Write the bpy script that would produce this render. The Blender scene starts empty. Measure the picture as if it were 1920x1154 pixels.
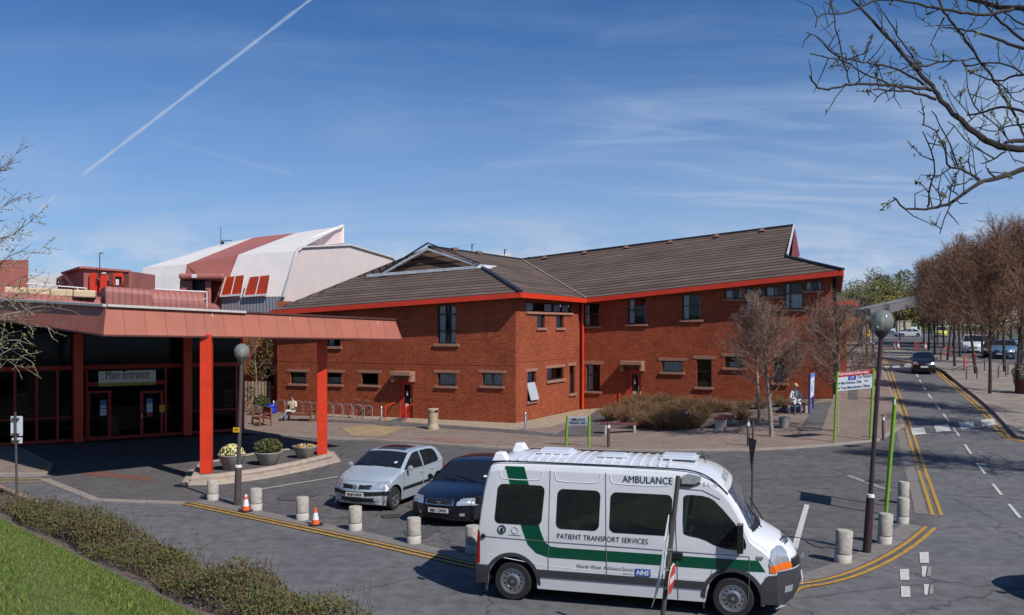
import bpy, bmesh, math, random
from mathutils import Vector, Matrix
R = math.radians
F, HOR, CH = 1700.0, 612.0, 4.8        # focal length in photo pixels, horizon row, eye height in metres
SC = bpy.context.scene
COL = SC.collection
def clamp(v, a=0.0, b=1.0): return a if v < a else b if v > b else v
def sst(v): v = clamp(v); return v*v*(3-2*v)
def ramp(y):
    if y < 25: return 0.0
    if y < 31: return 0.058*(y-25)**2/12
    if y < 45: return 0.174+0.066*(y-31)
    if y < 57: return 1.098+0.05*(y-45)
    if y < 180: return 1.698+0.0105*(y-57)
    return 2.99
def gz(x, y): return clamp((x-4)/12, 0, 1.1)*ramp(y)
def bank_d(x, y): return (11.7-x-y)/1.41421
def bank_z(x, y):
    d = bank_d(x, y)
    if d < 0.35: return 0.0
    if d < 2.0: return 0.10+0.22*(d-0.35)
    z = 0.463+0.45*(d-2.0)
    return z if d < 9 else 3.61+0.08*(d-9)
def P(px, py, Y): return Vector(((px-960)/F*Y, Y, CH-(py-HOR)/F*Y))
def G(px, py, dz=0.0):
    def hh(Y): return CH-(py-HOR)/F*Y-gz((px-960)/F*Y, Y)-dz
    Y = 6.0
    while hh(Y) > 0 and Y < 900: Y += 0.5 if Y < 80 else 4
    a, b = Y-(0.5 if Y <= 80.5 else 4), Y
    for _ in range(30):
        m = (a+b)/2
        if hh(m) > 0: a = m
        else: b = m
    return Vector(((px-960)/F*b, b, gz((px-960)/F*b, b)+dz))
def G2(px, py): v = G(px, py); return (v.x, v.y)

# ------------------------------------------------------------------ materials
MATS = {}
def mat(name, col, rough=0.7, metal=0.0, var=0.0, scale=3.0, bump=0.0, bscale=40.0, spec=0.5, coat=0.0, emit=0.0, alpha=1.0, detail=4.0):
    if name in MATS: return MATS[name]
    m = bpy.data.materials.new(name); m.use_nodes = True; nt = m.node_tree; N = nt.nodes; L = nt.links
    b = N['Principled BSDF']; b.inputs['Base Color'].default_value = (*col, 1); b.inputs['Roughness'].default_value = rough
    b.inputs['Metallic'].default_value = metal; b.inputs['Specular IOR Level'].default_value = spec
    if coat: b.inputs['Coat Weight'].default_value = coat; b.inputs['Coat Roughness'].default_value = 0.05
    if emit: b.inputs['Emission Color'].default_value = (*col, 1); b.inputs['Emission Strength'].default_value = emit
    if alpha < 1: b.inputs['Alpha'].default_value = alpha
    if var:
        g = N.new('ShaderNodeNewGeometry'); n = N.new('ShaderNodeTexNoise'); n.inputs['Scale'].default_value = scale; n.inputs['Detail'].default_value = detail
        n.inputs['Roughness'].default_value = 0.65
        L.new(g.outputs['Position'], n.inputs['Vector'])
        r = N.new('ShaderNodeMapRange'); r.inputs['From Min'].default_value = 0.3; r.inputs['From Max'].default_value = 0.7
        r.inputs['To Min'].default_value = 1-var; r.inputs['To Max'].default_value = 1+var
        L.new(n.outputs['Fac'], r.inputs['Value'])
        mx = N.new('ShaderNodeVectorMath'); mx.operation = 'SCALE'; mx.inputs[0].default_value = col
        L.new(r.outputs['Result'], mx.inputs['Scale']); L.new(mx.outputs['Vector'], b.inputs['Base Color'])
    if bump:
        g2 = N.new('ShaderNodeNewGeometry'); n2 = N.new('ShaderNodeTexNoise'); n2.inputs['Scale'].default_value = bscale; n2.inputs['Detail'].default_value = 3
        L.new(g2.outputs['Position'], n2.inputs['Vector'])
        bp = N.new('ShaderNodeBump'); bp.inputs['Strength'].default_value = bump; bp.inputs['Distance'].default_value = 0.02
        L.new(n2.outputs['Fac'], bp.inputs['Height']); L.new(bp.outputs['Normal'], b.inputs['Normal'])
    MATS[name] = m; return m
def nodes_of(m): return m.node_tree.nodes, m.node_tree.links, m.node_tree.nodes['Principled BSDF']
def ramp_node(N, stops, interp='LINEAR'):
    r = N.new('ShaderNodeValToRGB'); r.color_ramp.interpolation = interp
    while len(r.color_ramp.elements) < len(stops): r.color_ramp.elements.new(0.5)
    for e, (p, c) in zip(r.color_ramp.elements, stops): e.position = p; e.color = (*c, 1) if len(c) == 3 else c
    return r
def asphalt(name, base, patch, speck=0.35, tint=0.0):
    """tarmac: aggregate specks, broad worn patches, thin tar cracks"""
    m = mat(name, base, 0.85, spec=0.3); N, L, b = nodes_of(m)
    g = N.new('ShaderNodeNewGeometry')
    n1 = N.new('ShaderNodeTexNoise'); n1.inputs['Scale'].default_value = 0.35; n1.inputs['Detail'].default_value = 5; n1.inputs['Roughness'].default_value = 0.6
    n2 = N.new('ShaderNodeTexNoise'); n2.inputs['Scale'].default_value = 28; n2.inputs['Detail'].default_value = 2
    n3 = N.new('ShaderNodeTexNoise'); n3.inputs['Scale'].default_value = 3.2; n3.inputs['Detail'].default_value = 6
    for n in (n1, n2, n3): L.new(g.outputs['Position'], n.inputs['Vector'])
    r1 = ramp_node(N, [(0.35, base), (0.68, patch)]); L.new(n1.outputs['Fac'], r1.inputs['Fac'])
    a = N.new('ShaderNodeMapRange'); a.inputs['From Min'].default_value = 0.3; a.inputs['From Max'].default_value = 0.72; a.inputs['To Min'].default_value = 1-speck; a.inputs['To Max'].default_value = 1+speck
    L.new(n2.outputs['Fac'], a.inputs['Value'])
    c = N.new('ShaderNodeMapRange'); c.inputs['From Min'].default_value = 0.3; c.inputs['From Max'].default_value = 0.7; c.inputs['To Min'].default_value = 0.76; c.inputs['To Max'].default_value = 1.22
    L.new(n3.outputs['Fac'], c.inputs['Value'])
    mu = N.new('ShaderNodeMath'); mu.operation = 'MULTIPLY'; L.new(a.outputs[0], mu.inputs[0]); L.new(c.outputs[0], mu.inputs[1])
    v = N.new('ShaderNodeTexVoronoi'); v.feature = 'DISTANCE_TO_EDGE'; v.inputs['Scale'].default_value = 0.22
    wn = N.new('ShaderNodeMix'); wn.data_type = 'VECTOR'; wn.inputs['Factor'].default_value = 0.25
    L.new(g.outputs['Position'], wn.inputs[4]); L.new(n3.outputs['Color'], wn.inputs[5]); L.new(wn.outputs[1], v.inputs['Vector'])
    cr = N.new('ShaderNodeMapRange'); cr.inputs['From Min'].default_value = 0.001; cr.inputs['From Max'].default_value = 0.006; cr.inputs['To Min'].default_value = 0.6; cr.inputs['To Max'].default_value = 1.0
    L.new(v.outputs['Distance'], cr.inputs['Value'])
    m2 = N.new('ShaderNodeMath'); m2.operation = 'MULTIPLY'; L.new(mu.outputs[0], m2.inputs[0]); L.new(cr.outputs[0], m2.inputs[1])
    s = N.new('ShaderNodeVectorMath'); s.operation = 'SCALE'; L.new(r1.outputs['Color'], s.inputs[0]); L.new(m2.outputs[0], s.inputs['Scale'])
    L.new(s.outputs['Vector'], b.inputs['Base Color'])
    bp = N.new('ShaderNodeBump'); bp.inputs['Strength'].default_value = 0.35; bp.inputs['Distance'].default_value = 0.01
    L.new(n2.outputs['Fac'], bp.inputs['Height']); L.new(bp.outputs['Normal'], b.inputs['Normal'])
    return m
def brickmat(name, c1, c2, mortar, bw=0.235, bh=0.085, uv=True, mort=0.012, off=0.5, var=0.28, rough=0.85, rotz=0.0):
    m = mat(name, c1, rough, spec=0.25); N, L, b = nodes_of(m)
    if uv:
        src = N.new('ShaderNodeUVMap').outputs['UV']
    else:
        g = N.new('ShaderNodeNewGeometry'); mp = N.new('ShaderNodeMapping'); mp.inputs['Rotation'].default_value = (0, 0, rotz)
        L.new(g.outputs['Position'], mp.inputs['Vector']); src = mp.outputs['Vector']
    br = N.new('ShaderNodeTexBrick'); br.offset = off
    br.inputs['Scale'].default_value = 1.0; br.inputs['Brick Width'].default_value = bw; br.inputs['Row Height'].default_value = bh
    br.inputs['Mortar Size'].default_value = mort; br.inputs['Mortar Smooth'].default_value = 0.3; br.inputs['Bias'].default_value = -0.1
    br.inputs['Color1'].default_value = (*c1, 1); br.inputs['Color2'].default_value = (*c2, 1); br.inputs['Mortar'].default_value = (*mortar, 1)
    L.new(src, br.inputs['Vector'])
    g = N.new('ShaderNodeNewGeometry')
    n = N.new('ShaderNodeTexNoise'); n.inputs['Scale'].default_value = 0.7; n.inputs['Detail'].default_value = 6; n.inputs['Roughness'].default_value = 0.7
    L.new(g.outputs['Position'], n.inputs['Vector'])
    n5 = N.new('ShaderNodeTexNoise'); n5.inputs['Scale'].default_value = 7; n5.inputs['Detail'].default_value = 4
    L.new(g.outputs['Position'], n5.inputs['Vector'])
    mm = N.new('ShaderNodeMath'); mm.operation = 'ADD'; L.new(n.outputs['Fac'], mm.inputs[0]); L.new(n5.outputs['Fac'], mm.inputs[1])
    r = N.new('ShaderNodeMapRange'); r.inputs['From Min'].default_value = 0.7; r.inputs['From Max'].default_value = 1.3; r.inputs['To Min'].default_value = 1-var; r.inputs['To Max'].default_value = 1+var
    L.new(mm.outputs[0], r.inputs['Value'])
    s = N.new('ShaderNodeVectorMath'); s.operation = 'SCALE'; L.new(br.outputs['Color'], s.inputs[0]); L.new(r.outputs[0], s.inputs['Scale'])
    L.new(s.outputs['Vector'], b.inputs['Base Color'])
    bp = N.new('ShaderNodeBump'); bp.inputs['Strength'].default_value = 0.5; bp.inputs['Distance'].default_value = 0.01; bp.invert = True
    L.new(br.outputs['Fac'], bp.inputs['Height']); L.new(bp.outputs['Normal'], b.inputs['Normal'])
    return m
def stripes(m, axis_uv, period, dark, duty=0.12, var=0.0):
    """fine seams on a coloured sheet along a UV axis (0 = u, 1 = v)"""
    N, L, b = nodes_of(m)
    uv = N.new('ShaderNodeUVMap'); sp = N.new('ShaderNodeSeparateXYZ'); L.new(uv.outputs['UV'], sp.inputs[0])
    d = N.new('ShaderNodeMath'); d.operation = 'DIVIDE'; d.inputs[1].default_value = period; L.new(sp.outputs[axis_uv], d.inputs[0])
    fr = N.new('ShaderNodeMath'); fr.operation = 'FRACT'; L.new(d.outputs[0], fr.inputs[0])
    gt = N.new('ShaderNodeMath'); gt.operation = 'GREATER_THAN'; gt.inputs[1].default_value = duty; L.new(fr.outputs[0], gt.inputs[0])
    mr = N.new('ShaderNodeMapRange'); mr.inputs['To Min'].default_value = dark; mr.inputs['To Max'].default_value = 1; L.new(gt.outputs[0], mr.inputs['Value'])
    src = b.inputs['Base Color'].links[0].from_socket if b.inputs['Base Color'].links else None
    s = N.new('ShaderNodeVectorMath'); s.operation = 'SCALE'
    if src: L.new(src, s.inputs[0])
    else: s.inputs[0].default_value = b.inputs['Base Color'].default_value[:3]
    fac = mr.outputs[0]
    if var:
        fl = N.new('ShaderNodeMath'); fl.operation = 'FLOOR'; L.new(d.outputs[0], fl.inputs[0])
        w = N.new('ShaderNodeTexWhiteNoise'); w.noise_dimensions = '1D'; L.new(fl.outputs[0], w.inputs['W'])
        m2 = N.new('ShaderNodeMapRange'); m2.inputs['To Min'].default_value = 1-var; m2.inputs['To Max'].default_value = 1+var; L.new(w.outputs['Value'], m2.inputs['Value'])
        mu = N.new('ShaderNodeMath'); mu.operation = 'MULTIPLY'; L.new(fac, mu.inputs[0]); L.new(m2.outputs[0], mu.inputs[1]); fac = mu.outputs[0]
    L.new(fac, s.inputs['Scale']); L.new(s.outputs['Vector'], b.inputs['Base Color'])
    return m
def glassmat(name, tint=0.55, rough=0.02, ior=1.5):
    if name in MATS: return MATS[name]
    m = bpy.data.materials.new(name); m.use_nodes = True; N = m.node_tree.nodes; L = m.node_tree.links; N.clear()
    o = N.new('ShaderNodeOutputMaterial'); mx = N.new('ShaderNodeMixShader'); t = N.new('ShaderNodeBsdfTransparent'); g = N.new('ShaderNodeBsdfGlossy'); f = N.new('ShaderNodeFresnel')
    t.inputs['Color'].default_value = (tint, tint*1.02, tint, 1); g.inputs['Roughness'].default_value = rough; f.inputs['IOR'].default_value = ior
    L.new(f.outputs[0], mx.inputs[0]); L.new(t.outputs[0], mx.inputs[1]); L.new(g.outputs[0], mx.inputs[2]); L.new(mx.outputs[0], o.inputs[0])
    MATS[name] = m; return m

# ------------------------------------------------------------------ mesh builder
class MB:
    def __init__(s): s.v = []; s.f = []; s.mi = []; s.uv = []; s.cur = 0
    def add(s, vs, fs, uvs=None):
        o = len(s.v); s.v += [tuple(v) for v in vs]
        for k, f in enumerate(fs):
            s.f.append([o+i for i in f]); s.mi.append(s.cur); s.uv.append(uvs[k] if uvs else None)
        return s
    def box(s, c, d, rz=0.0, M=None):
        x, y, z = d[0]/2, d[1]/2, d[2]/2
        vs = [Vector((a, b, e)) for a in (-x, x) for b in (-y, y) for e in (-z, z)]
        T = M if M is not None else Matrix.Rotation(rz, 4, 'Z')
        vs = [T @ v + Vector(c) for v in vs]
        return s.add(vs, [(0, 1, 3, 2), (4, 6, 7, 5), (0, 4, 5, 1), (2, 3, 7, 6), (0, 2, 6, 4), (1, 5, 7, 3)])
    def b2(s, lo, hi): return s.box([(a+b)/2 for a, b in zip(lo, hi)], [b-a for a, b in zip(lo, hi)])
    def bar(s, p0, p1, w, t, up=(0, 0, 1)):
        p0, p1 = Vector(p0), Vector(p1); d = (p1-p0); L = d.length; d.normalize(); u = Vector(up)
        if abs(d.dot(u)) > 0.99: u = Vector((0, 1, 0))
        a = d.cross(u).normalized(); b = a.cross(d).normalized()
        M = Matrix((d, a, b)).transposed().to_4x4()
        return s.box((p0+p1)/2, (L, w, t), M=M)
    def tube(s, pts, rs, n=8, cap=True):
        pts = [Vector(p) for p in pts]
        if not isinstance(rs, (list, tuple)): rs = [rs]*len(pts)
        vs = []; fs = []; ref = None
        for i, p in enumerate(pts):
            if i == 0: d = pts[1]-p
            elif i == len(pts)-1: d = p-pts[i-1]
            else: d = (pts[i+1]-pts[i-1])
            if d.length < 1e-9: d = Vector((0, 0, 1))
            d.normalize()
            if ref is None:
                ref = Vector((0, 0, 1)) if abs(d.z) < 0.9 else Vector((1, 0, 0))
            a = d.cross(ref)
            if a.length < 1e-6: a = d.cross(Vector((0, 1, 0.1)))
            a.normalize(); b = a.cross(d).normalized(); ref = b
            for k in range(n):
                t = 2*math.pi*k/n; vs.append(p+(a*math.cos(t)+b*math.sin(t))*rs[i])
        for i in range(len(pts)-1):
            for k in range(n):
                k2 = (k+1) % n; fs.append((i*n+k, i*n+k2, (i+1)*n+k2, (i+1)*n+k))
        if cap and n > 2: fs.append(tuple(range(n))[::-1]); fs.append(tuple(range((len(pts)-1)*n, len(pts)*n)))
        return s.add(vs, fs)
    def lathe(s, prof, n=24, c=(0, 0, 0), axis='Z', cap=True):
        vs = []; fs = []
        for r, z in prof:
            for k in range(n):
                t = 2*math.pi*k/n; x, y = r*math.cos(t), r*math.sin(t)
                v = (x, y, z) if axis == 'Z' else (x, z, y) if axis == 'Y' else (z, x, y)
                vs.append((v[0]+c[0], v[1]+c[1], v[2]+c[2]))
        for i in range(len(prof)-1):
            for k in range(n):
                k2 = (k+1) % n; fs.append((i*n+k, i*n+k2, (i+1)*n+k2, (i+1)*n+k))
        if cap:
            if prof[0][0] > 1e-4: fs.append(tuple(range(n))[::-1])
            if prof[-1][0] > 1e-4: fs.append(tuple(range((len(prof)-1)*n, len(prof)*n)))
        return s.add(vs, fs)
    def prism(s, poly, off):
        """poly: 3-D points of one face; off: extrusion vector"""
        n = len(poly); off = Vector(off); a = [Vector(p) for p in poly]; b = [p+off for p in a]
        return s.add(a+b, [tuple(range(n)), tuple(range(n, 2*n))[::-1]]+[(i, i+n, (i+1) % n+n, (i+1) % n) for i in range(n)])
    def build(s, name, mats, parent=None, smooth=False, bevel=0.0, world=False, recalc=True, angle=40):
        me = bpy.data.meshes.new(name); me.from_pydata(s.v, [], s.f)
        if not isinstance(mats, (list, tuple)): mats = [mats]
        for m in mats: me.materials.append(m)
        if len(mats) > 1: me.polygons.foreach_set('material_index', s.mi)
        if any(u is not None for u in s.uv):
            ul = me.uv_layers.new(name='UVMap')
            for p, u in zip(me.polygons, s.uv):
                if u is not None:
                    for li, c in zip(p.loop_indices, u): ul.data[li].uv = c
        me.update()
        if recalc:
            bm = bmesh.new(); bm.from_mesh(me); bmesh.ops.recalc_face_normals(bm, faces=bm.faces[:]); bm.to_mesh(me); bm.free()
        if smooth:
            me.polygons.foreach_set('use_smooth', [True]*len(me.polygons))
            if angle: me.set_sharp_from_angle(angle=R(angle))
        o = bpy.data.objects.new(name, me); COL.objects.link(o)
        if bevel:
            bv = o.modifiers.new('bev', 'BEVEL'); bv.width = bevel; bv.segments = 2; bv.limit_method = 'ANGLE'; bv.angle_limit = R(50)
        if parent is not None:
            o.parent = parent
            if world: o.matrix_parent_inverse = (Matrix.LocRotScale(parent.location, parent.rotation_euler, parent.scale)).inverted()
        return o
def tag(o, label=None, cat=None, group=None, kind=None):
    if label: o['label'] = label
    if cat: o['category'] = cat
    if group: o['group'] = group
    if kind: o['kind'] = kind
    return o
def empty(name, loc, rz, label, cat, group=None):
    o = bpy.data.objects.new(name, None); COL.objects.link(o); o.location = loc; o.rotation_euler = (0, 0, rz); o.empty_display_size = 0.3
    return tag(o, label, cat, group)
def copy_tree(o, loc=None, rz=None, label=None, parent=None, scale=None):
    c = o.copy(); COL.objects.link(c)
    if parent is not None: c.parent = parent
    if loc is not None: c.location = loc
    if rz is not None: c.rotation_euler = (0, 0, rz)
    if scale is not None: c.scale = (scale,)*3 if not isinstance(scale, tuple) else scale
    if label: c['label'] = label
    for ch in [k for k in ALLCH(o)]: copy_tree(ch, parent=c)
    return c
def ALLCH(o): return [k for k in COL.objects if k.parent == o]
def sheet(name, poly, off, m, kind='structure', step=1.5, matz=None, soft=None):
    """a thin ground layer following the terrain, poly in metres"""
    bm = bmesh.new(); vs = [bm.verts.new((x, y, 0)) for x, y in poly]; f = bm.faces.new(vs); bm.normal_update()
    if f.normal.z < 0: f.normal_flip()
    bmesh.ops.triangulate(bm, faces=bm.faces[:])
    xs = [p[0] for p in poly]; ys = [p[1] for p in poly]
    cuts = []
    if max(ys) > 25 and max(xs) > 4:
        y = 25.0
        while y < min(max(ys), 190):
            if y > min(ys): cuts.append(((0, y, 0), (0, 1, 0)))
            y += step if y < 60 else 8
        for k in range(9):
            x = 4+k*step
            if min(xs) < x < max(xs): cuts.append(((x, 0, 0), (1, 0, 0)))
        for x in (16, 17.2):
            if min(xs) < x < max(xs): cuts.append(((x, 0, 0), (1, 0, 0)))
    for co, no in cuts:
        bmesh.ops.bisect_plane(bm, geom=bm.verts[:]+bm.edges[:]+bm.faces[:], plane_co=co, plane_no=no, dist=1e-5)
    for v in bm.verts: v.co.z = gz(v.co.x, v.co.y)+off
    me = bpy.data.meshes.new(name); bm.to_mesh(me); bm.free(); me.materials.append(m)
    o = bpy.data.objects.new(name, me); COL.objects.link(o)
    if kind: o['kind'] = kind
    return o
def offset_line(pts, d):
    """offset a 2-D polyline to its left by d"""
    out = []
    for i, p in enumerate(pts):
        a = Vector(pts[max(i-1, 0)]); b = Vector(pts[min(i+1, len(pts)-1)]); t = (b-a).normalized()
        n = Vector((-t.y, t.x)); out.append((p[0]+n.x*d, p[1]+n.y*d))
    return out
def smooth_line(pts, it=2):
    for _ in range(it):
        q = [pts[0]]
        for a, b in zip(pts, pts[1:]):
            q += [tuple(a[i]*0.75+b[i]*0.25 for i in range(len(a))), tuple(a[i]*0.25+b[i]*0.75 for i in range(len(a)))]
        q.append(pts[-1]); pts = q
    return pts
def dense(pts, ds):
    out = [tuple(pts[0])]
    for a, b in zip(pts, pts[1:]):
        L = math.dist(a, b); n = max(1, int(math.ceil(L/ds)))
        for k in range(1, n+1): out.append(tuple(a[i]+(b[i]-a[i])*k/n for i in range(len(a))))
    return out
def line_strip(name, pts, w, off, m, d0=0.0):
    """painted line following the ground"""
    pts = dense(pts, 1.2); a = offset_line(pts, d0-w/2); b = offset_line(pts, d0+w/2); mb = MB(); n = len(pts)
    mb.add([(x, y, gz(x, y)+off) for x, y in a]+[(x, y, gz(x, y)+off) for x, y in b], [(i, i+1, n+i+1, n+i) for i in range(n-1)])
    o = mb.build(name, m); o['kind'] = 'structure'; return o
def sweep(mb, pts, prof, closed=False, terrain=True, uvs=False):
    """profile (offset to the left, height) swept along a 2-D polyline"""
    n = len(pts); rows = []
    for d, z in prof:
        if closed:
            ext = [pts[-1]]+list(pts)+[pts[0]]; o = offset_line(ext, d)[1:-1]
        else: o = offset_line(pts, d)
        rows.append([(x, y, (gz(x, y) if terrain else 0)+z) for x, y in o])
    vs = [v for r in rows for v in r]; fs = []
    for j in range(len(prof)-1):
        for i in range(n if closed else n-1):
            i2 = (i+1) % n; fs.append((j*n+i, j*n+i2, (j+1)*n+i2, (j+1)*n+i))
    mb.add(vs, fs); return mb
_fc = {}
def text_mesh(txt, size=1.0, bold=0.0, align='LEFT', mirror=False, shear=0.0, width=None):
    cu = bpy.data.curves.new('t', 'FONT'); cu.body = txt; cu.size = size; cu.align_x = align; cu.offset = bold; cu.shear = shear; cu.resolution_u = 3
    o = bpy.data.objects.new('t', cu); COL.objects.link(o); dg = bpy.context.evaluated_depsgraph_get(); dg.update()
    me = bpy.data.meshes.new_from_object(o.evaluated_get(dg)); bpy.data.objects.remove(o); bpy.data.curves.remove(cu)
    vs = [tuple(v.co) for v in me.vertices]; fs = [tuple(p.vertices) for p in me.polygons]; bpy.data.meshes.remove(me)
    if not vs: return vs, fs
    x0 = min(v[0] for v in vs); x1 = max(v[0] for v in vs)
    if width:
        k = width/(x1-x0); c = x0 if align == 'LEFT' else 0.0
        vs = [(c+(v[0]-c)*k, v[1], 0) for v in vs]
    if mirror: vs = [(-v[0], v[1], 0) for v in vs]
    return vs, fs
def put_text(mb, txt, size, origin, ux, uy, **k):
    """lettering laid on the plane origin + x*ux + y*uy"""
    vs, fs = text_mesh(txt, size, **k); O, U, V = Vector(origin), Vector(ux), Vector(uy)
    mb.add([O+U*v[0]+V*v[1] for v in vs], fs)
# ================================================================== BRICK BUILDING
M_BRICK = brickmat('red_brick', (0.35, 0.064, 0.020), (0.23, 0.037, 0.014), (0.27, 0.105, 0.058), mort=.014)
M_FRAME = mat('dark_brown_window_frame', (0.022, 0.017, 0.016), 0.45)
M_STONE = mat('pink_sandstone', (0.33, 0.17, 0.115), 0.85, var=0.15, scale=6, bump=0.2)
M_RED = mat('red_gloss_paint', (0.66, 0.045, 0.014), 0.4, var=0.12, scale=2.5)
M_REDD = mat('red_door_paint', (0.48, 0.035, 0.02), 0.4, var=0.1, scale=3)
M_WHITE = mat('white_painted_board', (0.72, 0.72, 0.72), 0.5, var=0.12, scale=8)
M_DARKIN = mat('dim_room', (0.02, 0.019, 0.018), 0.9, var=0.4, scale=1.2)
M_CURT = mat('white_net_curtain', (0.82, 0.83, 0.86), 0.9, var=0.15, scale=5)
M_WGLASS = glassmat('window_glass', 0.85)
M_LEAD = mat('lead_flashing', (0.02, 0.022, 0.03), 0.5)
M_BLACK = mat('black_plastic', (0.012, 0.012, 0.013), 0.45)
M_CHROME = mat('polished_steel', (0.75, 0.75, 0.76), 0.18, metal=1.0)
M_STEEL = mat('galvanised_steel', (0.52, 0.53, 0.54), 0.38, metal=0.8, var=0.12, scale=20)
def slate(name, c):
    m = mat(name, c, 0.85, var=0.22, scale=.55, spec=0.2, detail=8)
    stripes(m, 1, 0.48, 0.26, 0.30, var=0.16); return m
M_SLATE = slate('brown_grey_roof_tiles', (0.130, 0.093, 0.075))
M_SLATE2 = slate('brown_gablet_tiles', (0.14, 0.085, 0.06))

class Wall:
    def __init__(s, a, b, zt0, zt1, zb=-0.3):
        s.a = Vector(a); s.b = Vector(b); s.L = (s.b-s.a).length; s.u = (s.b-s.a)/s.L; s.n = Vector((s.u.y, -s.u.x)); s.zt0, s.zt1, s.zb = zt0, zt1, zb; s.op = []
    def p(s, t, z, out=0.0): q = s.a+s.u*t+s.n*out; return Vector((q.x, q.y, z))
    def px(s, X, Y):
        k = (X-960)/F; t = (k*s.a.y-s.a.x)/(s.u.x-k*s.u.y); D = s.a.y+t*s.u.y; return t, CH-(Y-HOR)/F*D
    def rect(s, x0, y0, x1, y1):
        t0, za = s.px(x0, y0); t1, zb = s.px(x1, y0); _, zc = s.px(x0, y1); _, zd = s.px(x1, y1); return t0, t1, (zc+zd)/2, (za+zb)/2
    def bx(s, mb, t0, t1, z0, z1, o0, o1):
        c = s.p((t0+t1)/2, (z0+z1)/2, (o0+o1)/2); mb.box(c, (t1-t0, abs(o1-o0), z1-z0), rz=math.atan2(s.u.y, s.u.x)); return mb
    def opening(s, r): s.op.append(r); return r
    def mesh(s, mb, depth=0.17, thick=0.3):
        ss = sorted({0.0, s.L, *[v for o in s.op for v in o[:2]]}); 
        for i in range(len(ss)-1):
            a, b = ss[i], ss[i+1]
            if b-a < 1e-4: continue
            mid = (a+b)/2; zs = sorted([(o[2], o[3]) for o in s.op if o[0] < mid < o[1]]); z = s.zb
            ta = s.zt0+(s.zt1-s.zt0)*a/s.L; tb = s.zt0+(s.zt1-s.zt0)*b/s.L
            segs = []
            for z0, z1 in zs: segs.append((z, z, z0, z0)); z = z1
            segs.append((z, z, tb, ta))
            for za, zb_, zc, zd in segs:
                mb.add([s.p(a, za), s.p(b, zb_), s.p(b, zc), s.p(a, zd)], [(0, 1, 2, 3)], [[(a, za), (b, zb_), (b, zc), (a, zd)]])
        for t0, t1, z0, z1 in s.op:
            q = [(t0, z0), (t1, z0), (t1, z1), (t0, z1)]
            for k in range(4):
                a, b = q[k], q[(k+1) % 4]
                vert = a[0] == b[0]
                uv = [(a[0], a[1]), (b[0], b[1]), (b[0]+(depth if vert else 0), b[1]+(0 if vert else depth)), (a[0]+(depth if vert else 0), a[1]+(0 if vert else depth))]
                mb.add([s.p(*a), s.p(*b), s.p(*b, -depth), s.p(*a, -depth)], [(0, 1, 2, 3)], [uv])
def curtain(w, mb, t0, t1, z0, z1, out=-0.2):
    n = max(3, int((t1-t0)/0.05)); vs = []
    for i in range(n+1):
        t = t0+(t1-t0)*i/n; o = out+0.025*math.sin(i*2.1); vs += [w.p(t, z0, o), w.p(t, z1, o)]
    mb.add(vs, [(2*i, 2*i+2, 2*i+3, 2*i+1) for i in range(n)])
def window(w, r, parent, vert=(), horiz=(), curtains=(), sill=0.12, lintel=0.0, name='window', frame=M_FRAME, label=None, ext=0.12, wide=0.0):
    """r=(s0,s1,z0,z1) opening; vert/horiz fractions of glazing bars; curtains=[(f0,f1,g0,g1)]"""
    t0, t1, z0, z1 = w.opening(r); fw = 0.055; mb = MB(); o0, o1 = -0.15, -0.09
    for a, b, c, d in ((t0, t1, z0, z0+fw), (t0, t1, z1-fw, z1), (t0, t0+fw, z0+fw, z1-fw), (t1-fw, t1, z0+fw, z1-fw)): w.bx(mb, a, b, c, d, o0, o1)
    for v in vert: c = t0+(t1-t0)*v; w.bx(mb, c-fw/2, c+fw/2, z0+fw, z1-fw, o0, o1+0.003)
    for v in horiz: c = z0+(z1-z0)*v; w.bx(mb, t0+fw, t1-fw, c-fw/2, c+fw/2, o0, o1+0.006)
    f = mb.build(name, frame, parent, world=True)
    if label: f['label'] = label
    pm = MB(); pm.add([w.p(t0+.01, z0+.01, -.125), w.p(t1-.01, z0+.01, -.125), w.p(t1-.01, z1-.01, -.125), w.p(t0+.01, z1-.01, -.125)], [(0, 1, 2, 3)])
    q = pm.build('pane', M_WGLASS, f, recalc=False)
    if curtains:
        cm = MB()
        for a, b, c, d in curtains: curtain(w, cm, t0+(t1-t0)*a, t0+(t1-t0)*b, z0+(z1-z0)*c, z0+(z1-z0)*d)
        q = cm.build('curtain', M_CURT, f, recalc=False)
    if sill:
        sm = MB(); w.bx(sm, t0-ext, t1+ext, z0-sill, z0, -0.17, 0.09); q = sm.build('sill', M_STONE, f, bevel=0.012)
    if lintel:
        sm = MB(); w.bx(sm, t0-ext-wide, t1+ext+wide, z1, z1+lintel, -0.17, 0.02); q = sm.build('lintel', M_STONE, f, bevel=0.008)
    return f
A = (0.18, 44.1); B = (3.9, 51.6); C = (16.0, 45.3); D = (-12.96, 50.06)
Dp, Ap, Bp, Cp = Vector((-13.2, 49.5, 5.64)), Vector((0.42, 43.35, 6.42)), Vector((4.12, 50.85, 6.36)), Vector((16.25, 44.5, 7.55))
bb = empty('brick_building', (1.0, 47.5, 0), 0, 'two storey red brick hospital wing with brown tiled hipped roof and red eaves', 'building')
WDA = Wall(D, A, 5.50, 6.20); WAB = Wall(A, B, 6.20, 6.14); WBC = Wall(B, C, 6.14, 7.33)
E_ = (20.3, 57.3); WCE = Wall(C, E_, 7.33, 7.2)
SA = (-17.0, 53.2); SB = (-12.46, 51.15); WS = Wall(SA, SB, 4.85, 4.95); WR = Wall(SB, D, 5.5, 5.5)
H2 = [(0.0, 0.3, 0, 1), (0.78, 1.0, 0, 1)]
full = [(0, 1, 0, 1)]
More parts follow.
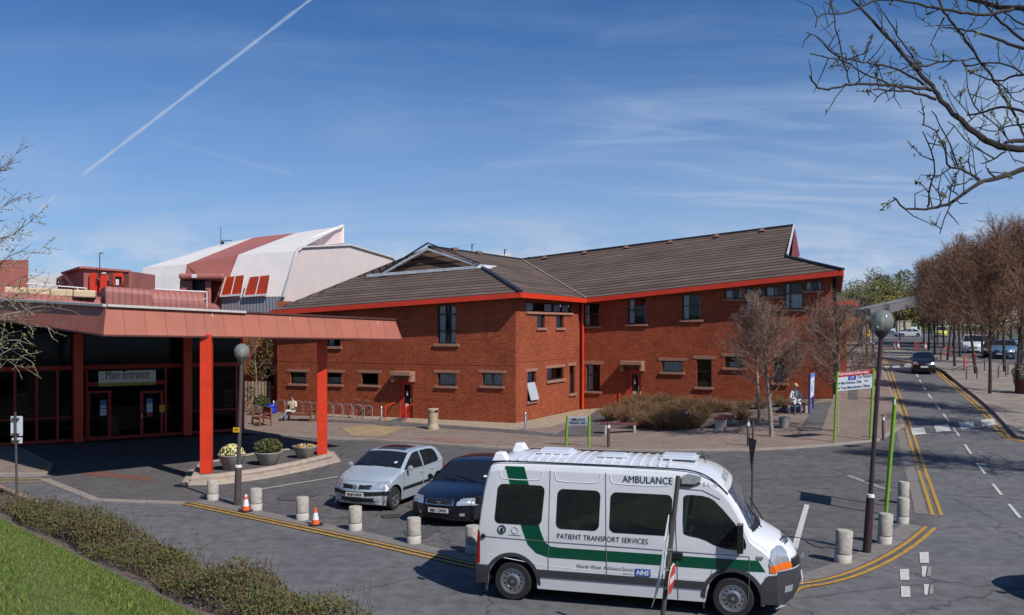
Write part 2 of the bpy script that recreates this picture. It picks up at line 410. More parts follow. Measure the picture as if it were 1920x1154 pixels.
# ground floor, left wing front
for r, cu in (((544, 698, 574, 720), [(0.05, .9, 0, .55)]), ((611, 699, 640, 721), [(0, 1, 0, .6)]), ((677, 700, 709, 722), ()), ((820, 700, 854, 724), full), ((904, 700, 942, 724), full)):
    window(WDA, WDA.rect(*r), bb, curtains=cu, sill=0.12, lintel=0.15, wide=0.10, name='window')
window(WDA, WDA.rect(612, 590, 638, 650), bb, vert=(.5,), horiz=(.33,), curtains=[(0, .45, .0, 1)], sill=.13)
window(WDA, WDA.rect(820, 572, 855, 645), bb, vert=(0.42, .62), horiz=(0.33, 0.76), curtains=[(0, .38, 0, 1), (.66, 1, 0, 1)], sill=.14, ext=.2, label='tall three light window with white curtains')
# right face of the left wing (lit)
window(WAB, WAB.rect(989, 697, 1005, 752), bb, horiz=(0.62,), curtains=[(0.1, .9, .62, 1)], sill=.13, lintel=.16, wide=.08)
window(WAB, WAB.rect(1026, 690, 1057, 712), bb, vert=(.48,), curtains=[(0.1, .45, 0, 1)], sill=.15, lintel=.16, wide=.06)
window(WAB, WAB.rect(1068, 686, 1078, 738), bb, horiz=(.7,), curtains=[(0, 1, 0, .7)], sill=.13, lintel=.16, wide=.06)
_ut0, _ut1, _uz0, _uz1 = WAB.rect(987, 566, 1072, 586)
_uz1 = 6.02
window(WAB, (_ut0, _ut1, _uz0, _uz1), bb, vert=(.2, .4, .6, .8), curtains=[(0.05, .2, 0, 1), (.42, .6, 0, 1), (.65, .8, 0, 1), (.84, 1, 0, 1)], sill=.12, ext=.05, label='long strip window under the eaves')
for r in ((1007, 592, 1022, 615), (1043, 592, 1057, 615)):
    a = WAB.rect(*r); window(WAB, (a[0], a[1], a[2], _uz0-.12), bb, curtains=[(.4, 1, 0, 1)], sill=.13, name='window')
# main range
for r, v in (((1094, 570, 1124, 612), ()), ((1177, 560, 1211, 608), ()), ((1279, 552, 1314, 600), ())):
    window(WBC, WBC.rect(*r), bb, horiz=(.55,), curtains=[(0, .3, 0, 1), (.88, 1, 0, .8)], sill=.12, ext=.15)
window(WBC, WBC.rect(1358, 543, 1392, 561), bb, curtains=[(0.05, .4, 0, 1), (.8, 1, 0, 1)], sill=.12, label='low window under the eaves')
window(WBC, WBC.rect(1397, 540, 1432, 590), bb, vert=(.3,), horiz=(.6,), curtains=[(0, .28, 0, 1), (.35, .7, 0, .6)], sill=.12)
window(WBC, WBC.rect(1434, 537, 1468, 556), bb, vert=(.5,), curtains=[(.1, .6, 0, 1)], sill=.12)
window(WBC, WBC.rect(1471, 531, 1506, 580), bb, vert=(.28,), horiz=(.6,), curtains=[(.3, .95, 0, .6), (0, .25, 0, 1)], sill=.12)
window(WBC, WBC.rect(1509, 527, 1541, 545), bb, curtains=[(.05, .3, 0, 1), (.8, 1, 0, 1)], sill=.12)
window(WBC, WBC.rect(1099, 684, 1125, 734), bb, horiz=(.62,), curtains=[(.02, .4, 0, 1)], sill=.12, lintel=.2, wide=.06)
window(WBC, WBC.rect(1241, 677, 1280, 698), bb, curtains=full, sill=.13, lintel=.16, wide=.1)
window(WBC, WBC.rect(1306, 674, 1334, 726), bb, horiz=(.55,), sill=.14, lintel=.18, wide=.08)
window(WBC, WBC.rect(1359, 669, 1396, 690), bb, curtains=[(.2, .7, 0, .5)], sill=.13, lintel=.16, wide=.1)
window(WBC, WBC.rect(1450, 670, 1474, 718), bb, horiz=(.55,), curtains=[(0, .6, 0, .7)], sill=.13, lintel=.16, wide=.08)
window(WS, WS.rect(497, 690, 514, 724), bb, horiz=(.6,), sill=.12, lintel=.14)
def door(w, dr, hood, parent, label, steps=True):
    t0, t1, z0, z1 = w.rect(*dr); zf = min(z0, z1-2.0); zf = z1-2.05; w.opening((t0, t1, zf-.02, z1)); mb = MB(); fw = .07
    for a, b, c, d in ((t0, t0+fw, zf, z1), (t1-fw, t1, zf, z1), (t0+fw, t1-fw, z1-fw, z1)): w.bx(mb, a, b, c, d, -.15, -.06)
    w.bx(mb, t0+fw, t1-fw, zf, zf+.68, -.13, -.09); w.bx(mb, t0+fw, t0+fw+.13, zf+.68, z1-fw, -.13, -.09); w.bx(mb, t1-fw-.13, t1-fw, zf+.68, z1-fw, -.13, -.09); w.bx(mb, t0+fw+.13, t1-fw-.13, z1-fw-.14, z1-fw, -.13, -.09)
    for k in (0.3, .5, .7): c = t0+(t1-t0)*k; w.bx(mb, c-.012, c+.012, zf+.06, zf+.62, -.09, -.083)
    d = mb.build('door', M_REDD, parent, world=True); d['label'] = label
    g = MB(); w.bx(g, t0+fw+.13, t1-fw-.13, zf+.68, z1-fw-.14, -.12, -.11); q = g.build('glazing', mat('door_glass_dark', (.01, .011, .012), .06), d)
    for nb in ((t0+.25, t1-.3, zf+.70, zf+.86), (t0+.32, t1-.36, zf+1.28, zf+1.5)): g = MB(); w.bx(g, *nb, -.108, -.104); g.build('notice', mat('paper_notice', (.6, .62, .64), .8), d)
    g = MB(); w.bx(g, t1-fw-.1, t1-fw-.06, zf+.95, zf+1.15, -.09, -.04); q = g.build('handle', M_STEEL, d)
    h0, h1, hz0, hz1 = w.rect(*hood); g = MB()
    w.bx(g, h0, h1, hz1-.22, hz1, 0, .55); w.bx(g, h0, h0+.16, hz0-.05, hz1-.22, 0, .45); w.bx(g, h1-.16, h1, hz0-.05, hz1-.22, 0, .45)
    g.build('door_hood', M_STONE, parent, world=True, bevel=.02)
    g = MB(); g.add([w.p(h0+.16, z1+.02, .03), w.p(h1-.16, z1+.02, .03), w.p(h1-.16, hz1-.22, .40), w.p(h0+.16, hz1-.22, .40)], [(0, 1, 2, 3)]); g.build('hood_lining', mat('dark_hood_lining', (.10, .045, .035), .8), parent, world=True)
    return t0, t1, zf
dA = door(WDA, (750, 714, 774, 786), (741, 696, 779, 714), bb, 'red door with dark glazing beside the bicycle racks')
dB = door(WBC, (1177, 694, 1202, 748), (1168, 677, 1209, 694), bb, 'red door behind the twiggy shrubs')
wm = MB()
for w in (WDA, WAB, WBC, WCE, WS, WR): w.mesh(wm)
# rear walls close the block
for a, b in (((20.3, 57.3), (8.5, 64.5)), ((8.5, 64.5), (-1.5, 69.0)), ((-1.5, 69), (-8.0, 62.6)), ((-8.0, 62.6), (-12.96, 50.06)), ((-17.0, 53.2), (-14.5, 58.5))):
    w = Wall(a, b, 4.9 if a[0] < -15 else 6.2, 4.9 if a[0] < -15 else 6.2); w.mesh(wm)
wm.build('wall', M_BRICK, bb, world=True, recalc=False)
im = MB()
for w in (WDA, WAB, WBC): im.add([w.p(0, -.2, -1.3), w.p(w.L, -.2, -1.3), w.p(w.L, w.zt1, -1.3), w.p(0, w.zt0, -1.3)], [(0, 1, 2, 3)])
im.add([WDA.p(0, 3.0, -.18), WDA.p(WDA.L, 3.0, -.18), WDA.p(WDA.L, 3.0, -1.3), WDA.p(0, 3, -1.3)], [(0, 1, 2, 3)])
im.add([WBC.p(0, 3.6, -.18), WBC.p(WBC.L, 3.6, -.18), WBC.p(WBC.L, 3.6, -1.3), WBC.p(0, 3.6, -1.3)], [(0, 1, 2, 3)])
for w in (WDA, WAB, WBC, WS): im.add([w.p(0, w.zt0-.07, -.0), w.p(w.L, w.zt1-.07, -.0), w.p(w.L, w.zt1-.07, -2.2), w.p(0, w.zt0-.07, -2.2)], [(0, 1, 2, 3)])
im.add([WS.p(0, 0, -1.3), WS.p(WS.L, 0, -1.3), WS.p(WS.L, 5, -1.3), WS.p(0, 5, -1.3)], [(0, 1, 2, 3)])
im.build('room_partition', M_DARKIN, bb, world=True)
# open lower sash (white, tilted out) on the lit face
t0, t1, z0, z1 = WAB.rect(989, 697, 1005, 752); ow = MB(); za = z0+.62*(z1-z0)
ow.add([WAB.p(t0+.03, za, -.08), WAB.p(t1-.03, za, -.08), WAB.p(t1-.03, z0+.05, .17), WAB.p(t0+.03, z0+.05, .17)], [(0, 1, 2, 3)])
so = ow.build('open_sash', mat('sky_painted_glass', (.45, .5, .55), .12), bb, world=True); sm_ = so.modifiers.new('s', 'SOLIDIFY'); sm_.thickness = .03  # pale blue-grey colour stands in for sky reflected in the sash
# string course of darker soldier bricks at first floor
g = MB(); WAB.bx(g, 0.05, WAB.L-.3, 3.02, 3.10, 0, .012); WDA.bx(g, .05, WDA.L-.012, 2.86, 2.93, 0, .01); g.build('string_course', mat('dark_red_brick_course', (.26, .06, .03), .85), bb, world=True)
# roof -------------------------------------------------------------
def plane_hit(px, py, a, b, c):
    n = (b-a).cross(c-a); d = Vector(((px-960)/F, 1, -(py-HOR)/F)); o = Vector((0, 0, CH)); return o+d*((a-o).dot(n)/d.dot(n))
Lrid = P(977, 487, 62.6); g1 = P(718, 517, 52.2); g2 = plane_hit(902, 501, Dp, Ap, g1); Lap = P(805, 463, 51.0)
h2 = plane_hit(662, 521, Dp, Ap, g1); h1 = plane_hit(610, 549, Dp, Ap, g1)
Mr = plane_hit(1487, 423, Bp, Cp, Lrid); gM = plane_hit(1476, 482, Bp, Cp, Lrid)
gM2 = P(1494, 481, Mr.y+(Mr.y-gM.y)*.8); Ce = Vector((20.9, 57.6, 7.2))
def roofpoly(mb, pts, e0, e1, trib=None):
    n = (pts[1]-pts[0]).cross(pts[2]-pts[0]).normalized(); u = (e1-e0).normalized(); v = n.cross(u).normalized()
    if v.z < 0: v = -v
    uv = [(p.dot(u), (p-e0).dot(v)) for p in pts]; mb.add(pts, [tuple(range(len(pts)))], [uv])
rm = MB()
roofpoly(rm, [Dp, Ap, g2, g1, h2, h1], Dp, Ap)
roofpoly(rm, [Ap, Bp, Lrid, Lap, g2], Ap, Bp)
roofpoly(rm, [Bp, Cp, gM, Mr, Lrid], Bp, Cp)
roofpoly(rm, [Cp, Ce, gM2, gM], Cp, Ce)
Wb = Vector((-8.3, 63, 5.7)); Nb = Vector((-1.7, 69.6, 6.4)); Ne = Vector((8.6, 65.2, 6.6))
roofpoly(rm, [Wb, Dp, h1, h2, g1, Lap, Lrid], Wb, Dp); roofpoly(rm, [Nb, Wb, Lrid], Nb, Wb)
roofpoly(rm, [Ce, Ne, Mr, gM2], Ce, Ne); roofpoly(rm, [Ne, Nb, Lrid, Mr], Ne, Nb)
rf = rm.build('roof', M_SLATE, bb, world=True, recalc=False)
def sub(mb, name, m, par, **k):
    o = mb.build(name, m, par, **k); return o
g = MB(); g.add([g1+Vector((0, -.1, 0)), g2+Vector((0, -.1, 0)), Lap+Vector((0, .05, 0))], [(0, 1, 2)], [[(0, 0), (6, 0), (3, 1.9)]]); sub(g, 'gablet', M_SLATE2, rf)
g = MB(); up = Vector((0, 0, .05)); fo = Vector((-.1, -.28, 0))
g.bar(g1+fo+up, Lap+fo-Vector((0, 0, .14)), .06, .13); g.bar(Lap+fo-Vector((0, 0, .14)), g2+fo+up, .06, .13); g.bar(g1+fo*1.3+Vector((-.8, .2, -.02)), g2+fo*1.3+Vector((.3, 0, .0)), .05, .16)
g.add([g2+fo+Vector((.1, 0, .12)), g2+fo+Vector((1.0, .2, .05)), g2+fo+Vector((.6, -.1, -.1)), g2+fo+Vector((-.2, -.1, -.08))], [(0, 1, 2, 3)])
sub(g, 'bargeboard', mat('weathered_white_board', (.5, .52, .55), .6, var=.3, scale=4), rf); g = MB()
g.bar(gM+Vector((.0, -.05, .1)), Mr+Vector((.06, 0, 0)), .1, .1); g.bar(gM2+Vector((0, 0, .1)), Mr+Vector((.06, 0, 0)), .08, .1)
sub(g, 'bargeboard', mat('weathered_white_board', (.5, .52, .55), .6, var=.3, scale=4), rf)
g = MB(); g.add([gM+Vector((.25, .1, 0)), gM2+Vector((.2, 0, 0)), Mr+Vector((.1, 0, -.1))], [(0, 1, 2)]); sub(g, 'gable_panel', mat('maroon_gable', (.2, .03, .03), .6), rf)
g = MB(); up = Vector((0, 0, .05))
for a, b in ((g1, Lap), (Lap, g2)): g.bar(a+Vector((-.05, -.32, .18)), b+Vector((-.05, -.32, .18)), .12, .06)
for a, b in ((g2, Ap), (gM, Cp)): g.bar(a+up*.5, b+up, .22, .1)
for a, b in ((Lap, Lrid), (Lrid, Mr)): g.bar(a+up*.5, b+up*.5, .24, .09)
sub(g, 'ridge_capping', M_LEAD, rf)
g = MB()
for i in range(46):
    p = Lrid.lerp(Bp, (i+.5)/46); g.box(p+Vector((0, 0, .05)), (.14, .16, .05), rz=.5)
sub(g, 'valley_tiles', mat('pale_valley_mortar', (.26, .23, .2), .9, var=.3, scale=9), rf)
nrm = (Cp-Bp).cross(Lrid-Bp).normalized()
for k in (1.6, 4.6, 7.6, 10.6, 13.6, 16.4):
    t = k/(Mr-Lrid).length; p = Lrid.lerp(Mr, t); q = Bp.lerp(Cp, t); c = p.lerp(q, .06); g = MB()
    c = c+Vector((0, 0, .06)); g.add([c+Vector((-.22, -.1, -.02)), c+Vector((.22, -.2, -.02)), c+Vector((.16, .2, .02)), c+Vector((-.14, .25, .02)), c+Vector((0, -.05, .2))], [(0, 1, 4), (1, 2, 4), (2, 3, 4), (3, 0, 4)])
    sub(g, 'roof_vent', mat('terracotta_vent', (.22, .10, .07), .8), rf)
for k in (2.3, 5.4):
    c = Lap.lerp(Lrid, k/12.5)+Vector((.35, -.3, .0)); g = MB(); g.box(c, (.3, .3, .16), rz=.4); sub(g, 'roof_vent', mat('terracotta_vent', (.22, .10, .07), .8), rf)
# fascia, soffit, downpipe
def fascia(name, pts, parent, hgt=.25, soff=.62, m=M_RED):
    g = MB()
    for a, b in zip(pts, pts[1:]): g.bar(a-Vector((0, 0, hgt/2)), b-Vector((0, 0, hgt/2)), .07, hgt)
    return g.build(name, m, parent, world=True)
fascia('fascia', [Dp, Ap, Bp, Cp, Ce], bb)
g = MB(); dz = Vector((0, 0, .24))
for (a, b), w in zip(((Dp, Ap), (Ap, Bp), (Bp, Cp), (Cp, Ce)), (WDA, WAB, WBC, WCE)):
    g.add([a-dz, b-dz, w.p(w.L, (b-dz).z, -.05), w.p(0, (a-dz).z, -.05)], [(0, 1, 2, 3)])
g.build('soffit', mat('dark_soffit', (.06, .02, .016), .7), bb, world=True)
g = MB(); p = WBC.p(.18, 0, .12); g.tube([(p.x, p.y, .0), (p.x, p.y, 6.05), (Bp.x+.1, Bp.y-.05, 6.25)], .085, 10); g.build('downpipe', M_RED, bb, world=True, smooth=True)
# lower rear block beyond the corner
b2 = empty('brick_annexe', (23, 66, 1.7), 0, 'further brick block with red eaves just past the building corner, beside the road', 'building')
a0, a1, a2 = (20.6, 57.2), (21.05, 57.0), (25.3, 69.5)
W1 = Wall(a0, a1, 6.1, 6.1, 0); W2 = Wall(a1, a2, 6.1, 5.9, 0); W3 = Wall(a2, (19, 73), 5.9, 5.9, 0)
wm = MB()
for w in (W1, W2, W3): w.mesh(wm)
wm.build('wall', M_BRICK, b2, world=True, recalc=False)
q = [Vector((20.3, 56.7, 6.35)), Vector((21.5, 56.5, 6.35)), Vector((26, 70, 6.15)), Vector((18.5, 74, 6.2))]; ap = Vector((20, 64, 8.0))
g = MB()
for a, b in zip(q, q[1:]+q[:1]): roofpoly(g, [a, b, ap], a, b)
g.build('roof', M_SLATE, b2, world=True, recalc=False); fascia('fascia', q[:3], b2)

# ================================================================== WHITE THEATRE BLOCK BEHIND
M_CLAD = mat('off_white_cladding', (0.74, 0.69, 0.65), 0.6, var=0.07, scale=.9)
M_CLADP = mat('pinkish_white_cladding', (0.68, 0.57, 0.54), 0.6, var=0.05, scale=.7)
stripes(M_CLADP, 0, 1.5, .93, .02)
M_PINK = mat('faded_red_cladding', (0.40, 0.135, 0.105), 0.6, var=0.1, scale=1.1)
M_PINKD = mat('dusky_red_cladding', (0.33, 0.115, 0.095), 0.6, var=0.15, scale=1.1)
M_CORR = stripes(mat('grey_corrugated_sheet', (0.42, 0.42, 0.45), 0.5, metal=.2), 0, .28, .55, .4)
M_PCORR = stripes(mat('red_ribbed_cladding', (0.34, 0.12, 0.10), 0.6, var=.12, scale=1.0), 0, .3, .72, .3)
M_ORANGE = mat('orange_red_panel', (0.50, 0.05, 0.014), 0.4, var=.12, scale=2)
M_CREAM = mat('cream_coping', (0.62, 0.47, 0.30), 0.7, var=.12, scale=3)
th = empty('theatre_block', (-12, 72, 0), 0, 'angular white clad block with a faded red stripe, rising behind the brick roof', 'building')
def quad(mb, pts, us=1.0):
    pts = [Vector(p) for p in pts]; u = (pts[1]-pts[0]); L = u.length; u.normalize(); n = u.cross(pts[-1]-pts[0]).normalized(); v = n.cross(u)
    mb.add(pts, [tuple(range(len(pts)))], [[((p-pts[0]).dot(u)*us, (p-pts[0]).dot(v)) for p in pts]])
YF = lambda x: 71-(x-262)/271*4    # depth of the long front, by photo column
def PF(x, y, d=0): return P(x, y, YF(x)+d)
PR = lambda x, y: P(x, y, 84.0)
E0 = PF(533, 585); E1 = PF(557, 470)
g = MB(); quad(g, [PF(252, 600), PF(335, 600), PF(350, 496, 1.5), PF(268, 503, 1.5)]); quad(g, [PF(268, 503, 1.5), PF(350, 496, 1.5), PR(475, 446), PR(410, 459)])
quad(g, [PF(415, 560), PF(531, 557), PF(557, 470, 1.5), PF(447, 478, 1.5)]); quad(g, [PF(447, 478, 1.5), PF(557, 470, 1.5), PR(643, 424), PR(555, 437)])
g.build('white_cladding', M_CLAD, th, world=True, recalc=False)
g = MB(); quad(g, [PF(335, 600), PF(415, 600), PF(415, 560), PF(447, 478, 1.5), PF(350, 496, 1.5)]); quad(g, [PF(350, 496, 1.5), PF(447, 478, 1.5), PR(555, 437), PR(475, 446)])
g.build('red_cladding', M_PINK, th, world=True, recalc=False)
g = MB(); quad(g, [PF(415, 600), PF(531, 600), PF(531, 556, -.1), PF(415, 559, -.1)]); g.build('corrugated_plinth', M_CORR, th, world=True, recalc=False)
ea, eb, ec = P(531, 620, 67), P(760, 620, 84), PF(557, 470, 1.5)
e = [ea, eb]+[plane_hit(x, y, ea, eb, ec) for x, y in ((746, 497), (735, 483), (655, 459), (565, 463))]+[ec, plane_hit(531, 558, ea, eb, ec)]
g = MB(); quad(g, e); g.build('end_wall', M_CLADP, th, world=True, recalc=False)
g = MB()
for a, b in zip(e[2:], e[3:]): g.bar(a+Vector((0, 0, -.04)), b+Vector((0, 0, -.04)), .34, .16)
g.bar(e[6], P(531, 560, 67), .16, .3)
g.build('rounded_edge', mat('edge_cladding', (.56, .50, .48), .6), th, world=True, bevel=.1)
g = MB(); quad(g, [e[6], e[5], e[4], e[3], P(735, 484, 95), P(655, 461, 92), P(575, 466, 88)]); quad(g, [P(540, 466, 72), P(643, 457, 84), P(643, 424, 84)]); 
quad(g, [P(760, 620, 84), P(735, 620, 98), P(735, 483, 95), P(746, 497, 83)])
g.build('flat_roof', M_CLADP, th, world=True, recalc=False)
g = MB(); quad(g, [PR(300, 620), PR(643, 620), PR(643, 424), PR(555, 437), PR(475, 446), PR(410, 459)]); quad(g, [PR(300, 620), PF(252, 600), PF(268, 503, 1.5), PR(410, 459)]); g.build('rear_wall', M_CLAD, th, world=True, recalc=False)
g = MB(); g.bar(P(540, 467, 71.8), P(643, 424, 83.6), .25, .3); g.bar(P(642, 424, 83.6), P(642, 457, 83.6), .3, .3); g.build('rooflight_edge', M_CLAD, th, world=True, bevel=.08)
for x0, x1 in ((418, 459), (462, 507)):
    g = MB(); a = [PF(x0-5, 556, -.25), PF(x1-6, 553, -.25), PF(x1, 516, -.1), PF(x0+6, 520, -.1)]; quad(g, a); f = g.build('shuttered_window', M_ORANGE, th, world=True, recalc=False)
    g = MB(); m0 = (a[0]+a[1])/2; m1 = (a[2]+a[3])/2; off = Vector((0, -.04, 0)); g.bar(m0+off, m1+off, .05, .06); g.bar(a[0]+off, a[1]+off, .14, .14); g.bar(a[1]+off, a[2]+off, .07, .08); g.bar(a[0]+off, a[3]+off, .07, .08); sub(g, 'window_frame', M_WHITE, f)
g = MB()   # dormer with its doorway
def pbox(mb, x0, y0, x1, y1, Y, dep, **k):
    a, b, c, d = P(x0, y1, Y), P(x1, y1, Y), P(x1, y0, Y), P(x0, y0, Y); mb.prism([a, b, c, d], ((x1-960)/F*dep, dep, 0))
pbox(g, 335, 513, 420, 524, 66.5, 3.5); pbox(g, 337, 524, 361, 600, 67, 3); pbox(g, 384, 524, 396, 600, 67, 3); pbox(g, 361, 545, 384, 600, 67, 3)
d = g.build('dormer', M_PINK, th, world=True, bevel=.15)
g = MB(); pbox(g, 361, 524, 384, 546, 67.6, .2); sub(g, 'doorway', M_BLACK, d)
g = MB(); g.box(P(364, 518, 66.4), (.35, .1, .25)); sub(g, 'floodlight', M_WHITE, d)
# ---------------- pink roofs over the entrance
pk = empty('entrance_roofs', (-18, 52, 0), 0, 'long low building with curved dusky red cladding roofs behind the canopy', 'building')
def rounded_roof(mb, x0, ya0, x1, ya1, yb, Y0, Y1, dep, rr=.5):
    """front face between two photo columns with a rounded top edge going back"""
    a, b = P(x0, ya0, Y0), P(x1, ya1, Y1); prof = [(0, None)]
    n = 6; rows = []
    for i in range(n+1):
        t = math.pi/2*i/n; rows.append((rr*(1-math.cos(t)), -rr+rr*math.sin(t)))
    vs = []; back = Vector((-(b-a).y, (b-a).x, 0)).normalized()
    if back.y < 0: back = -back
    L = (Vector((b.x, b.y))-Vector((a.x, a.y))).length
    pr = [(0, -9)]+rows+[(dep, 0), (dep, -9)]
    for e_ in (a, b):
        for q, z in pr: v = e_+back*q; vs.append((v.x, v.y, 0 if z == -9 else e_.z+z))
    k = len(pr); fs = [(i, k+i, k+i+1, i+1) for i in range(k-1)]; uv = [[(0, i*.3), (L, i*.3), (L, i*.3+.3), (0, i*.3+.3)] for i in range(k-1)]
    mb.add(vs, fs, uv); mb.add(vs[:k], [tuple(range(k))], [[(i*.01, 0) for i in range(k)]]); mb.add(vs[k:], [tuple(range(k))], [[(i*.01, 0) for i in range(k)]])
g = MB(); rounded_roof(g, -120, 541, 205, 557, 0, 44, 47, 9, .8); g.build('curved_roof', M_PCORR, pk, world=True, recalc=True)
g = MB(); rounded_roof(g, 198, 536, 285, 543, 0, 46.4, 47.4, 6, .35); rounded_roof(g, 285.5, 541.5, 382, 548, 0, 47.8, 49.4, 6, .7); g.build('ribbed_volume', M_PCORR, pk, world=True)
g = MB(); rounded_roof(g, 380, 560, 414, 570, 0, 51, 53, 6, .5); g.build('link_roof', M_PINKD, pk, world=True)
g = MB(); 
for i in range(4):
    x0 = 10+i*43; x1 = x0+41; a, b = P(x0, 545+i*1.9, 46.6), P(x1, 546.6+i*1.9, 46.9); g.bar(a, b, .5, .38)
g.build('coping', M_CREAM, pk, world=True, bevel=.06)
g = MB(); pbox(g, -60, 488, 53, 560, 52, 6); g.build('plant_room', M_PINK, pk, world=True)
g = MB(); pbox(g, 55, 517, 112, 560, 62, 4); g.build('white_plant_room', M_CLAD, pk, world=True)
rh = MB(); a = P(50, 532, 47.6); b = P(162, 541, 48.6)
for dz in (0, -.45): rh.tube([a+Vector((0, 0, dz)), b+Vector((0, 0, dz))], .035, 6)
for t in (.5, .85, 1): p = a.lerp(b, t); rh.tube([p, p-Vector((0, 0, .95))], .03, 6)
rh.build('roof_railing', M_WHITE, pk, world=True)
rh = MB(); a = P(290, 542.5, 50.6); b = P(388, 548, 51.5); rh.tube([a, b], .04, 6)
for t in (0, .5, 1): p = a.lerp(b, t); rh.tube([p, p-Vector((0, 0, .95))], .03, 6)
rh.tube([b-Vector((.5, 0, .4)), b-Vector((0, 0, .4))], .035, 6); rh.build('roof_railing', M_WHITE, pk, world=True)
pr = empty('rooftop_plant_room', (-21, 56, 7.0), 0, 'small red rooftop plant room with orange doors and a sloping roof', 'plant room')
g = MB(); Yp = 54
left = [P(104, 552, 57.5), P(157, 560, Yp), P(157, 502, Yp), P(122, 513, 56.5), P(106, 522, 57.3)]
g.prism(left, (.8, 2.5, 0)); fr_ = [P(157, 560, Yp), P(245, 558, Yp+.6), P(245, 509, Yp+.6), P(157, 502, Yp)]; g.prism(fr_, (-.1, 4, 0)); g.build('wall', M_PINKD, pr, world=True)
g = MB(); g.bar(fr_[3]+Vector((0, -.1, 0)), fr_[2]+Vector((0, -.1, 0)), .2, .12); g.bar(fr_[1]+Vector((0, -.1, 0)), fr_[2]+Vector((0, -.1, 0)), .12, .12); g.bar(left[2]+Vector((-.1, -.1, 0)), left[3]+Vector((-.1, -.1, 0)), .2, .12); g.build('edge_trim', M_PINK, pr, world=True)
for x0, x1, y0 in ((168, 183, 512), (186, 201, 514)):
    g = MB(); pbox(g, x0, y0, x1, 549, Yp-.15, .1); g.build('door', M_RED, pr, world=True)
g = MB(); pbox(g, 204, 512, 213, 535, Yp-.1, .1); pbox(g, 232, 514, 240, 540, Yp+.1, .1); g.build('louvre', mat('rusty_louvre', (.16, .05, .03), .8), pr, world=True)
g = MB(); pbox(g, 213, 512, 231, 519, Yp-.1, .1); pbox(g, 213, 519, 216, 536, Yp-.1, .1); pbox(g, 228, 519, 231, 536, Yp-.1, .1); f = g.build('window', M_RED, pr, world=True)
g = MB(); pbox(g, 216, 519, 228, 536, Yp, .05); sub(g, 'pane', M_BLACK, f); g = MB(); pbox(g, 217, 524, 223, 535, Yp-.04, .03); sub(g, 'paper', M_WHITE, f)
g = MB(); pbox(g, 191, 511, 199, 514, Yp-.2, .1); g.build('notice', M_WHITE, pr, world=True)
def mast(px, yb, yt, Y, label, dish=False):
    b, t = P(px, yb, Y), P(px, yt, Y); o = empty('antenna_mast', b, 0, label, 'antenna'); g = MB(); L = t.z-b.z
    g.tube([(0, 0, -.3), (0, 0, L)], .026, 6); 
    if dish: g.tube([(0, 0, L*.25), (1.0, 0, L*.22)], .03, 5); g.tube([(0.3, -.2, L*.25), (.3, .2, L*.25)], .02, 4); g.tube([(.9, -.2, L*.22), (.9, .2, L*.22)], .02, 4); g.box((.15, 0, L*.1), (.25, .2, .25))
    else: g.box((.1, 0, L-.03), (.2, .06, .05)); g.box((0, -.05, .5), (.10, .10, .4))
    g.build('mast', M_FRAME, o); return o
mast(414, 459, 426, 82, 'aerial mast with a short side arm on the ridge of the white block', True)
mast(187, 530, 474, 53.6, 'thin pole with a lamp in front of the rooftop plant room')
for x, y0, y1 in ((885, 474, 458), (946, 483, 468), (990, 486, 478)): mast(x, y0, y1, 80, {885: 'thin aerial behind the left part of the tiled roof', 946: 'thin aerial beside the distant white rooftop block', 990: 'short aerial behind the roof valley'}[x], x == 990)
g = MB(); pbox(g, 928, 478, 957, 500, 90, 3); g.prism([P(928, 478, 90), P(957, 478, 90), P(957, 475, 90)], (0, 3, 0)); o = g.build('distant_roof_block', M_CLAD); tag(o, 'small white rooftop block peeping over the tiled ridge', 'rooftop block')
# ================================================================== ENTRANCE
M_FASC = mat('salmon_cladding_panels', (0.345, 0.100, 0.058), 0.6, var=0.10, scale=1.4)
stripes(M_FASC, 0, 0.62, .5, .035, var=.06)
M_CAPW = mat('pale_coping', (0.55, 0.5, 0.47), 0.5, var=.1, scale=4)
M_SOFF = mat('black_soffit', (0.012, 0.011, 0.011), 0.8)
cn = empty('entrance_canopy', (-9, 33, 0), 0, 'large salmon panelled entrance canopy standing on bright red square columns', 'canopy')
K0b, K0t = Vector((-17.6, 31, 5.03)), Vector((-17.6, 31.2, 5.69)); K1b, K1t = Vector((-11.63, 25.8, 4.56)), Vector((-11.7, 26.15, 5.37)); K2b, K2t = Vector((-4.02, 33.2, 4.33)), Vector((-4.3, 33.35, 5.02)); K3b, K3t = Vector((-12.2, 41.4, 4.35)), Vector((-12.2, 41.1, 5.02))
Kxb, Kxt = Vector((-24, 36.6, 5.3)), Vector((-24, 36.8, 6.0))
g = MB()
for a, b, c, d in ((Kxb, K0b, K0t, Kxt), (K0b, K1b, K1t, K0t), (K1b, K2b, K2t, K1t), (K2b, K3b, K3t, K2t)): quad(g, [a, b, c, d])
g.build('fascia', M_FASC, cn, world=True, recalc=False)
g = MB(); g.add([Kxt, K0t, K1t, K2t, K3t, Vector((-22, 46, 5.6))], [(0, 1, 2, 3, 4, 5)]); g.build('roof_deck', mat('roof_felt', (.1, .1, .1), .9), cn, world=True)
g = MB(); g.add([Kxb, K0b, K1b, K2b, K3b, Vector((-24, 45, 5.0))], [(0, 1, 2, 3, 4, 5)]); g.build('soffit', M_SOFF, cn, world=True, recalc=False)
g = MB(); o_ = Vector((0, 0, .03))
m_ = K1t.lerp(K2t, .42)
for a, b in ((Kxt, K0t), (K0t, K1t), (K1t, m_)): g.bar(a+o_, b+o_, .22, .07)
g.build('coping', M_CAPW, cn, world=True)
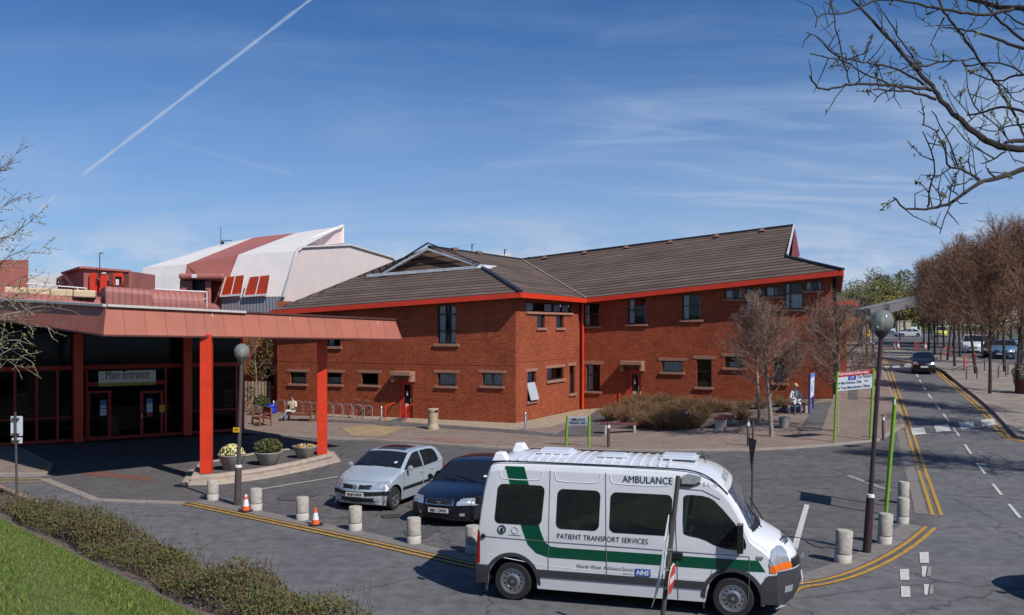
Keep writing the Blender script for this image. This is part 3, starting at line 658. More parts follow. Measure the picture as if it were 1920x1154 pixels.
g = MB(); g.bar(m_+o_, K2t+o_, .14, .045); g.bar(K2t+o_, K3t+o_, .14, .045); g.bar(K1b-Vector((0, 0, .02)), K2b-Vector((0, 0, .02)), .1, .05); g.bar(K0b-Vector((0, 0, .02)), K1b-Vector((0, 0, .02)), .1, .05); g.build('drip_edge', mat('dark_red_trim', (.11, .03, .022), .6), cn, world=True)
g = MB()
for t in (.31, .575, .92): p = K1t.lerp(K2t, t)+Vector((.03, -.04, -.06)); g.bar(p, p+Vector((0.02, -.03, -.13)), .018, .012)
g.build('rain_streak_clip', M_CAPW, cn, world=True)
cang = math.atan2(7.4, 7.55)
for (x, y, zb, zt, w_) in ((-9.47, 28.1, .25, 4.55, .34), (-6.74, 32.2, .25, 4.4, .34)):
    g = MB(); g.box((x, y, (zb+zt)/2), (w_, w_, zt-zb), rz=cang-.62); g.build('column', M_RED, cn, world=True, bevel=.012)
WE = Wall(G2(-60, 841), G2(458, 808), 4.95, 4.4, 0.0)
def wbar(mb, x0, y0, x1, y1, o0=-.06, o1=.08):
    t0, t1, z0, z1 = WE.rect(x0, y0, x1, y1); WE.bx(mb, min(t0, t1), max(t0, t1), max(z0, 0.004), z1, o0, o1)
en = empty('entrance_hall', (-16, 39, 0), 0, 'dark glazed entrance hall with red framing under the canopy', 'building')
g = MB()
for x in (135.5, 340): 
    g = MB(); t0, z0 = WE.px(x, 700); WE.bx(g, t0, t0+.36, 0, 4.5, .1, .45); g.build('pillar', M_RED, en, world=True, bevel=.01)
M_DRED = mat('entrance_frame_red', (0.36, 0.025, 0.010), 0.6)
g = MB(); L = WE.L
tz = WE.px(70, 690)[1]; WE.bx(g, 0, L, tz-.12, tz+.06, -.05, .09)
WE.bx(g, 0, L, 0.004, .14, -.05, .06)
for x in (25, 66, 105, 160, 308, 352, 441): t0 = WE.px(x, 700)[0]; WE.bx(g, t0, t0+.1, .14, tz-.12, -.04, .07)
for a, b in ((-40, 135), (352, 441)): WE.bx(g, WE.px(a, 700)[0], WE.px(b, 700)[0], 1.0, 1.06, -.03, .05)
t0 = WE.px(455, 700)[0]; WE.bx(g, t0-.15, t0+.05, .14, 4.3, -.05, .1)
WE.bx(g, WE.px(160, 700)[0], WE.px(308, 700)[0], 2.28, 2.46, -.05, .12)
g.build('glazing_frame', M_DRED, en, world=True)
g = MB(); a, b = WE.px(208, 760)[0], WE.px(262, 760)[0]
for t0, t1 in ((0, a), (b, L)): g.add([WE.p(t0, .1, 0), WE.p(t1, .1, 0), WE.p(t1, 4.4, 0), WE.p(t0, 4.6, 0)], [(0, 1, 2, 3)])
g.add([WE.p(a, 2.4, 0), WE.p(b, 2.4, 0), WE.p(b, 4.4, 0), WE.p(a, 4.5, 0)], [(0, 1, 2, 3)])
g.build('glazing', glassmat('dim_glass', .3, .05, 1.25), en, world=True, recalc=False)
g = MB()
for pr_ in (((164, 168), (202, 208)), ((300, 305), (262, 268))):
    g = MB(); [wbar(g, x0, 733, x1, 826, -.02, .1) for x0, x1 in pr_]; wbar(g, min(pr_[0][0], pr_[1][0]), 733, max(pr_[0][1], pr_[1][1]), 737, -.02, .101); wbar(g, min(pr_[0][0], pr_[1][0]), 818, max(pr_[0][1], pr_[1][1]), 826, -.02, .101); d = g.build('sliding_door', M_DRED, en, world=True)
g = MB(); wbar(g, 263.5, 776, 265.5, 784, .1, .15); sub(g, 'handle', M_STEEL, d)
g = MB()
q = [WE.p(0, .0, -.1), WE.p(L, .0, -.1), WE.p(L, .0, -6), WE.p(0, .0, -6)]; r = [v+Vector((0, 0, 5.0)) for v in q]
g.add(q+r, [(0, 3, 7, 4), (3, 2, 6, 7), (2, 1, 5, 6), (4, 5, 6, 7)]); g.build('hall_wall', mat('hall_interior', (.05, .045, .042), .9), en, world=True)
g = MB(); WE.bx(g, WE.px(210, 760)[0], WE.px(440, 760)[0], .0, 1.1, -4, -3.4); WE.bx(g, 1.5, 3.5, 0, 1.3, -3, -2.3); WE.bx(g, 5, 5.8, 0, .9, -2, -1.5); g.build('reception_counter', mat('counter_wood', (.16, .09, .05), .6), en, world=True)
for i, t in enumerate((.03, .97, 1.0)): pass
# upper dark cladding band under the canopy
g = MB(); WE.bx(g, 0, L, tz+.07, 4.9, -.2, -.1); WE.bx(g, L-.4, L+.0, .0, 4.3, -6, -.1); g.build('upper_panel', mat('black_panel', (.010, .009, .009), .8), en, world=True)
# sign MAIN ENTRANCE
s_ = empty('entrance_sign', WE.p(WE.px(236, 710)[0], 2.6, .2), 0, 'white board reading Main Entrance above the sliding doors', 'sign')
t0, t1, z0, z1 = WE.rect(183.5, 695, 290.5, 723); g = MB(); WE.bx(g, t0, t1, z0, z1, .13, .19); g.build('board', mat('sign_cream', (.80, .78, .70), .5), s_, world=True)
g = MB(); WE.bx(g, t0, t1, z0, z0+.14, .19, .196); g.build('green_band', mat('sign_olive', (.36, .36, .06), .5), s_, world=True)
g = MB(); put_text(g, 'Main Entrance', .52, WE.p((t0+t1)/2, z0+.30, .197), (WE.u.x, WE.u.y, 0), (0, 0, 1), align='CENTER', width=(t1-t0)*.76); g.build('lettering', M_BLACK, s_, world=True, recalc=False)
def poster(name, rc, col, label, band=None, out=.09):
    t0, t1, z0, z1 = WE.rect(*rc); o = empty(name, WE.p((t0+t1)/2, z0, out), 0, label, 'poster'); g = MB(); WE.bx(g, t0, t1, z0, z1, out, out+.012); g.build('sheet', mat('poster_'+label[:6], col, .6), o, world=True)
    if band:
        for (f0, f1, c) in band: g = MB(); WE.bx(g, t0, t1, z0+(z1-z0)*f0, z0+(z1-z0)*f1, out+.0125, out+.016); g.build('printed_band', mat('band_%.2f_%.2f' % (c[0], c[2]), c, .6), o, world=True)
poster('notice', (187, 750, 199, 779), (.62, .66, .72), 'blue and white notice left of the open doorway', [(.65, 1, (.1, .2, .45)), (.42, .5, (.1, .2, .45))])
poster('notice', (274, 747, 285, 781), (.66, .66, .68), 'blue, white and red notice right of the open doorway', [(.72, 1, (.12, .25, .5)), (0, .24, (.5, .04, .05))])
poster('notice', (298, 759, 308, 773), (.75, .45, .02), 'small yellow notice on the red door frame')
poster('poster', (28, 738, 52, 777), (.10, .11, .05), 'dark olive poster behind the left glazing', [(.9, 1, (.4, .4, .38)), (0, .15, (.3, .32, .05))], -.05)
poster('poster', (420, 731, 437, 763), (.10, .11, .06), 'dark poster with pale border behind the right glazing', [(.9, 1, (.4, .4, .38)), (0, .12, (.3, .32, .05))], -.05)
# ================================================================== GROUND
M_ROAD = asphalt('road_tarmac', (0.115, 0.114, 0.117), (0.150, 0.147, 0.149), .24)
M_PARK = asphalt('parking_tarmac', (0.098, 0.093, 0.092), (0.128, 0.121, 0.117), .3)
M_PAVE = brickmat('pinkish_block_paving', (0.27, 0.205, 0.165), (0.215, 0.16, 0.135), (0.15, 0.12, 0.10), .22, .11, uv=False, mort=.006, var=.22, rotz=.45)
M_PAVEG = brickmat('grey_block_paving', (0.130, 0.120, 0.115), (0.105, 0.098, 0.094), (0.055, 0.052, 0.05), .22, .11, uv=False, mort=.006, var=.2, rotz=.75)
M_PAVER = brickmat('red_block_paving', (0.20, 0.085, 0.06), (0.17, 0.075, 0.055), (0.10, 0.06, 0.05), .22, .11, uv=False, mort=.006, var=.2, rotz=.75)
M_PAVEB = brickmat('buff_block_paving', (0.38, 0.27, 0.15), (0.30, 0.22, 0.13), (0.2, 0.15, 0.1), .4, .4, uv=False, mort=.008, off=0, var=.2, rotz=.45)
M_GRAV = mat('buff_gravel_margin', (0.34, 0.27, 0.19), 0.95, var=.3, scale=6, bump=.5, bscale=60)
M_SOIL = mat('dry_soil', (0.13, 0.095, 0.075), 0.95, var=.4, scale=5, bump=.6, bscale=20)
M_KERB = mat('concrete_kerb', (0.27, 0.23, 0.20), 0.85, var=.15, scale=3, bump=.2)
M_YEL = mat('yellow_road_paint', (0.42, 0.235, 0.035), 0.75, var=.3, scale=7)
M_WHP = mat('white_road_paint', (0.52, 0.51, 0.48), 0.75, var=.25, scale=9)
M_WHF = mat('worn_white_paint', (0.24, 0.23, 0.215), 0.8, var=.3, scale=9)
M_GRND = mat('rough_grass_and_earth', (0.075, 0.085, 0.035), 0.95, var=.5, scale=.5)
# terrain
g = MB(); xs = [-900, -300, -120, -60, -30, -15, -6, 0, 4]+[4+1.2*k for k in range(1, 12)]+[19, 24, 32, 50, 90, 200, 500, 1200]; ys = [-60, -10, 0, 6, 12, 18, 25]+[25+1.2*k for k in range(1, 30)]+[62, 70, 80, 100, 130, 180, 260, 400, 900, 2500]
for y in ys:
    for x in xs: g.v.append((x, y, gz(x, y)-.09))
nx = len(xs)
g.f = [(j*nx+i, j*nx+i+1, (j+1)*nx+i+1, (j+1)*nx+i) for j in range(len(ys)-1) for i in range(nx-1)]; g.mi = [0]*len(g.f); g.uv = [None]*len(g.f)
tag(g.build('ground', M_GRND, recalc=False), kind='structure')
def px(l): return [G2(*p) for p in l]
# tarmac of the forecourt and both roads
kerbL = [(-22, 33.8), (-13.5, 25.3), (-3.55, 15.1), (2.0, 9.6), (9, 2)]
rd_r = px([(1752, 700), (1800, 722), (1860, 772), (1905, 815)]); rd_r = [tuple(p) for p in rd_r]
sheet('road', [(-22, 33.8), (-13.5, 25.3), (-3.55, 15.1), (2, 9.6), (9, 2), (30, 2), (30, 24)]+rd_r[::-1]+px([(1700, 640)])+[(34, 92), (37, 112), (42, 150), (52, 190), (30, 190), (31, 140)]+px([(1630, 640), (1640, 712)])+[G2(1672, 800)]+px([(1675, 840), (1560, 830), (1400, 836), (1240, 838), (1000, 836), (780, 822), (600, 812)])+[(-12, 37.5), (-24, 34.5)], 0.0, M_ROAD)
# drop-off apron
apron = px([(84, 900), (180, 938), (350, 944), (800, 1040), (900, 1062)])+[(2.0, 16.3), (5.4, 16.6)]+px([(1480, 1100), (1600, 1080), (1700, 1035), (1748, 992), (1752, 965), (1725, 880), (1703, 815), (1560, 828), (1400, 834), (1240, 836), (1000, 834), (780, 820), (600, 812)])+[(-11, 40), (-20, 36)]
sheet('parking_area', apron, 0.008, M_PARK)
sheet('block_paving', px([(88, 897), (186, 934), (350, 941), (385, 905), (330, 900), (440, 855), (640, 830), (600, 812)])+[(-11, 40), (-20.3, 36.1)], 0.014, M_PAVEG)
sheet('block_paving', px([(130, 886), (170, 893), (285, 904), (287, 897), (170, 884)]), 0.020, M_PAVER)
pv = px([(455, 812), (600, 824), (690, 826), (780, 832), (900, 840), (1000, 843), (1120, 846), (1240, 847), (1400, 846), (1480, 842), (1560, 836), (1640, 828), (1690, 800), (1672, 745), (1648, 690)])+[(29.5, 92), (31, 120), (26, 120), (24.8, 75), (22.0, 60), (20.4, 57.2), (16.0, 45.2), (3.9, 51.5), (0.18, 44.0), (-12.96, 50.0), (-14, 52), (-15.5, 47)]+[(-13.5, 42.2)]
sheet('pavement', pv, 0.075, M_PAVE)
g = MB(); kl = px([(455, 812), (600, 824), (690, 826), (780, 832), (900, 840), (1000, 843), (1120, 846), (1240, 847), (1400, 846), (1480, 842), (1560, 836), (1640, 828), (1690, 800), (1672, 745), (1648, 690)])+[(29.5, 92), (31, 120)]
kl = dense(kl, 1.2); sweep(g, kl, [(-.13, .0), (-.12, .07), (-.1, .085), (.02, .085), (.02, .0)]); tag(g.build('kerb', M_KERB), kind='structure')
sheet('paving_band', px([(640, 806), (700, 800), (760, 806), (740, 813), (715, 822), (660, 821)]), 0.083, M_PAVEB)
sheet('paving_band', px([(785, 826), (795, 823), (900, 829), (905, 834), (860, 835)]), 0.083, mat('faded_red_paving', (.24, .135, .10), .9, var=.25, scale=4))
sheet('building_margin', [tuple(WDA.p(1, 0).xy), tuple(WDA.p(WDA.L, 0).xy)]+[(3.9, 51.5), (7.5, 49.6)]+px([(1120, 776), (1030, 805), (960, 810), (860, 802), (650, 786)]), 0.083, M_GRAV)
sheet('path', px([(1035, 822), (1130, 822), (1165, 772), (1120, 772)]), 0.091, M_PARK)
sheet('path', px([(700, 800), (735, 803), (766, 787), (752, 786)]), 0.091, M_PARK)
sheet('path', px([(560, 792), (720, 799), (960, 815), (1035, 822), (1040, 817), (960, 809), (720, 794), (560, 788)]), 0.087, M_PARK)
sheet('path', px([(1500, 812), (1540, 812), (1560, 755), (1528, 760)]), 0.091, M_PARK)
sheet('path', px([(1590, 752), (1608, 752), (1612, 640), (1604, 640)]), 0.091, M_PARK)
sheet('planting_bed', px([(1135, 806), (1240, 812), (1340, 806), (1400, 800), (1500, 768), (1540, 752)])+[tuple(WBC.p(11.5, 0, .1).xy), tuple(WBC.p(4, 0, .1).xy)], 0.095, M_SOIL)
# drop kerb line left, and left footpath
g = MB(); sweep(g, dense(px([(84, 900), (180, 938), (350, 944)]), .8), [(-.16, .0), (-.15, .03), (.12, .03), (.13, .012)]); tag(g.build('flush_kerb', M_KERB), kind='structure')
fp = px([(-60, 845), (0, 843), (26, 843), (50, 855), (91, 876), (82, 893), (-60, 893)]); sheet('footpath', fp, 0.11, M_PAVE)
g = MB(); sweep(g, dense(px([(26, 843), (50, 855), (91, 876), (82, 893), (-60, 893)]), .8), [(-.02, .115), (.12, .115), (.14, .1), (.15, 0)]); tag(g.build('kerb', M_KERB), kind='structure')
sheet('yellow_kerb_mark', px([(85, 878), (90, 876.5), (83, 891), (78, 891)]), .121, M_YEL)
line_strip('yellow_line', px([(-60, 900), (83, 899)]), .12, .012, M_YEL); line_strip('yellow_line', px([(-60, 905), (80, 904)]), .12, .012, M_YEL)
# far (right) kerb and the car park side
rk = px([(1905, 822), (1862, 775), (1800, 724), (1752, 690)])+[(33.5, 92), (36, 112), (41, 150)]
rk = dense([(24, 22)]+rk, 2.0)
g = MB(); sweep(g, rk, [(.02, .0), (.0, .11), (-.02, .125), (-.16, .125)]); tag(g.build('kerb', M_KERB), kind='structure')
sheet('pavement', rk+[(60, 150), (60, 22)], 0.10, mat('verge_paving', (.23, .195, .165), .9, var=.3, scale=1.5))
sheet('car_park', [(32, 44), (35, 60), (40, 92), (50, 140), (95, 140), (95, 44)], .12, M_PARK)
sheet('far_junction', [(15, 120), (60, 120), (90, 170), (90, 260), (10, 260)], .03, M_ROAD, step=3)
# road paint
dl = [(350, 945), (500, 977), (650, 1009), (800, 1043), (900, 1066)]; dl = smooth_line([G2(*p) for p in dl], 1)
line_strip('yellow_line', dl, .09, .020, M_YEL, .10); line_strip('yellow_line', dl, .09, .020, M_YEL, -.10)
dr = smooth_line([(2.0, 15.9), (4.8, 15.9)]+px([(1482, 1102), (1560, 1092), (1640, 1063), (1705, 1025), (1745, 990)]), 2)
line_strip('yellow_line', dr, .09, .020, M_YEL, .10); line_strip('yellow_line', dr, .09, .020, M_YEL, -.10)
dv = px([(1757, 967), (1742, 920), (1722, 860), (1703, 800), (1682, 740), (1664, 690), (1655, 665)]); dv = smooth_line(dv, 2)
line_strip('yellow_line', dv, .09, .014, M_YEL, .10); line_strip('yellow_line', dv, .09, .014, M_YEL, -.10)
dw = offset_line(rk, .35); line_strip('yellow_line', dw[6:], .09, .014, M_YEL, .1); line_strip('yellow_line', dw[6:], .09, .014, M_YEL, -.1)
cl = smooth_line(px([(1960, 1030), (1915, 975), (1860, 905), (1800, 820), (1760, 765), (1735, 735), (1700, 680), (1682, 655)]), 2); cl = dense(cl, .25)
acc = 0; seg = []; k = 0
segs = []
for a, b in zip(cl, cl[1:]):
    acc += math.dist(a, b); 
    if acc % 3.4 < 2.1: seg.append(a)
    else:
        if len(seg) > 3: segs.append(seg)
        seg = []
for s in segs: line_strip('centre_line', s, .085, .014, M_WHP)
for x, y, dx in ((1721, 810, 14), (1766, 804.5, 15), (1812, 799, 15), (1852, 793.5, 14)):
    sheet('crossing_mark', px([(x-dx, y-5), (x+dx-3, y-7.5), (x+dx+2, y+4.5), (x-dx+5, y+7.5)]), .018, M_WHP)
for x, y, dx in ((1661, 690, 5), (1680, 688.5, 7), (1702, 686, 7)):
    sheet('crossing_mark', px([(x-dx, y-2), (x+dx-1, y-3), (x+dx+1, y+2), (x-dx+1, y+3)]), .018, M_WHP)
# worn give-way blocks at the mouth of the forecourt
for x, y in ((1696, 1079), (1698, 1111), (1733, 1047), (1737, 1073), (1741, 1107)):
    rr = random.Random(x); q = [(x-9, y-10), (x+8, y-10+rr.uniform(-1, 1)), (x+9, y+10), (x-8, y+10)]
    if x > 1733:
        sheet('give_way_mark', px([(x-9, y-10), (x+1, y-10), (x-2, y+10), (x-8, y+10)]), .014, M_WHP); sheet('give_way_mark', px([(x+4, y-9), (x+9, y-9), (x+9, y+8), (x+1, y+9), (x+1, y+4)]), .014, M_WHF)
    else: sheet('give_way_mark', px(q), .014, M_WHP)
line_strip('bay_line', px([(487, 919), (634, 895)]), .08, .022, M_WHP); line_strip('bay_line', px([(1487, 1040), (1513, 948)]), .13, .022, M_WHP)
line_strip('bay_line', px([(1590, 893), (1650, 915), (1672, 922)]), .22, .022, M_WHF)
line_strip('flush_strip', px([(1695, 830), (1720, 900)]), .6, .013, mat('pale_concrete_strip', (.13, .125, .12), .9, var=.2, scale=6))
M_EDGE = mat('pale_edging_setts', (.185, .165, .15), .9, var=.22, scale=5)
line_strip('edging_band', offset_line(dl, .42), .42, .016, M_EDGE); line_strip('edging_band', offset_line(dr, .42), .46, .016, M_EDGE); line_strip('edging_band', offset_line(dv[:26], .36), .30, .018, M_EDGE)
# stains on the tarmac
for i, (x, y, s) in enumerate(((560, 930, 1.0), (790, 1000, .9), (1000, 870, .6), (1545, 1020, .7), (680, 935, .5))):
    rr = random.Random(i); c = G2(x, y); sheet('oil_stain', [(c[0]+s*rr.uniform(.5, 1)*math.cos(t)*.6, c[1]+s*rr.uniform(.5, 1)*math.sin(t)) for t in [k*math.pi/7 for k in range(14)]], .026, mat('oil_stain', (.092, .088, .086), .6, var=.3, scale=6))
for x, y, c in ((1245, 842, 1), (1640, 905, 1), (735, 970, 0), (1600, 837, 1)):
    p = G2(x, y); g = MB(); g.box((p[0], p[1], gz(*p)+.03), (.5, .35, .02), rz=.3); tag(g.build('drain_cover', mat('cast_iron', (.05, .045, .04), .6)), kind='structure')
# planter island
isl = px([(337, 912), (420, 909), (500, 898), (570, 884), (640, 866), (628, 850), (600, 847), (480, 858), (352, 884)])
g = MB(); gi = smooth_line(isl+[isl[0]], 1)[:-1]
sweep(g, isl, [(0, .0), (.04, .06), (.30, .11), (.33, .12), (.31, .2), (.36, .27), (.44, .285), (.56, .27), (.58, .24)], closed=True)
io = g.build('island_kerb', mat('pale_precast_kerb', (.36, .29, .23), .85, var=.2, scale=4, bump=.2), smooth=True); tag(io, kind='structure')
inner = offset_line([isl[-1]]+isl+[isl[0]], .5)[1:-1]; sheet('island_paving', inner, .25, M_PAVEG)
sheet('island_kerb_mark', px([(395, 874), (455, 866), (470, 866), (520, 858), (523, 856), (470, 862), (400, 870)]), .256, M_WHP) if 0 else None
# grass bank with its kerb
M_GRASSB = mat('turf', (0.100, 0.130, 0.024), 0.95, var=.45, scale=1.6, bump=.4, bscale=25)
g = MB(); na, nd = 40, 34; ax = Vector((1, -1)).normalized(); nn = Vector((-1, -1)).normalized(); o0 = Vector((5.85, 5.85))
for i in range(na+1):
    t = -36+i*1.4
    for j in range(nd+1):
        d = -.02+j*.35 if j < 30 else 10.15+(j-29)*6; p = o0+ax*t+nn*d; z = bank_z(p.x, p.y); rr = .03*math.sin(p.x*1.7+p.y)*clamp((d-2)) ; g.v.append((p.x, p.y, max(z, .0)+.02+rr if d > .3 else .0+.02))
g.f = [(i*(nd+1)+j, (i+1)*(nd+1)+j, (i+1)*(nd+1)+j+1, i*(nd+1)+j+1) for i in range(na) for j in range(nd)]; g.mi = [0 if True else 1]*len(g.f)
g.uv = [None]*len(g.f); g.mi = [1 if j < 6 else 0 for i in range(na) for j in range(nd)]
tag(g.build('grass_bank', [M_GRASSB, M_SOIL], smooth=True, recalc=True, angle=None), kind='structure')
g = MB(); q = [tuple(o0+ax*t) for t in [-36+k*1.5 for k in range(30)]]; sweep(g, q, [(-.0, .0), (-.0, .10), (-.03, .12), (-.17, .12), (-.18, .05)][::1]); tag(g.build('kerb', mat('pink_kerb', (.30, .19, .15), .85, var=.3, scale=3)), kind='structure')
g = MB(); q = [tuple(o0+ax*t+nn*2.1) for t in [-36+k*1.5 for k in range(34)]]
for a, b in zip(q, q[1:]): g.bar((a[0], a[1], .50), (b[0], b[1], .50), .12, .1)
tag(g.build('edging_strip', mat('weathered_edging', (.12, .10, .085), .9, var=.3, scale=4)), kind='structure')
# blades of grass
rnd = random.Random(5); g = MB(); cols = 0
for k in range(120000):
    d = 2.15+rnd.random()**1.15*4.6; t = rnd.uniform(-22, -2); p = o0+ax*t+nn*d
    if p.y < 5 or p.x/p.y < -.62 or p.x/p.y > -.2: continue
    z = bank_z(p.x, p.y)+.02; h_ = rnd.uniform(.03, .075); a = rnd.uniform(0, 6.28); w_ = (.004+.0006*p.y)*rnd.uniform(.5, 1.5); lx, ly = rnd.uniform(-.03, .03), rnd.uniform(-.03, .03)
    g.cur = rnd.randrange(3); g.add([(p.x-w_*math.cos(a), p.y-w_*math.sin(a), z), (p.x+w_*math.cos(a), p.y+w_*math.sin(a), z), (p.x+lx, p.y+ly, z+h_)], [(0, 1, 2)])
GM = [mat('grass_blade_green', (.10, .16, .022), .8), mat('grass_blade_yellow', (.19, .20, .045), .8), mat('grass_blade_deep', (.06, .115, .015), .8)]
tag(g.build('grass', GM, recalc=False), kind='stuff')
# ================================================================== VEHICLES
def interp(tab, x):
    if x <= tab[0][0]: return tab[0][1]
    for (a, b), (c, d) in zip(tab, tab[1:]):
        if x <= c: return b+(d-b)*(x-a)/(c-a) if c > a else d
    return tab[-1][1]
def in_poly(poly, x, z):
    c = False; n = len(poly)
    for i in range(n):
        (x0, z0), (x1, z1) = poly[i], poly[(i+1) % n]
        if (z0 > z) != (z1 > z) and x < (x1-x0)*(z-z0)/(z1-z0)+x0: c = not c
    return c
def rrect(x0, x1, z0, z1, r, sk=0.0):
    out = []
    for cx, cz, a0 in ((x1-r, z1-r, 0), (x0+r, z1-r, 90), (x0+r, z0+r, 180), (x1-r, z0+r, 270)):
        for k in range(7): a = R(a0+15*k); z = cz+r*math.sin(a); out.append((cx+r*math.cos(a)+sk*(z-z0), z))
    return out
class Shell:
    """body surface: a ribbon along the side silhouette, a rounded edge and two flanks"""
    def __init__(s, sil, bot, W, r, kf, kr, crown, ds=.025, nr=14, ns=44, xf=None, xr=None):
        pts = dense(smooth_line(sil, 2), ds); s.W = W; s.bot = bot
        X1 = max(p[0] for p in pts); X0 = min(p[0] for p in pts); xf = xf or X1-.02; xr = xr if xr is not None else X0+.02
        cum = [0]
        for a, b in zip(pts, pts[1:]): cum.append(cum[-1]+abs(b[0]-a[0])+.12*abs(b[1]-a[1]))
        s.v = []; s.col = []; rows = []
        n = len(pts)
        for i, (sx, sz) in enumerate(pts):
            a = pts[max(i-1, 0)]; b = pts[min(i+1, n-1)]; tx, tz = b[0]-a[0], b[1]-a[1]; L = math.hypot(tx, tz) or 1; up = clamp(abs(tx)/L)
            bx = xf+(xr-xf)*cum[i]/cum[-1]; bz = bot(bx)
            dx, dz = bx-sx, bz-sz; dist = math.hypot(dx, dz); re = min(r, .42*dist+.002)
            wf = clamp((sx-(X1-1.0))/1.0)**1.4; wr = clamp((X0+.8-sx)/.8)**1.4
            we = W(sx, sz)-re; half = []
            def sh(t): return -kf*wf*t**2.6+kr*wr*t**2.6
            for k in range(nr+1):
                t = k/nr; half.append((sx+sh(t), we*t, sz-crown*up*t*t, 0))
            ex, ez = sx+sh(1), sz-crown*up; dx, dz = bx-ex, bz-ez; dist = math.hypot(dx, dz) or 1e-6; qx, qz = dx/dist, dz/dist; re = min(re, .45*dist)
            for a_ in (22.5, 45, 67.5, 90):
                c_, s_ = math.cos(R(a_)), math.sin(R(a_)); half.append((ex+qx*re*(1-c_), we+re*s_, ez+qz*re*(1-c_), 1))
            x0_, z0_ = ex+qx*re, ez+qz*re
            for k in range(1, ns+1):
                t = k/ns; x = x0_+(bx-x0_)*t; z = z0_+(bz-z0_)*t; half.append((x, W(x, z), z, 2))
            rows.append(half)
        m = len(rows[0]); vs = []; part = []
        for h_ in rows: vs += [(x, -y, z) for x, y, z, k in h_[:0:-1]]+[(x, y, z) for x, y, z, k in h_]
        w_ = 2*m-1; kinds = [k for *_, k in rows[0][:0:-1]]+[k for *_, k in rows[0]]
        fs = [(i*w_+j, i*w_+j+1, (i+1)*w_+j+1, (i+1)*w_+j) for i in range(n-1) for j in range(w_-1)]
        s.bm = bmesh.new(); bv = [s.bm.verts.new(v) for v in vs]; s.kind = []
        for k, f in enumerate(fs):
            j = k % (w_-1)
            try: s.bm.faces.new([bv[q] for q in f]); s.kind.append(max(kinds[j], kinds[j+1]))
            except ValueError: pass
        s.bm.normal_update()
        top = max(s.bm.faces, key=lambda f: f.calc_center_median().z)
        if top.normal.z < 0:
            for f in s.bm.faces: f.normal_flip()
        s.bm.verts.index_update(); s.bm.faces.index_update(); s.bm.normal_update()
        s.cen = [f.calc_center_median() for f in s.bm.faces]
    def body(s, name, m, parent):
        me = bpy.data.meshes.new(name); s.bm.to_mesh(me); me.materials.append(m); me.polygons.foreach_set('use_smooth', [True]*len(me.polygons))
        o = bpy.data.objects.new(name, me); COL.objects.link(o); o.parent = parent; return o
    def patch(s, name, m, pred, parent, off=.004, flat=False):
        vi = {}; vs = []; fs = []
        for f, c, k in zip(s.bm.faces, s.cen, s.kind):
            if pred(c.x, c.y, c.z, k):
                q = []
                for v in f.verts:
                    if v.index not in vi: vi[v.index] = len(vs); vs.append(v.co+v.normal*off)
                    q.append(vi[v.index])
                fs.append(q)
        if not fs: return None
        me = bpy.data.meshes.new(name); me.from_pydata([tuple(v) for v in vs], [], fs); me.materials.append(m); me.polygons.foreach_set('use_smooth', [True]*len(fs))
        o = bpy.data.objects.new(name, me); COL.objects.link(o); o.parent = parent; return o
def flank(S, name, m, poly, parent, side, off=.006, step=.09, bevel=0):
    """a clean-edged area of the flank: polygon in (x, z) laid on the curved side"""
    bm = bmesh.new(); f = bm.faces.new([bm.verts.new((x, 0, z)) for x, z in poly]); bmesh.ops.triangulate(bm, faces=bm.faces[:])
    for ax_, no in ((0, (1, 0, 0)), (1, (0, 0, 1))):
        lo = min(p[ax_] for p in poly); hi = max(p[ax_] for p in poly); v = lo+step
        while v < hi-.01:
            bmesh.ops.bisect_plane(bm, geom=bm.verts[:]+bm.edges[:]+bm.faces[:], plane_co=(v, 0, 0) if ax_ == 0 else (0, 0, v), plane_no=no, dist=1e-5); v += step
    for v in bm.verts: v.co.y = side*(S.W(v.co.x, v.co.z)+off)
    bm.normal_update()
    for f in bm.faces:
        if f.normal.y*side < 0: f.normal_flip()
    me = bpy.data.meshes.new(name); bm.to_mesh(me); bm.free(); me.materials.append(m); me.polygons.foreach_set('use_smooth', [True]*len(me.polygons))
    o = bpy.data.objects.new(name, me); COL.objects.link(o); o.parent = parent; return o
def paint(name, col, rough=.28, metal=0.0, coat=.6): return mat(name, col, rough, metal=metal, coat=coat)
M_CARGLASS = mat('dark_car_glass', (0.012, 0.015, 0.019), 0.03, spec=.9)
M_TYRE = mat('tyre_rubber', (0.018, 0.018, 0.019), 0.85, var=.2, scale=20)
M_RIM = mat('wheel_silver', (0.42, 0.43, 0.45), 0.32, metal=.8)
M_RIMD = mat('steel_wheel_grey', (0.16, 0.16, 0.17), 0.45, metal=.5)
M_GREYP = mat('charcoal_bumper_plastic', (0.045, 0.046, 0.052), 0.55)
M_LENS = mat('clear_lamp_lens', (0.55, 0.57, 0.60), 0.08, metal=.55)
M_AMBER = mat('amber_lens', (0.75, 0.16, 0.02), 0.15)
M_REDL = mat('red_lens', (0.30, 0.012, 0.012), 0.15)
M_PLATE = mat('number_plate_white', (0.72, 0.72, 0.70), 0.4)
M_UNDER = mat('underbody_black', (0.006, 0.006, 0.006), 0.95)
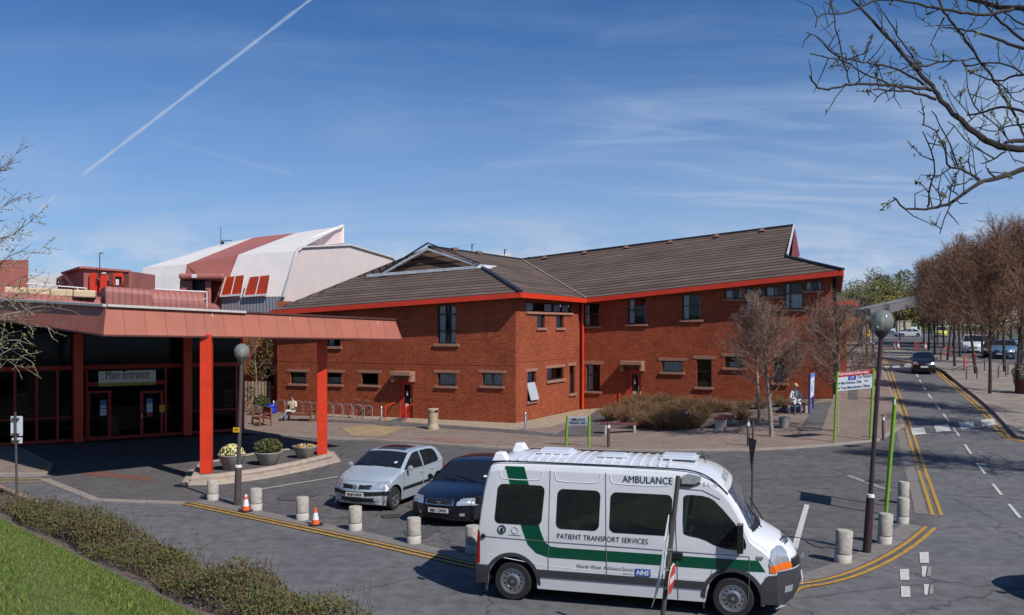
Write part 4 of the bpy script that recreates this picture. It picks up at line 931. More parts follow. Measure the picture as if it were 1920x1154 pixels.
def wheel(parent, x, y, r, wdt, style, side, hub=M_RIM):
    """a thing part at axle height; the tyre, with rim as its child"""
    g = MB(); h = wdt/2; k = r*.66
    g.lathe([(k, -h), (r*.93, -h), (r*.985, -h*.8), (r, -h*.4), (r, h*.4), (r*.985, h*.8), (r*.93, h), (k, h)], 36, (0, 0, 0), 'Y', cap=False)
    w = g.build('wheel', M_TYRE, parent, smooth=True); w.location = (x, y, r)
    q = MB(); s = side; o = s*(h-.012)
    q.lathe([(k+.004, s*h*1.0), (k-.012, s*h*1.0), (k*.94, o-.0), (k*.90, o-s*.04), (k*.90, -o), (k+.002, -o)], 36, (0, 0, 0), 'Y', cap=False)
    if style == 'spoke':
        for a in range(5):
            t = R(72*a+10)
            for dt in (-.13, .13):
                q.bar((k*.16*math.cos(t), o-s*.03, k*.16*math.sin(t)), (k*.93*math.cos(t+dt), o-s*.005, k*.93*math.sin(t+dt)), .035, .02, up=(0, 1, 0))
        q.lathe([(0.001, o-s*.01), (k*.22, o-s*.015), (k*.24, o-s*.05)], 20, (0, 0, 0), 'Y')
    else:
        n = 12; q.lathe([(k*.92, o-s*.02), (k*.74, o-s*.01)], 36, (0, 0, 0), 'Y', cap=False)
        for a in range(n):
            t = R(360/n*a); q.bar((k*.60*math.cos(t), o-s*.012, k*.60*math.sin(t)), (k*.76*math.cos(t), o-s*.010, k*.76*math.sin(t)), k*.20, .012, up=(0, 1, 0))
        q.lathe([(k*.62, o-s*.012), (k*.5, o+s*.0), (k*.42, o+s*.008)], 30, (0, 0, 0), 'Y', cap=False)
    q.build('rim', hub, w, smooth=True)
    d = MB(); d.lathe([(.001, o-s*.05), (k*.9, o-s*.05)], 24, (0, 0, 0), 'Y', cap=False)
    if style != 'spoke': d.lathe([(k*.42, o+s*.009), (k*.40, o+s*.02), (k*.15, o+s*.024), (.001, o+s*.024)], 24, (0, 0, 0), 'Y', cap=False)
    d.build('hub', M_UNDER if style == 'spoke' else M_GREYP, w, smooth=True)
    if style != 'spoke': d = MB(); d.lathe([(.03, o+s*.027), (.001, o+s*.029)], 8, (0, 0, 0), 'Y'); d.build('hub_badge', M_CHROME, w)
    return w
def archbot(base, wheels, ra):
    def f(x):
        z = base(x) if callable(base) else base
        for wx, wr in wheels:
            d = abs(x-wx)
            if d < ra: z = max(z, wr+math.sqrt(ra*ra-d*d)*1.0)
        return z
    return f
# ------------------------------------------------------------------ patient transport ambulance
def make_ambulance():
    hd = math.atan2(14.89-15.906, 3.635-.0187); root = empty('ambulance', (.0187, 15.906, 0), hd, 'white high roof patient transport ambulance with green stripe and dark windows, crossing the forecourt', 'ambulance')
    # local: x forward from rear bumper; shift so that the near rear wheel touches the origin
    T = empty('x', (0, 0, 0), 0, None, None); bpy.data.objects.remove(T)
    X0, Y0 = -.75, 0.93
    class Par: pass
    WP = mat('ambulance_white_paint', (0.70, 0.71, 0.735), 0.25, coat=.4, var=.045, scale=1.4)
    GRN = mat('ambulance_green', (0.0, 0.075, 0.038), 0.3, coat=.4)
    wheels = [(.75, .335), (4.5, .335)]
    def W(x, z):
        w = .985
        if z > 1.15: w -= .085*((z-1.15)/1.3)**1.3
        if z < .5: w -= .03*((.5-z)/.3)
        if x > 4.5: w -= .16*((x-4.5)/1.1)**2
        if x < .5: w -= .03*((.5-x)/.5)**2
        return w
    sil = [(5.42, .22), (5.52, .30), (5.58, .50), (5.585, .70), (5.56, .86), (5.50, 1.02), (5.39, 1.16), (5.20, 1.27), (5.00, 1.36), (4.90, 1.41), (4.83, 1.46), (4.66, 1.74), (4.47, 2.05), (4.41, 2.12), (4.30, 2.24), (4.10, 2.36), (3.85, 2.43), (3.5, 2.455), (2.5, 2.47), (1.2, 2.47), (.50, 2.45), (.36, 2.42), (.29, 2.36), (.20, 2.1), (.12, 1.6), (.07, 1.2), (.05, .85), (.0, .62), (.0, .35), (.06, .28)]
    base = lambda x: .24 if .4 < x < 5.0 else .27
    bot = archbot(base, wheels, .44)
    S = Shell(sil, bot, W, .10, .36, .04, .06, ds=.022, nr=26, ns=100, xf=5.34, xr=.06)
    B = S.body('body', WP, root)
    allp = [B]
    def pt(name, m, pred, off=.004, par=None): o = S.patch(name, m, pred, par or root, off); (allp.append(o) if o and par is None else None); return o
    # livery: green band on both flanks, following the bend
    GP = [(.60, 2.34), (.95, 2.34), (1.26, 1.25), (1.34, 1.06), (1.44, .995), (1.6, .985), (4.90, .985), (5.02, .80), (1.62, .80), (1.40, .80), (1.18, .86), (1.03, 1.00), (.93, 1.25)]
    [flank(S, 'green_stripe', GRN, GP, root, sd_, .003) for sd_ in (-1, 1)]
    for nm, pl in (('window', rrect(.42, 1.27, 1.34, 2.03, .10, .09)), ('window', rrect(1.53, 2.28, 1.31, 1.99, .10, .04)), ('window', rrect(2.46, 3.50, 1.30, 1.98, .10, .03))):
        for sd_ in (-1, 1):
            flank(S, nm, M_CARGLASS, pl, root, sd_, .006)
    dw = [(3.70, 1.96), (3.76, 2.0), (4.08, 1.99), (4.24, 1.90), (4.62, 1.47), (4.72, 1.25), (4.70, 1.14), (4.40, 1.14), (4.24, 1.18), (4.02, 1.29), (3.74, 1.33), (3.69, 1.38)]
    for sd_ in (-1, 1):
        flank(S, 'door_window', M_CARGLASS, smooth_line(dw+[dw[0]], 1)[:-1], root, sd_, .006)
    pt('windscreen', mat('sky_tinted_windscreen', (.05, .075, .13), .05, spec=.8), lambda x, y, z, k: k <= 1 and 4.44 < x+.30*abs(y)**2.6*.2 and 1.47 < z < 2.07 and x < 4.92 and abs(y) < .86, .006)  # blue base colour paints the sky's reflection into the windscreen
    pt('windscreen_base', M_BLACK, lambda x, y, z, k: k <= 1 and 1.40 < z <= 1.475 and abs(y) < .80 and x < 5.0, .007)
    # dark plastic: bumpers, side moulding, arch trims
    FB = [(4.92, .26), (5.9, .2), (5.9, .74), (5.35, .78), (5.05, .74), (4.95, .60)]
    pt('front_bumper', M_GREYP, lambda x, y, z, k: (in_poly(FB, x, z) or (k < 2 and x > 5.2 and z < .78)), .012)
    pt('rear_bumper', M_GREYP, lambda x, y, z, k: x < .36 and z < .60, .014)
    [flank(S, 'side_moulding', M_GREYP, [(1.17, .455), (4.08, .455), (4.08, .585), (1.17, .585)], root, sd_, .014) for sd_ in (-1, 1)]
    for wx, wr in wheels:
        [flank(S, 'wheel_arch_trim', M_GREYP, [(wx+.51*math.cos(R(a)), wr+.51*math.sin(R(a))) for a in range(-4, 185, 8)]+[(wx+.445*math.cos(R(a)), wr+.445*math.sin(R(a))) for a in range(184, -5, -8)], root, sd_, .010, .2) for sd_ in (-1, 1)]
    # lamps and grille
    HL = [(5.06, .86), (5.9, .86), (5.9, 1.02), (5.42, 1.10), (5.20, 1.17), (5.10, 1.13)]
    for sd_ in (-1, 1):
        pt('headlight', M_LENS, lambda x, y, z, k: y*sd_ > .54 and x > 5.02 and .90 < z < 1.17-.0*(x-5.1) and in_poly(HL, x, z), .012)
        pt('indicator', M_AMBER, lambda x, y, z, k: y*sd_ > .50 and x > 5.0 and .79 < z <= .90 and (k < 2 or x > 5.08), .012)
        pt('fog_light', M_LENS, lambda x, y, z, k: k < 2 and .42 < z < .52 and .50 < y*sd_ < .64 and x > 5, .018)
    pt('grille', M_BLACK, lambda x, y, z, k: k < 2 and abs(y) < .50 and .80 < z < .93 and x > 5.3 and abs(y) > .06, .012)
    pt('grille_rim', M_CHROME, lambda x, y, z, k: k < 2 and abs(y) < .50 and (.93 <= z < .95) and x > 5.3, .016)
    g = MB(); g.box((5.62, 0, .87), (.03, .10, .13), M=Matrix.Rotation(R(45), 4, 'X')); allp.append(g.build('badge', M_CHROME, root, bevel=.01))
    g = MB(); g.box((5.61, 0, .52), (.02, .52, .11)); pl_ = g.build('number_plate', M_PLATE, root); allp.append(pl_)
    # rear lamps
    for sd_ in (-1, 1): pt('rear_light', M_REDL, lambda x, y, z, k: x < .16 and .62 < z < 1.18 and y*sd_ > .82, .014)
    def ws(x, z, o=.006): return -W(x, z)-o
    g = MB()   # hinges and door furniture
    for x, z in ((.10, 1.72),): g.box((x+.02, ws(x, z, .03), z), (.09, .08, .13))
    g.box((.22, ws(.2, 1.12, .01), 1.10), (.07, .04, .07)); allp.append(g.build('rear_hinge', M_BLACK, root, bevel=.01))
    g = MB(); g.box((3.60, ws(3.6, 1.0, .015), .985), (.19, .03, .12)); allp.append(g.build('door_handle', M_BLACK, root, bevel=.02))
    g = MB()   # shut lines and swage
    def seam(pts, w_=.008, up=True):
        q = [Vector((x, ws(x, z, .0065), z)) for x, z in dense(pts, .12)]
        for a, b in zip(q, q[1:]): g.bar(a, b, w_, .004, up=(0, 1, 0)) if False else g.tube([a, b], .0045, 4, cap=False)
    seam([(3.62, .26), (3.60, .9), (3.58, 1.4), (3.58, 2.02)]); seam([(3.58, 2.10), (4.02, 2.08), (4.30, 1.95)]); seam([(4.76, 1.05), (4.76, .62), (4.74, .3)]); seam([(3.60, .44), (4.75, .44)]) if 0 else None
    seam([(1.35, .60), (1.38, 1.05), (1.40, 2.2)]) if 0 else None
    seam([(.20, 1.10), (1.35, 1.075), (2.5, 1.07), (4.75, 1.045)]); seam([(1.40, .6), (1.42, 2.30)]); seam([(2.42, .6), (2.39, 2.30)])
    allp.append(g.build('panel_seam', mat('panel_seam_grey', (.16, .16, .17), .6), root))
    g = MB()   # pressed swages on the upper flank
    for x0, x1 in ((.50, 1.28), (1.50, 2.30), (2.46, 3.50)):
        q = [(x0, 2.27), (x0+.02, 2.15), (x0+.08, 2.11), (x1-.08, 2.11), (x1-.02, 2.15), (x1, 2.27)]
        q = [Vector((x, ws(x, z, -.002), z)) for x, z in dense(smooth_line(q, 2), .08)]; g.tube(q, .010, 6)
    q = [Vector((x, ws(x, z, -.004), z)) for x, z in dense(smooth_line([(.26, .78), (1.3, .66), (1.5, .64), (4.0, .62)], 1), .15)]; g.tube(q, .008, 6)
    allp.append(g.build('pressed_ridge', WP, root, smooth=True))
    # gutters, ribs, hatches, beacons
    for sd_ in (-1, 1):
        g = MB(); q = dense(smooth_line([(.30, 2.37), (.6, 2.392), (3.6, 2.385), (3.95, 2.34), (4.20, 2.22), (4.42, 2.00)], 2), .15)
        g.tube([Vector((x, sd_*(W(x, z)-.045+(0.02 if x > 4 else 0)), z+.03)) for x, z in q], .014, 6); allp.append(g.build('roof_gutter', M_BLACK, root, smooth=True))
    g = MB()
    for k in range(18):
        x = .62+k*.165; q = [Vector((x, y, 2.475-.06*(abs(y)/.8)**2)) for y in [-.72+.12*i for i in range(13)]]
        for a, b in zip(q, q[1:]): g.bar(a, b, .05, .013)
    allp.append(g.build('roof_rib', WP, root, bevel=.006))
    for x, y, l, w_, h_ in ((1.30, .1, .56, .44, .05), (2.40, -.1, .42, .34, .035), (3.55, .0, .56, .44, .05)):
        g = MB(); g.box((x, y, 2.49+h_/2), (l, w_, h_)); g.box((x, y, 2.487), (l+.1, w_+.1, .03)); o = g.build('roof_hatch', mat('hatch_white_plastic', (.60, .64, .70), .3), root, bevel=.03); allp.append(o)
    for y in (-.72, .60):
        g = MB(); g.prism([(.32, y-.1, 2.39), (.62, y-.1, 2.41), (.52, y-.06, 2.55), (.38, y-.06, 2.55)], (0, .22, 0)); o = g.build('roof_beacon', mat('beacon_white', (.78, .80, .82), .3), root, bevel=.02); allp.append(o)
    g = MB(); g.tube([(4.0, .1, 2.38), (3.92, .1, 2.60)], .008, 5); allp.append(g.build('aerial', M_BLACK, root))
    # side lamp pod, lettering
    g = MB(); q = [(3.66, 2.17), (3.68, 2.30), (3.78, 2.35), (4.0, 2.31), (3.98, 2.23), (3.88, 2.17)]; g.prism([(x, ws(x, z, .0), z) for x, z in q], (0, -.05, 0)); allp.append(g.build('side_lamp', M_LENS, root, bevel=.015))
    g = MB(); g.prism([(x, ws(3.7, 2.2, .001), z) for x, z in ((3.62, 2.12), (3.80, 2.12), (3.99, 2.20), (3.66, 2.24))], (0, -.03, 0)); allp.append(g.build('side_lamp_base', M_GREYP, root))
    g = MB(); g.box((4.93, ws(4.93, .9, .01), 1.04), (.11, .03, .05)); g2_ = g.build('side_repeater', M_LENS, root, bevel=.01); allp.append(g2_)
    def letter(name, txt, x0, z0, size, m, width=None, bold=0.0, shear=0.0):
        vs, fs = text_mesh(txt, size, bold=bold, width=width, shear=shear)
        g = MB(); g.add([(x0+v[0], ws(x0+v[0], z0+v[1], .009), z0+v[1]) for v in vs], fs); o = g.build(name, m, root, recalc=False); allp.append(o); return o
    INK = mat('lettering_dark_green', (.015, .03, .03), .4); INKG = mat('lettering_grey', (.35, .36, .38), .4)
    letter('ambulance_lettering', 'AMBULANCE', 2.68, 2.155, .165, INK, .84)
    letter('service_lettering', 'PATIENT TRANSPORT SERVICES', 1.55, 1.145, .125, INK, 1.56, bold=.0)
    letter('trust_lettering', 'North West', 1.90, .665, .088, INK, .42); letter('trust_lettering', 'Ambulance Service', 2.37, .668, .088, INK, .50)
    letter('trust_lettering', 'NHS Trust', 2.70, .61, .035, INK, .16)
    letter('fleet_number', 'S L 10', 4.02, 2.15, .10, INKG, .24)
    g = MB(); g.prism([(x, ws(x, z, .009), z) for x, z in ((2.90, .60), (3.16, .60), (3.16, .72), (2.90, .72))], (0, -.002, 0)); allp.append(g.build('blue_panel', mat('health_service_blue', (.02, .11, .42), .35), root))
    vs, fs = text_mesh('NHS', .105, bold=.004, width=.215, shear=.25); g = MB(); g.add([(2.92+v[0], ws(3, .66, .013), .622+v[1]) for v in vs], fs); allp.append(g.build('panel_lettering', M_PLATE, root, recalc=False))
    for cx, rr_, m in ((.56, .068, INK), (.80, .055, mat('faint_emblem', (.5, .47, .40), .5))):
        g = MB(); q = [(cx+rr_*math.cos(t), 1.235+rr_*math.sin(t)) for t in [R(15*k) for k in range(25)]]; g.tube([(x, ws(x, z, .006), z) for x, z in q], .010 if cx < .7 else .005, 5, cap=False)
        if cx < .7:
            g.box((cx, ws(cx, 1.235, .007), 1.235), (.05, .004, .05)); g.box((cx, ws(cx, 1.235, .007), 1.20), (.07, .004, .015))
        allp.append(g.build('crest', m, root))
    g = MB(); g.box((.80, ws(.8, 1.15, .007), 1.155), (.22, .003, .008)); allp.append(g.build('crest_lettering', INKG, root))
    # AMBULANCE on the brow and mirrored on the bonnet
    def on_ribbon(name, txt, cx, cz, dirv_, size, width, mirror=False):
        vs, fs = text_mesh(txt, size, align='CENTER', width=width, bold=.008, mirror=mirror); g = MB(); d = Vector(dirv_).normalized()
        out = Vector((-d.z, 0, d.x)); out = out if out.x > 0 else -out
        pts = []
        for v in vs:
            y = v[0]; t = abs(y)/.9; q = Vector((cx, y, cz))+d*v[1]; q.x -= (.36*clamp((cx-4.665)/1.0)**1.4)*t**2.6; q.z -= .06*t*t*(.8); pts.append(q+out*.012)
        g.add(pts, fs); o = g.build(name, INKG if not mirror else INK, root, recalc=False); allp.append(o)
    on_ribbon('brow_lettering', 'AMBULANCE', 4.37, 2.17, (-.13, 0, .13), .15, .95)
    on_ribbon('bonnet_lettering', 'AMBULANCE', 5.38, 1.185, (-.22, 0, .12), .16, .85, True)
    # mirrors, wipers, mudflaps, interior-dark underbody
    for sd_ in (-1, 1):
        g = MB(); yy = sd_*1.05; g.box((4.62, yy+sd_*.05, 1.36), (.10, .20, .46)); g.tube([(4.66, sd_*.9, 1.20), (4.64, yy, 1.22)], .03, 6); g.tube([(4.60, sd_*.86, 1.5), (4.62, yy, 1.5)], .025, 6); allp.append(g.build('wing_mirror', M_BLACK, root, bevel=.04))
    g = MB(); g.tube([(4.95, -.45, 1.42), (4.72, -.10, 1.72)], .012, 5); g.tube([(4.97, .2, 1.43), (4.74, .55, 1.72)], .012, 5); allp.append(g.build('wiper', M_BLACK, root))
    g = MB()
    for x in (.26, 4.03): g.box((x+.0, -.82, .30), (.02, .26, .34))
    allp.append(g.build('mudflap', M_GREYP, root))
    g = MB(); g.b2((.15, -.80, .20), (5.2, .80, .95)); allp.append(g.build('underbody', M_UNDER, root))
    for wx, wr in wheels:
        for sd_ in (-1, 1): allp.append(wheel(root, wx, sd_*.865, wr, .20, 'steel', sd_, M_RIM if sd_ < 0 else M_RIMD))
    for o in ALLCH(root): o.location = Vector(o.location)+Vector((X0, Y0, 0))
    # driver seat and steering wheel are hidden by the dark glass
    return root
AMB = make_ambulance()
# ------------------------------------------------------------------ cars
CARS = {}
def make_car(name, style, col, loc, rz, label, res=.03, metal=0.0, plate=None, sunroof=False, cat='car', mouldings=True, group=None, fine=True):
    root = empty(name, loc, rz, label, cat, group)
    if style == 'hatch':
        L, hw, wr = 3.80, .825, .30; wx = (.66, 3.13)
        sil = [(3.66, .20), (3.745, .27), (3.79, .40), (3.80, .52), (3.775, .62), (3.72, .70), (3.60, .775), (3.30, .885), (3.0, .955), (2.80, 1.00), (2.70, 1.04), (2.40, 1.20), (2.12, 1.345), (1.98, 1.395), (1.7, 1.425), (1.2, 1.43), (.75, 1.41), (.48, 1.37), (.36, 1.31), (.22, 1.12), (.10, .96), (.05, .88), (.03, .70), (.0, .55), (.01, .38), (.08, .26)]
        belt = .93; tum = .19; ws_ = (2.08, 2.72, 1.02); rw = (.14, .42, .98)
        sw = [[(2.50, .965), (2.66, .975), (2.30, 1.18), (2.02, 1.31), (1.90, 1.345), (1.62, 1.355), (1.60, .94)], [(1.52, .94), (1.53, 1.355), (1.05, 1.345), (.78, 1.31), (.66, 1.20), (.60, 1.00), (.70, .955)]]
        bump = (.32, .60)
    elif style == 'saloon':
        L, hw, wr = 4.60, .88, .31; wx = (.85, 3.70)
        sil = [(4.46, .18), (4.55, .26), (4.59, .40), (4.60, .52), (4.575, .62), (4.52, .68), (4.38, .745), (4.0, .83), (3.6, .885), (3.35, .92), (3.22, .96), (2.9, 1.13), (2.55, 1.315), (2.40, 1.37), (2.1, 1.41), (1.7, 1.42), (1.2, 1.395), (.85, 1.33), (.55, 1.19), (.28, 1.04), (.10, 1.00), (.05, .93), (.02, .75), (.0, .55), (.01, .38), (.08, .24)]
        belt = .89; tum = .22; ws_ = (2.50, 3.26, .94); rw = (.35, 1.05, 1.05)
        sw = [[(3.0, .925), (3.18, .935), (2.75, 1.17), (2.45, 1.305), (2.30, 1.33), (1.95, 1.345), (1.93, .90)], [(1.85, .90), (1.87, 1.345), (1.4, 1.335), (1.05, 1.24), (.75, 1.10), (.60, .98), (.70, .93)]]
        bump = (.28, .58)
    elif style == 'van':
        L, hw, wr = 4.6, .90, .31; wx = (.8, 3.75)
        sil = [(4.46, .22), (4.56, .32), (4.6, .5), (4.58, .72), (4.5, .9), (4.3, 1.0), (3.9, 1.12), (3.7, 1.18), (3.4, 1.45), (3.1, 1.72), (2.9, 1.82), (2.4, 1.86), (1.0, 1.86), (.2, 1.83), (.08, 1.74), (.04, 1.3), (.0, .6), (.01, .4), (.08, .28)]
        belt = 1.1; tum = .12; ws_ = (3.05, 3.72, 1.2); rw = (.0, .1, 1.2)
        sw = [[(3.5, 1.13), (3.62, 1.15), (3.15, 1.6), (2.95, 1.68), (2.55, 1.70), (2.5, 1.12)], [(2.4, 1.12), (2.42, 1.70), (1.4, 1.70), (1.38, 1.12)], [(1.25, 1.12), (1.27, 1.7), (.3, 1.68), (.28, 1.15)]]
        bump = (.3, .62)
    wheels = [(wx[0], wr), (wx[1], wr)]
    def W(x, z):
        w = hw
        if z > belt: w -= tum*((z-belt)/.5)**1.15
        elif z < .55: w -= .04*((.55-z)/.35)
        else: w -= .012*((z-.55)/.4)
        if x > L-.9: w -= .10*((x-L+.9)/.9)**2
        if x < .7: w -= .06*((.7-x)/.7)**2
        return w
    S = Shell(sil, archbot(.20, wheels, wr+.065), W, .06, .26, .14, .035, ds=res, nr=max(8, int(.5/res)), ns=max(14, int(1.1/res)), xf=L-.14, xr=.12)
    PT = paint(col[0], col[1], .25 if not metal else .3, metal, .8)
    S.body('body', PT, root)
    pt = lambda n, m, pr, off=.004: S.patch(n, m, pr, root, off)
    for pl in sw:
        for sd_ in (-1, 1): flank(S, 'side_window', M_CARGLASS, pl, root, sd_, .005, .15)
    top = max(p[1] for p in sil)
    pt('windscreen', M_CARGLASS, lambda x, y, z, k: k == 0 and ws_[0]-.03 < x < ws_[1]-.02 and z > ws_[2]-.02 and z < top-.05)
    pt('rear_window', M_CARGLASS, lambda x, y, z, k: k == 0 and rw[0] < x < rw[1] and z > rw[2] and z < top-.05)
    for sd_ in (-1, 1):
        if style == 'hatch': HLp = lambda x, y, z, k: y*sd_ > .40 and z > .59+.05*(.8-abs(y)) and z < .775+.30*(3.45-x)*0 and x > 3.33+.0 and z < .60+.19*clamp((abs(y)-.36)/.2) and not (k == 2 and x < 3.36)
        else: HLp = lambda x, y, z, k: y*sd_ > .42 and .565 < z < .715 and x > L-.47 and z < .58+.15*clamp((abs(y)-.38)/.15)
        pt('headlight', M_LENS, HLp, .010)
        pt('rear_light', M_REDL, lambda x, y, z, k: y*sd_ > hw-.22 and x < .30 and (.55 if style != 'hatch' else .62) < z < belt-.03, .008)
        if fine: pt('fog_light', M_LENS, lambda x, y, z, k: k < 2 and .30 < z < .38 and .48 < y*sd_ < .60 and x > L-.5, .012)
    if style == 'hatch':
        pt('grille', M_BLACK, lambda x, y, z, k: k < 2 and .10 < abs(y) < .44 and .60 < z < .70-.0*abs(y) and x > L-.4, .008)
        pt('bumper_strip', M_BLACK, lambda x, y, z, k: x > L-.42 and (z > .445 and z < .545) and not (k == 2 and x < L-.40), .012)
        pt('lower_grille', M_BLACK, lambda x, y, z, k: k < 2 and abs(y) < .50 and .27 < z < .38 and x > L-.4, .008)
    else:
        pt('grille', M_BLACK, lambda x, y, z, k: k < 2 and abs(y) < .33 and .585 < z < .69 and x > L-.3, .010)
        pt('grille_rim', M_CHROME, lambda x, y, z, k: k < 2 and abs(y) < .35 and x > L-.3 and ((.57 < z <= .585) or (.69 <= z < .705) or (.33 <= abs(y) < .35 and .57 < z < .705)), .013)
        pt('lower_grille', M_BLACK, lambda x, y, z, k: k < 2 and abs(y) < .55 and .25 < z < .36 and x > L-.4, .008)
    if fine:
        g = MB(); xf_ = L+.012
        if style == 'hatch':
            g.box((xf_-.03, 0, .655), (.02, .10, .12), M=Matrix.Rotation(R(45), 4, 'X'))
        else: g.box((xf_-.02, 0, .655), (.02, .10, .02)); g.box((xf_-.02, -.035, .63), (.02, .02, .06)); g.box((xf_-.02, .035, .63), (.02, .02, .06)); g.box((xf_-.02, 0, .62), (.02, .09, .02))
        g.build('badge', M_CHROME, root, bevel=.004)
        g = MB()
        for sd_ in (-1, 1):
            if mouldings and style == 'hatch': g.add([], [])
        for pl_x in ((wx[0]+.42, 1.52), (1.60, wx[1]-.42)):
            for sd_ in (-1, 1):
                q = MB(); q.prism([(x, sd_*(W(x, .5)+.001), z) for x, z in ((pl_x[0], .46), (pl_x[1], .46), (pl_x[1], .53), (pl_x[0], .53))], (0, sd_*.016, 0)); q.build('door_moulding', M_BLACK if style == 'hatch' else PT, root, bevel=.004)
        for xh in (1.66, 1.02 if style == 'hatch' else 1.05):
            for sd_ in (-1, 1): q = MB(); q.box((xh, sd_*(W(xh, .8)+.012), .80), (.15, .03, .035)); q.build('door_handle', PT, root, bevel=.01)
        q = MB()
        for xs_ in ((1.56, .25, 1.36), (2.66, .28, .90)):
            for sd_ in (-1, 1): q.tube([(xs_[0]+.03*(z-.3), sd_*(W(xs_[0], z)+.001), z) for z in [xs_[1]+(xs_[2]-xs_[1])*i/12 for i in range(13)]], .004, 4, cap=False)
        q.tube([(L-.22, -.66, .765), (L-.15, -.3, .79), (L-.13, 0, .80), (L-.15, .3, .79), (L-.22, .66, .765)], .004, 4, cap=False) if style == 'hatch' else q.tube([(L-.22, -.66, .715), (L-.14, -.3, .725), (L-.12, 0, .73), (L-.14, .3, .725), (L-.22, .66, .715)], .004, 4, cap=False)
        q.build('panel_seam', M_UNDER, root)
        q = MB(); wx_ = ws_[1]; q.tube([(wx_+.0, .35, ws_[2]+.03), (wx_-.18, -.25, ws_[2]+.11)], .009, 4); q.tube([(wx_+.01, -.15, ws_[2]+.03), (wx_-.12, -.60, ws_[2]+.075)], .009, 4); q.build('wiper', M_BLACK, root)
        q = MB(); q.tube([(1.0, 0, top), (.85, 0, top+.16)], .006, 4); q.build('aerial', M_BLACK, root)
        sl = (1.335-1.02)/(2.12-2.72) if style == 'hatch' else (1.315-.96)/(2.55-3.22)
        q = MB(); xs0 = ws_[1]-.13; zs0 = (1.02 if style == 'hatch' else .945)+(xs0-ws_[1])*sl+.04; q.lathe([(.001, 0), (.045, 0), (.045, .004), (.001, .004)], 16); o = q.build('tax_disc', mat('paper_disc', (.65, .70, .68), .7), root); o.location = (xs0+.02, hw-.28, zs0+.03); o.rotation_euler = (0, math.atan(-sl)*1.0, 0)
    for sd_ in (-1, 1):
        q = MB(); xm = ws_[1]-.22; q.lathe([(.001, -.05), (.055, -.04), (.075, 0), (.065, .04), (.001, .055)], 12, (xm, sd_*(hw+.10), belt+.08), 'X'); q.tube([(xm, sd_*(hw-.07), belt+.02), (xm, sd_*(hw+.06), belt+.06)], .025, 6); q.build('door_mirror', PT, root, smooth=True)
    q = MB(); q.box((L+.012, 0, .465 if style == 'hatch' else .44), (.014, .52, .11)); p_ = q.build('number_plate', M_PLATE, root)
    if plate: q = MB(); put_text(q, plate, .098, (L+.0205, 0, .43 if style == 'hatch' else .405), (0, 1, 0), (0, 0, 1), align='CENTER', width=.44, bold=.006); q.build('plate_lettering', M_BLACK, p_, recalc=False)
    if sunroof: pt('sunroof', M_CARGLASS, lambda x, y, z, k: k == 0 and 1.22 < x < 1.92 and abs(y) < .42 and z > 1.3, .006)
    q = MB(); q.b2((.2, -hw+.12, .17), (L-.35, hw-.12, .70)); q.build('underbody', M_UNDER, root)
    for x in wx:
        for sd_ in (-1, 1): wheel(root, x, sd_*(hw-.105), wr, .19, 'spoke', sd_)
    for o in ALLCH(root): o.location = Vector(o.location)-Vector((L/2, 0, 0))
    return root
def car_at(front_xy, back_dir, L):
    d = Vector(back_dir).normalized(); c = Vector(front_xy)+d*L/2; return (c.x, c.y, gz(c.x, c.y)), math.atan2(-d.y, -d.x)
SILV = ('silver_blue_paint', (.50, .57, .62)); NAVY = ('midnight_blue_paint', (.004, .005, .013)); BLK = ('black_car_paint', (.008, .008, .010))
lo, rz = car_at((-4.05, 23.35), (.37, .93), 3.8); CLIO = make_car('hatchback_car', 'hatch', SILV, lo, rz, 'silver blue five door hatchback parked beside the planter island', .022, metal=.35, plate='MA54 NXW', sunroof=True)
lo, rz = car_at((-1.75, 21.55), (.36, .93), 4.6); ACC = make_car('saloon_car', 'saloon', NAVY, lo, rz, 'midnight blue saloon parked between the silver hatchback and the ambulance', .024, metal=.2, plate='RJ51 CWX'); ACC.scale = (1, 1, .965)
# ================================================================== STREET FURNITURE
def at(name, px_, py_, rz, label, cat, group=None, dz=0.0):
    v = G(px_, py_, dz); return empty(name, v, rz, label, cat, group)
M_CONC = mat('weathered_concrete', (0.40, 0.37, 0.32), 0.9, var=.28, scale=14, bump=.4, bscale=60)
M_CONCB = mat('pale_concrete_foot', (0.50, 0.47, 0.42), 0.9, var=.15, scale=10)
def conc_bollard(px_, py_, label, h_=.57, lean=0.0, r=.155, dirt=0):
    o = at('concrete_bollard', px_, py_, 0, label, 'bollard', 'concrete bollards round the forecourt')
    g = MB(); g.lathe([(r, .20), (r, h_-.02), (r-.012, h_-.004), (r-.03, h_), (.001, h_+.004)], 28); g.build('shaft', M_CONC, o, smooth=True)
    g = MB(); g.lathe([(r+.004, 0), (r+.004, .165), (r-.004, .175), (r-.02, .178), (r-.02, .205)], 28, cap=False); g.build('foot', M_CONCB, o, smooth=True)
    o.rotation_euler = (0, lean, 0); return o
for a in ((399, 938, 'concrete bollard left of the grey lamp post, before the planter island'), (480, 957, 'concrete bollard just right of the grey lamp post, beside a traffic cone'), (567, 975, 'concrete bollard with a traffic cone at its right foot'), (666, 995, 'concrete bollard in front of the silver blue hatchback'), (776, 1019, 'concrete bollard in front of the midnight blue saloon')):
    conc_bollard(*a)
conc_bollard(886, 1036, 'concrete bollard half hidden behind the rear of the ambulance', r=.15)
conc_bollard(1580, 1055, 'concrete bollard left of the dark leaning lamp post', .66, .06, .165)
conc_bollard(1658, 1020, 'concrete bollard right of the dark leaning lamp post, at the foot of the green sign', .67, .06, .15)
conc_bollard(1692, 982, 'taller looking concrete bollard nearest the yellow lines at the corner', .63, .05, .14)
conc_bollard(1693, 945, 'concrete bollard standing behind another one near the corner yellow lines', .60, .05, .14)
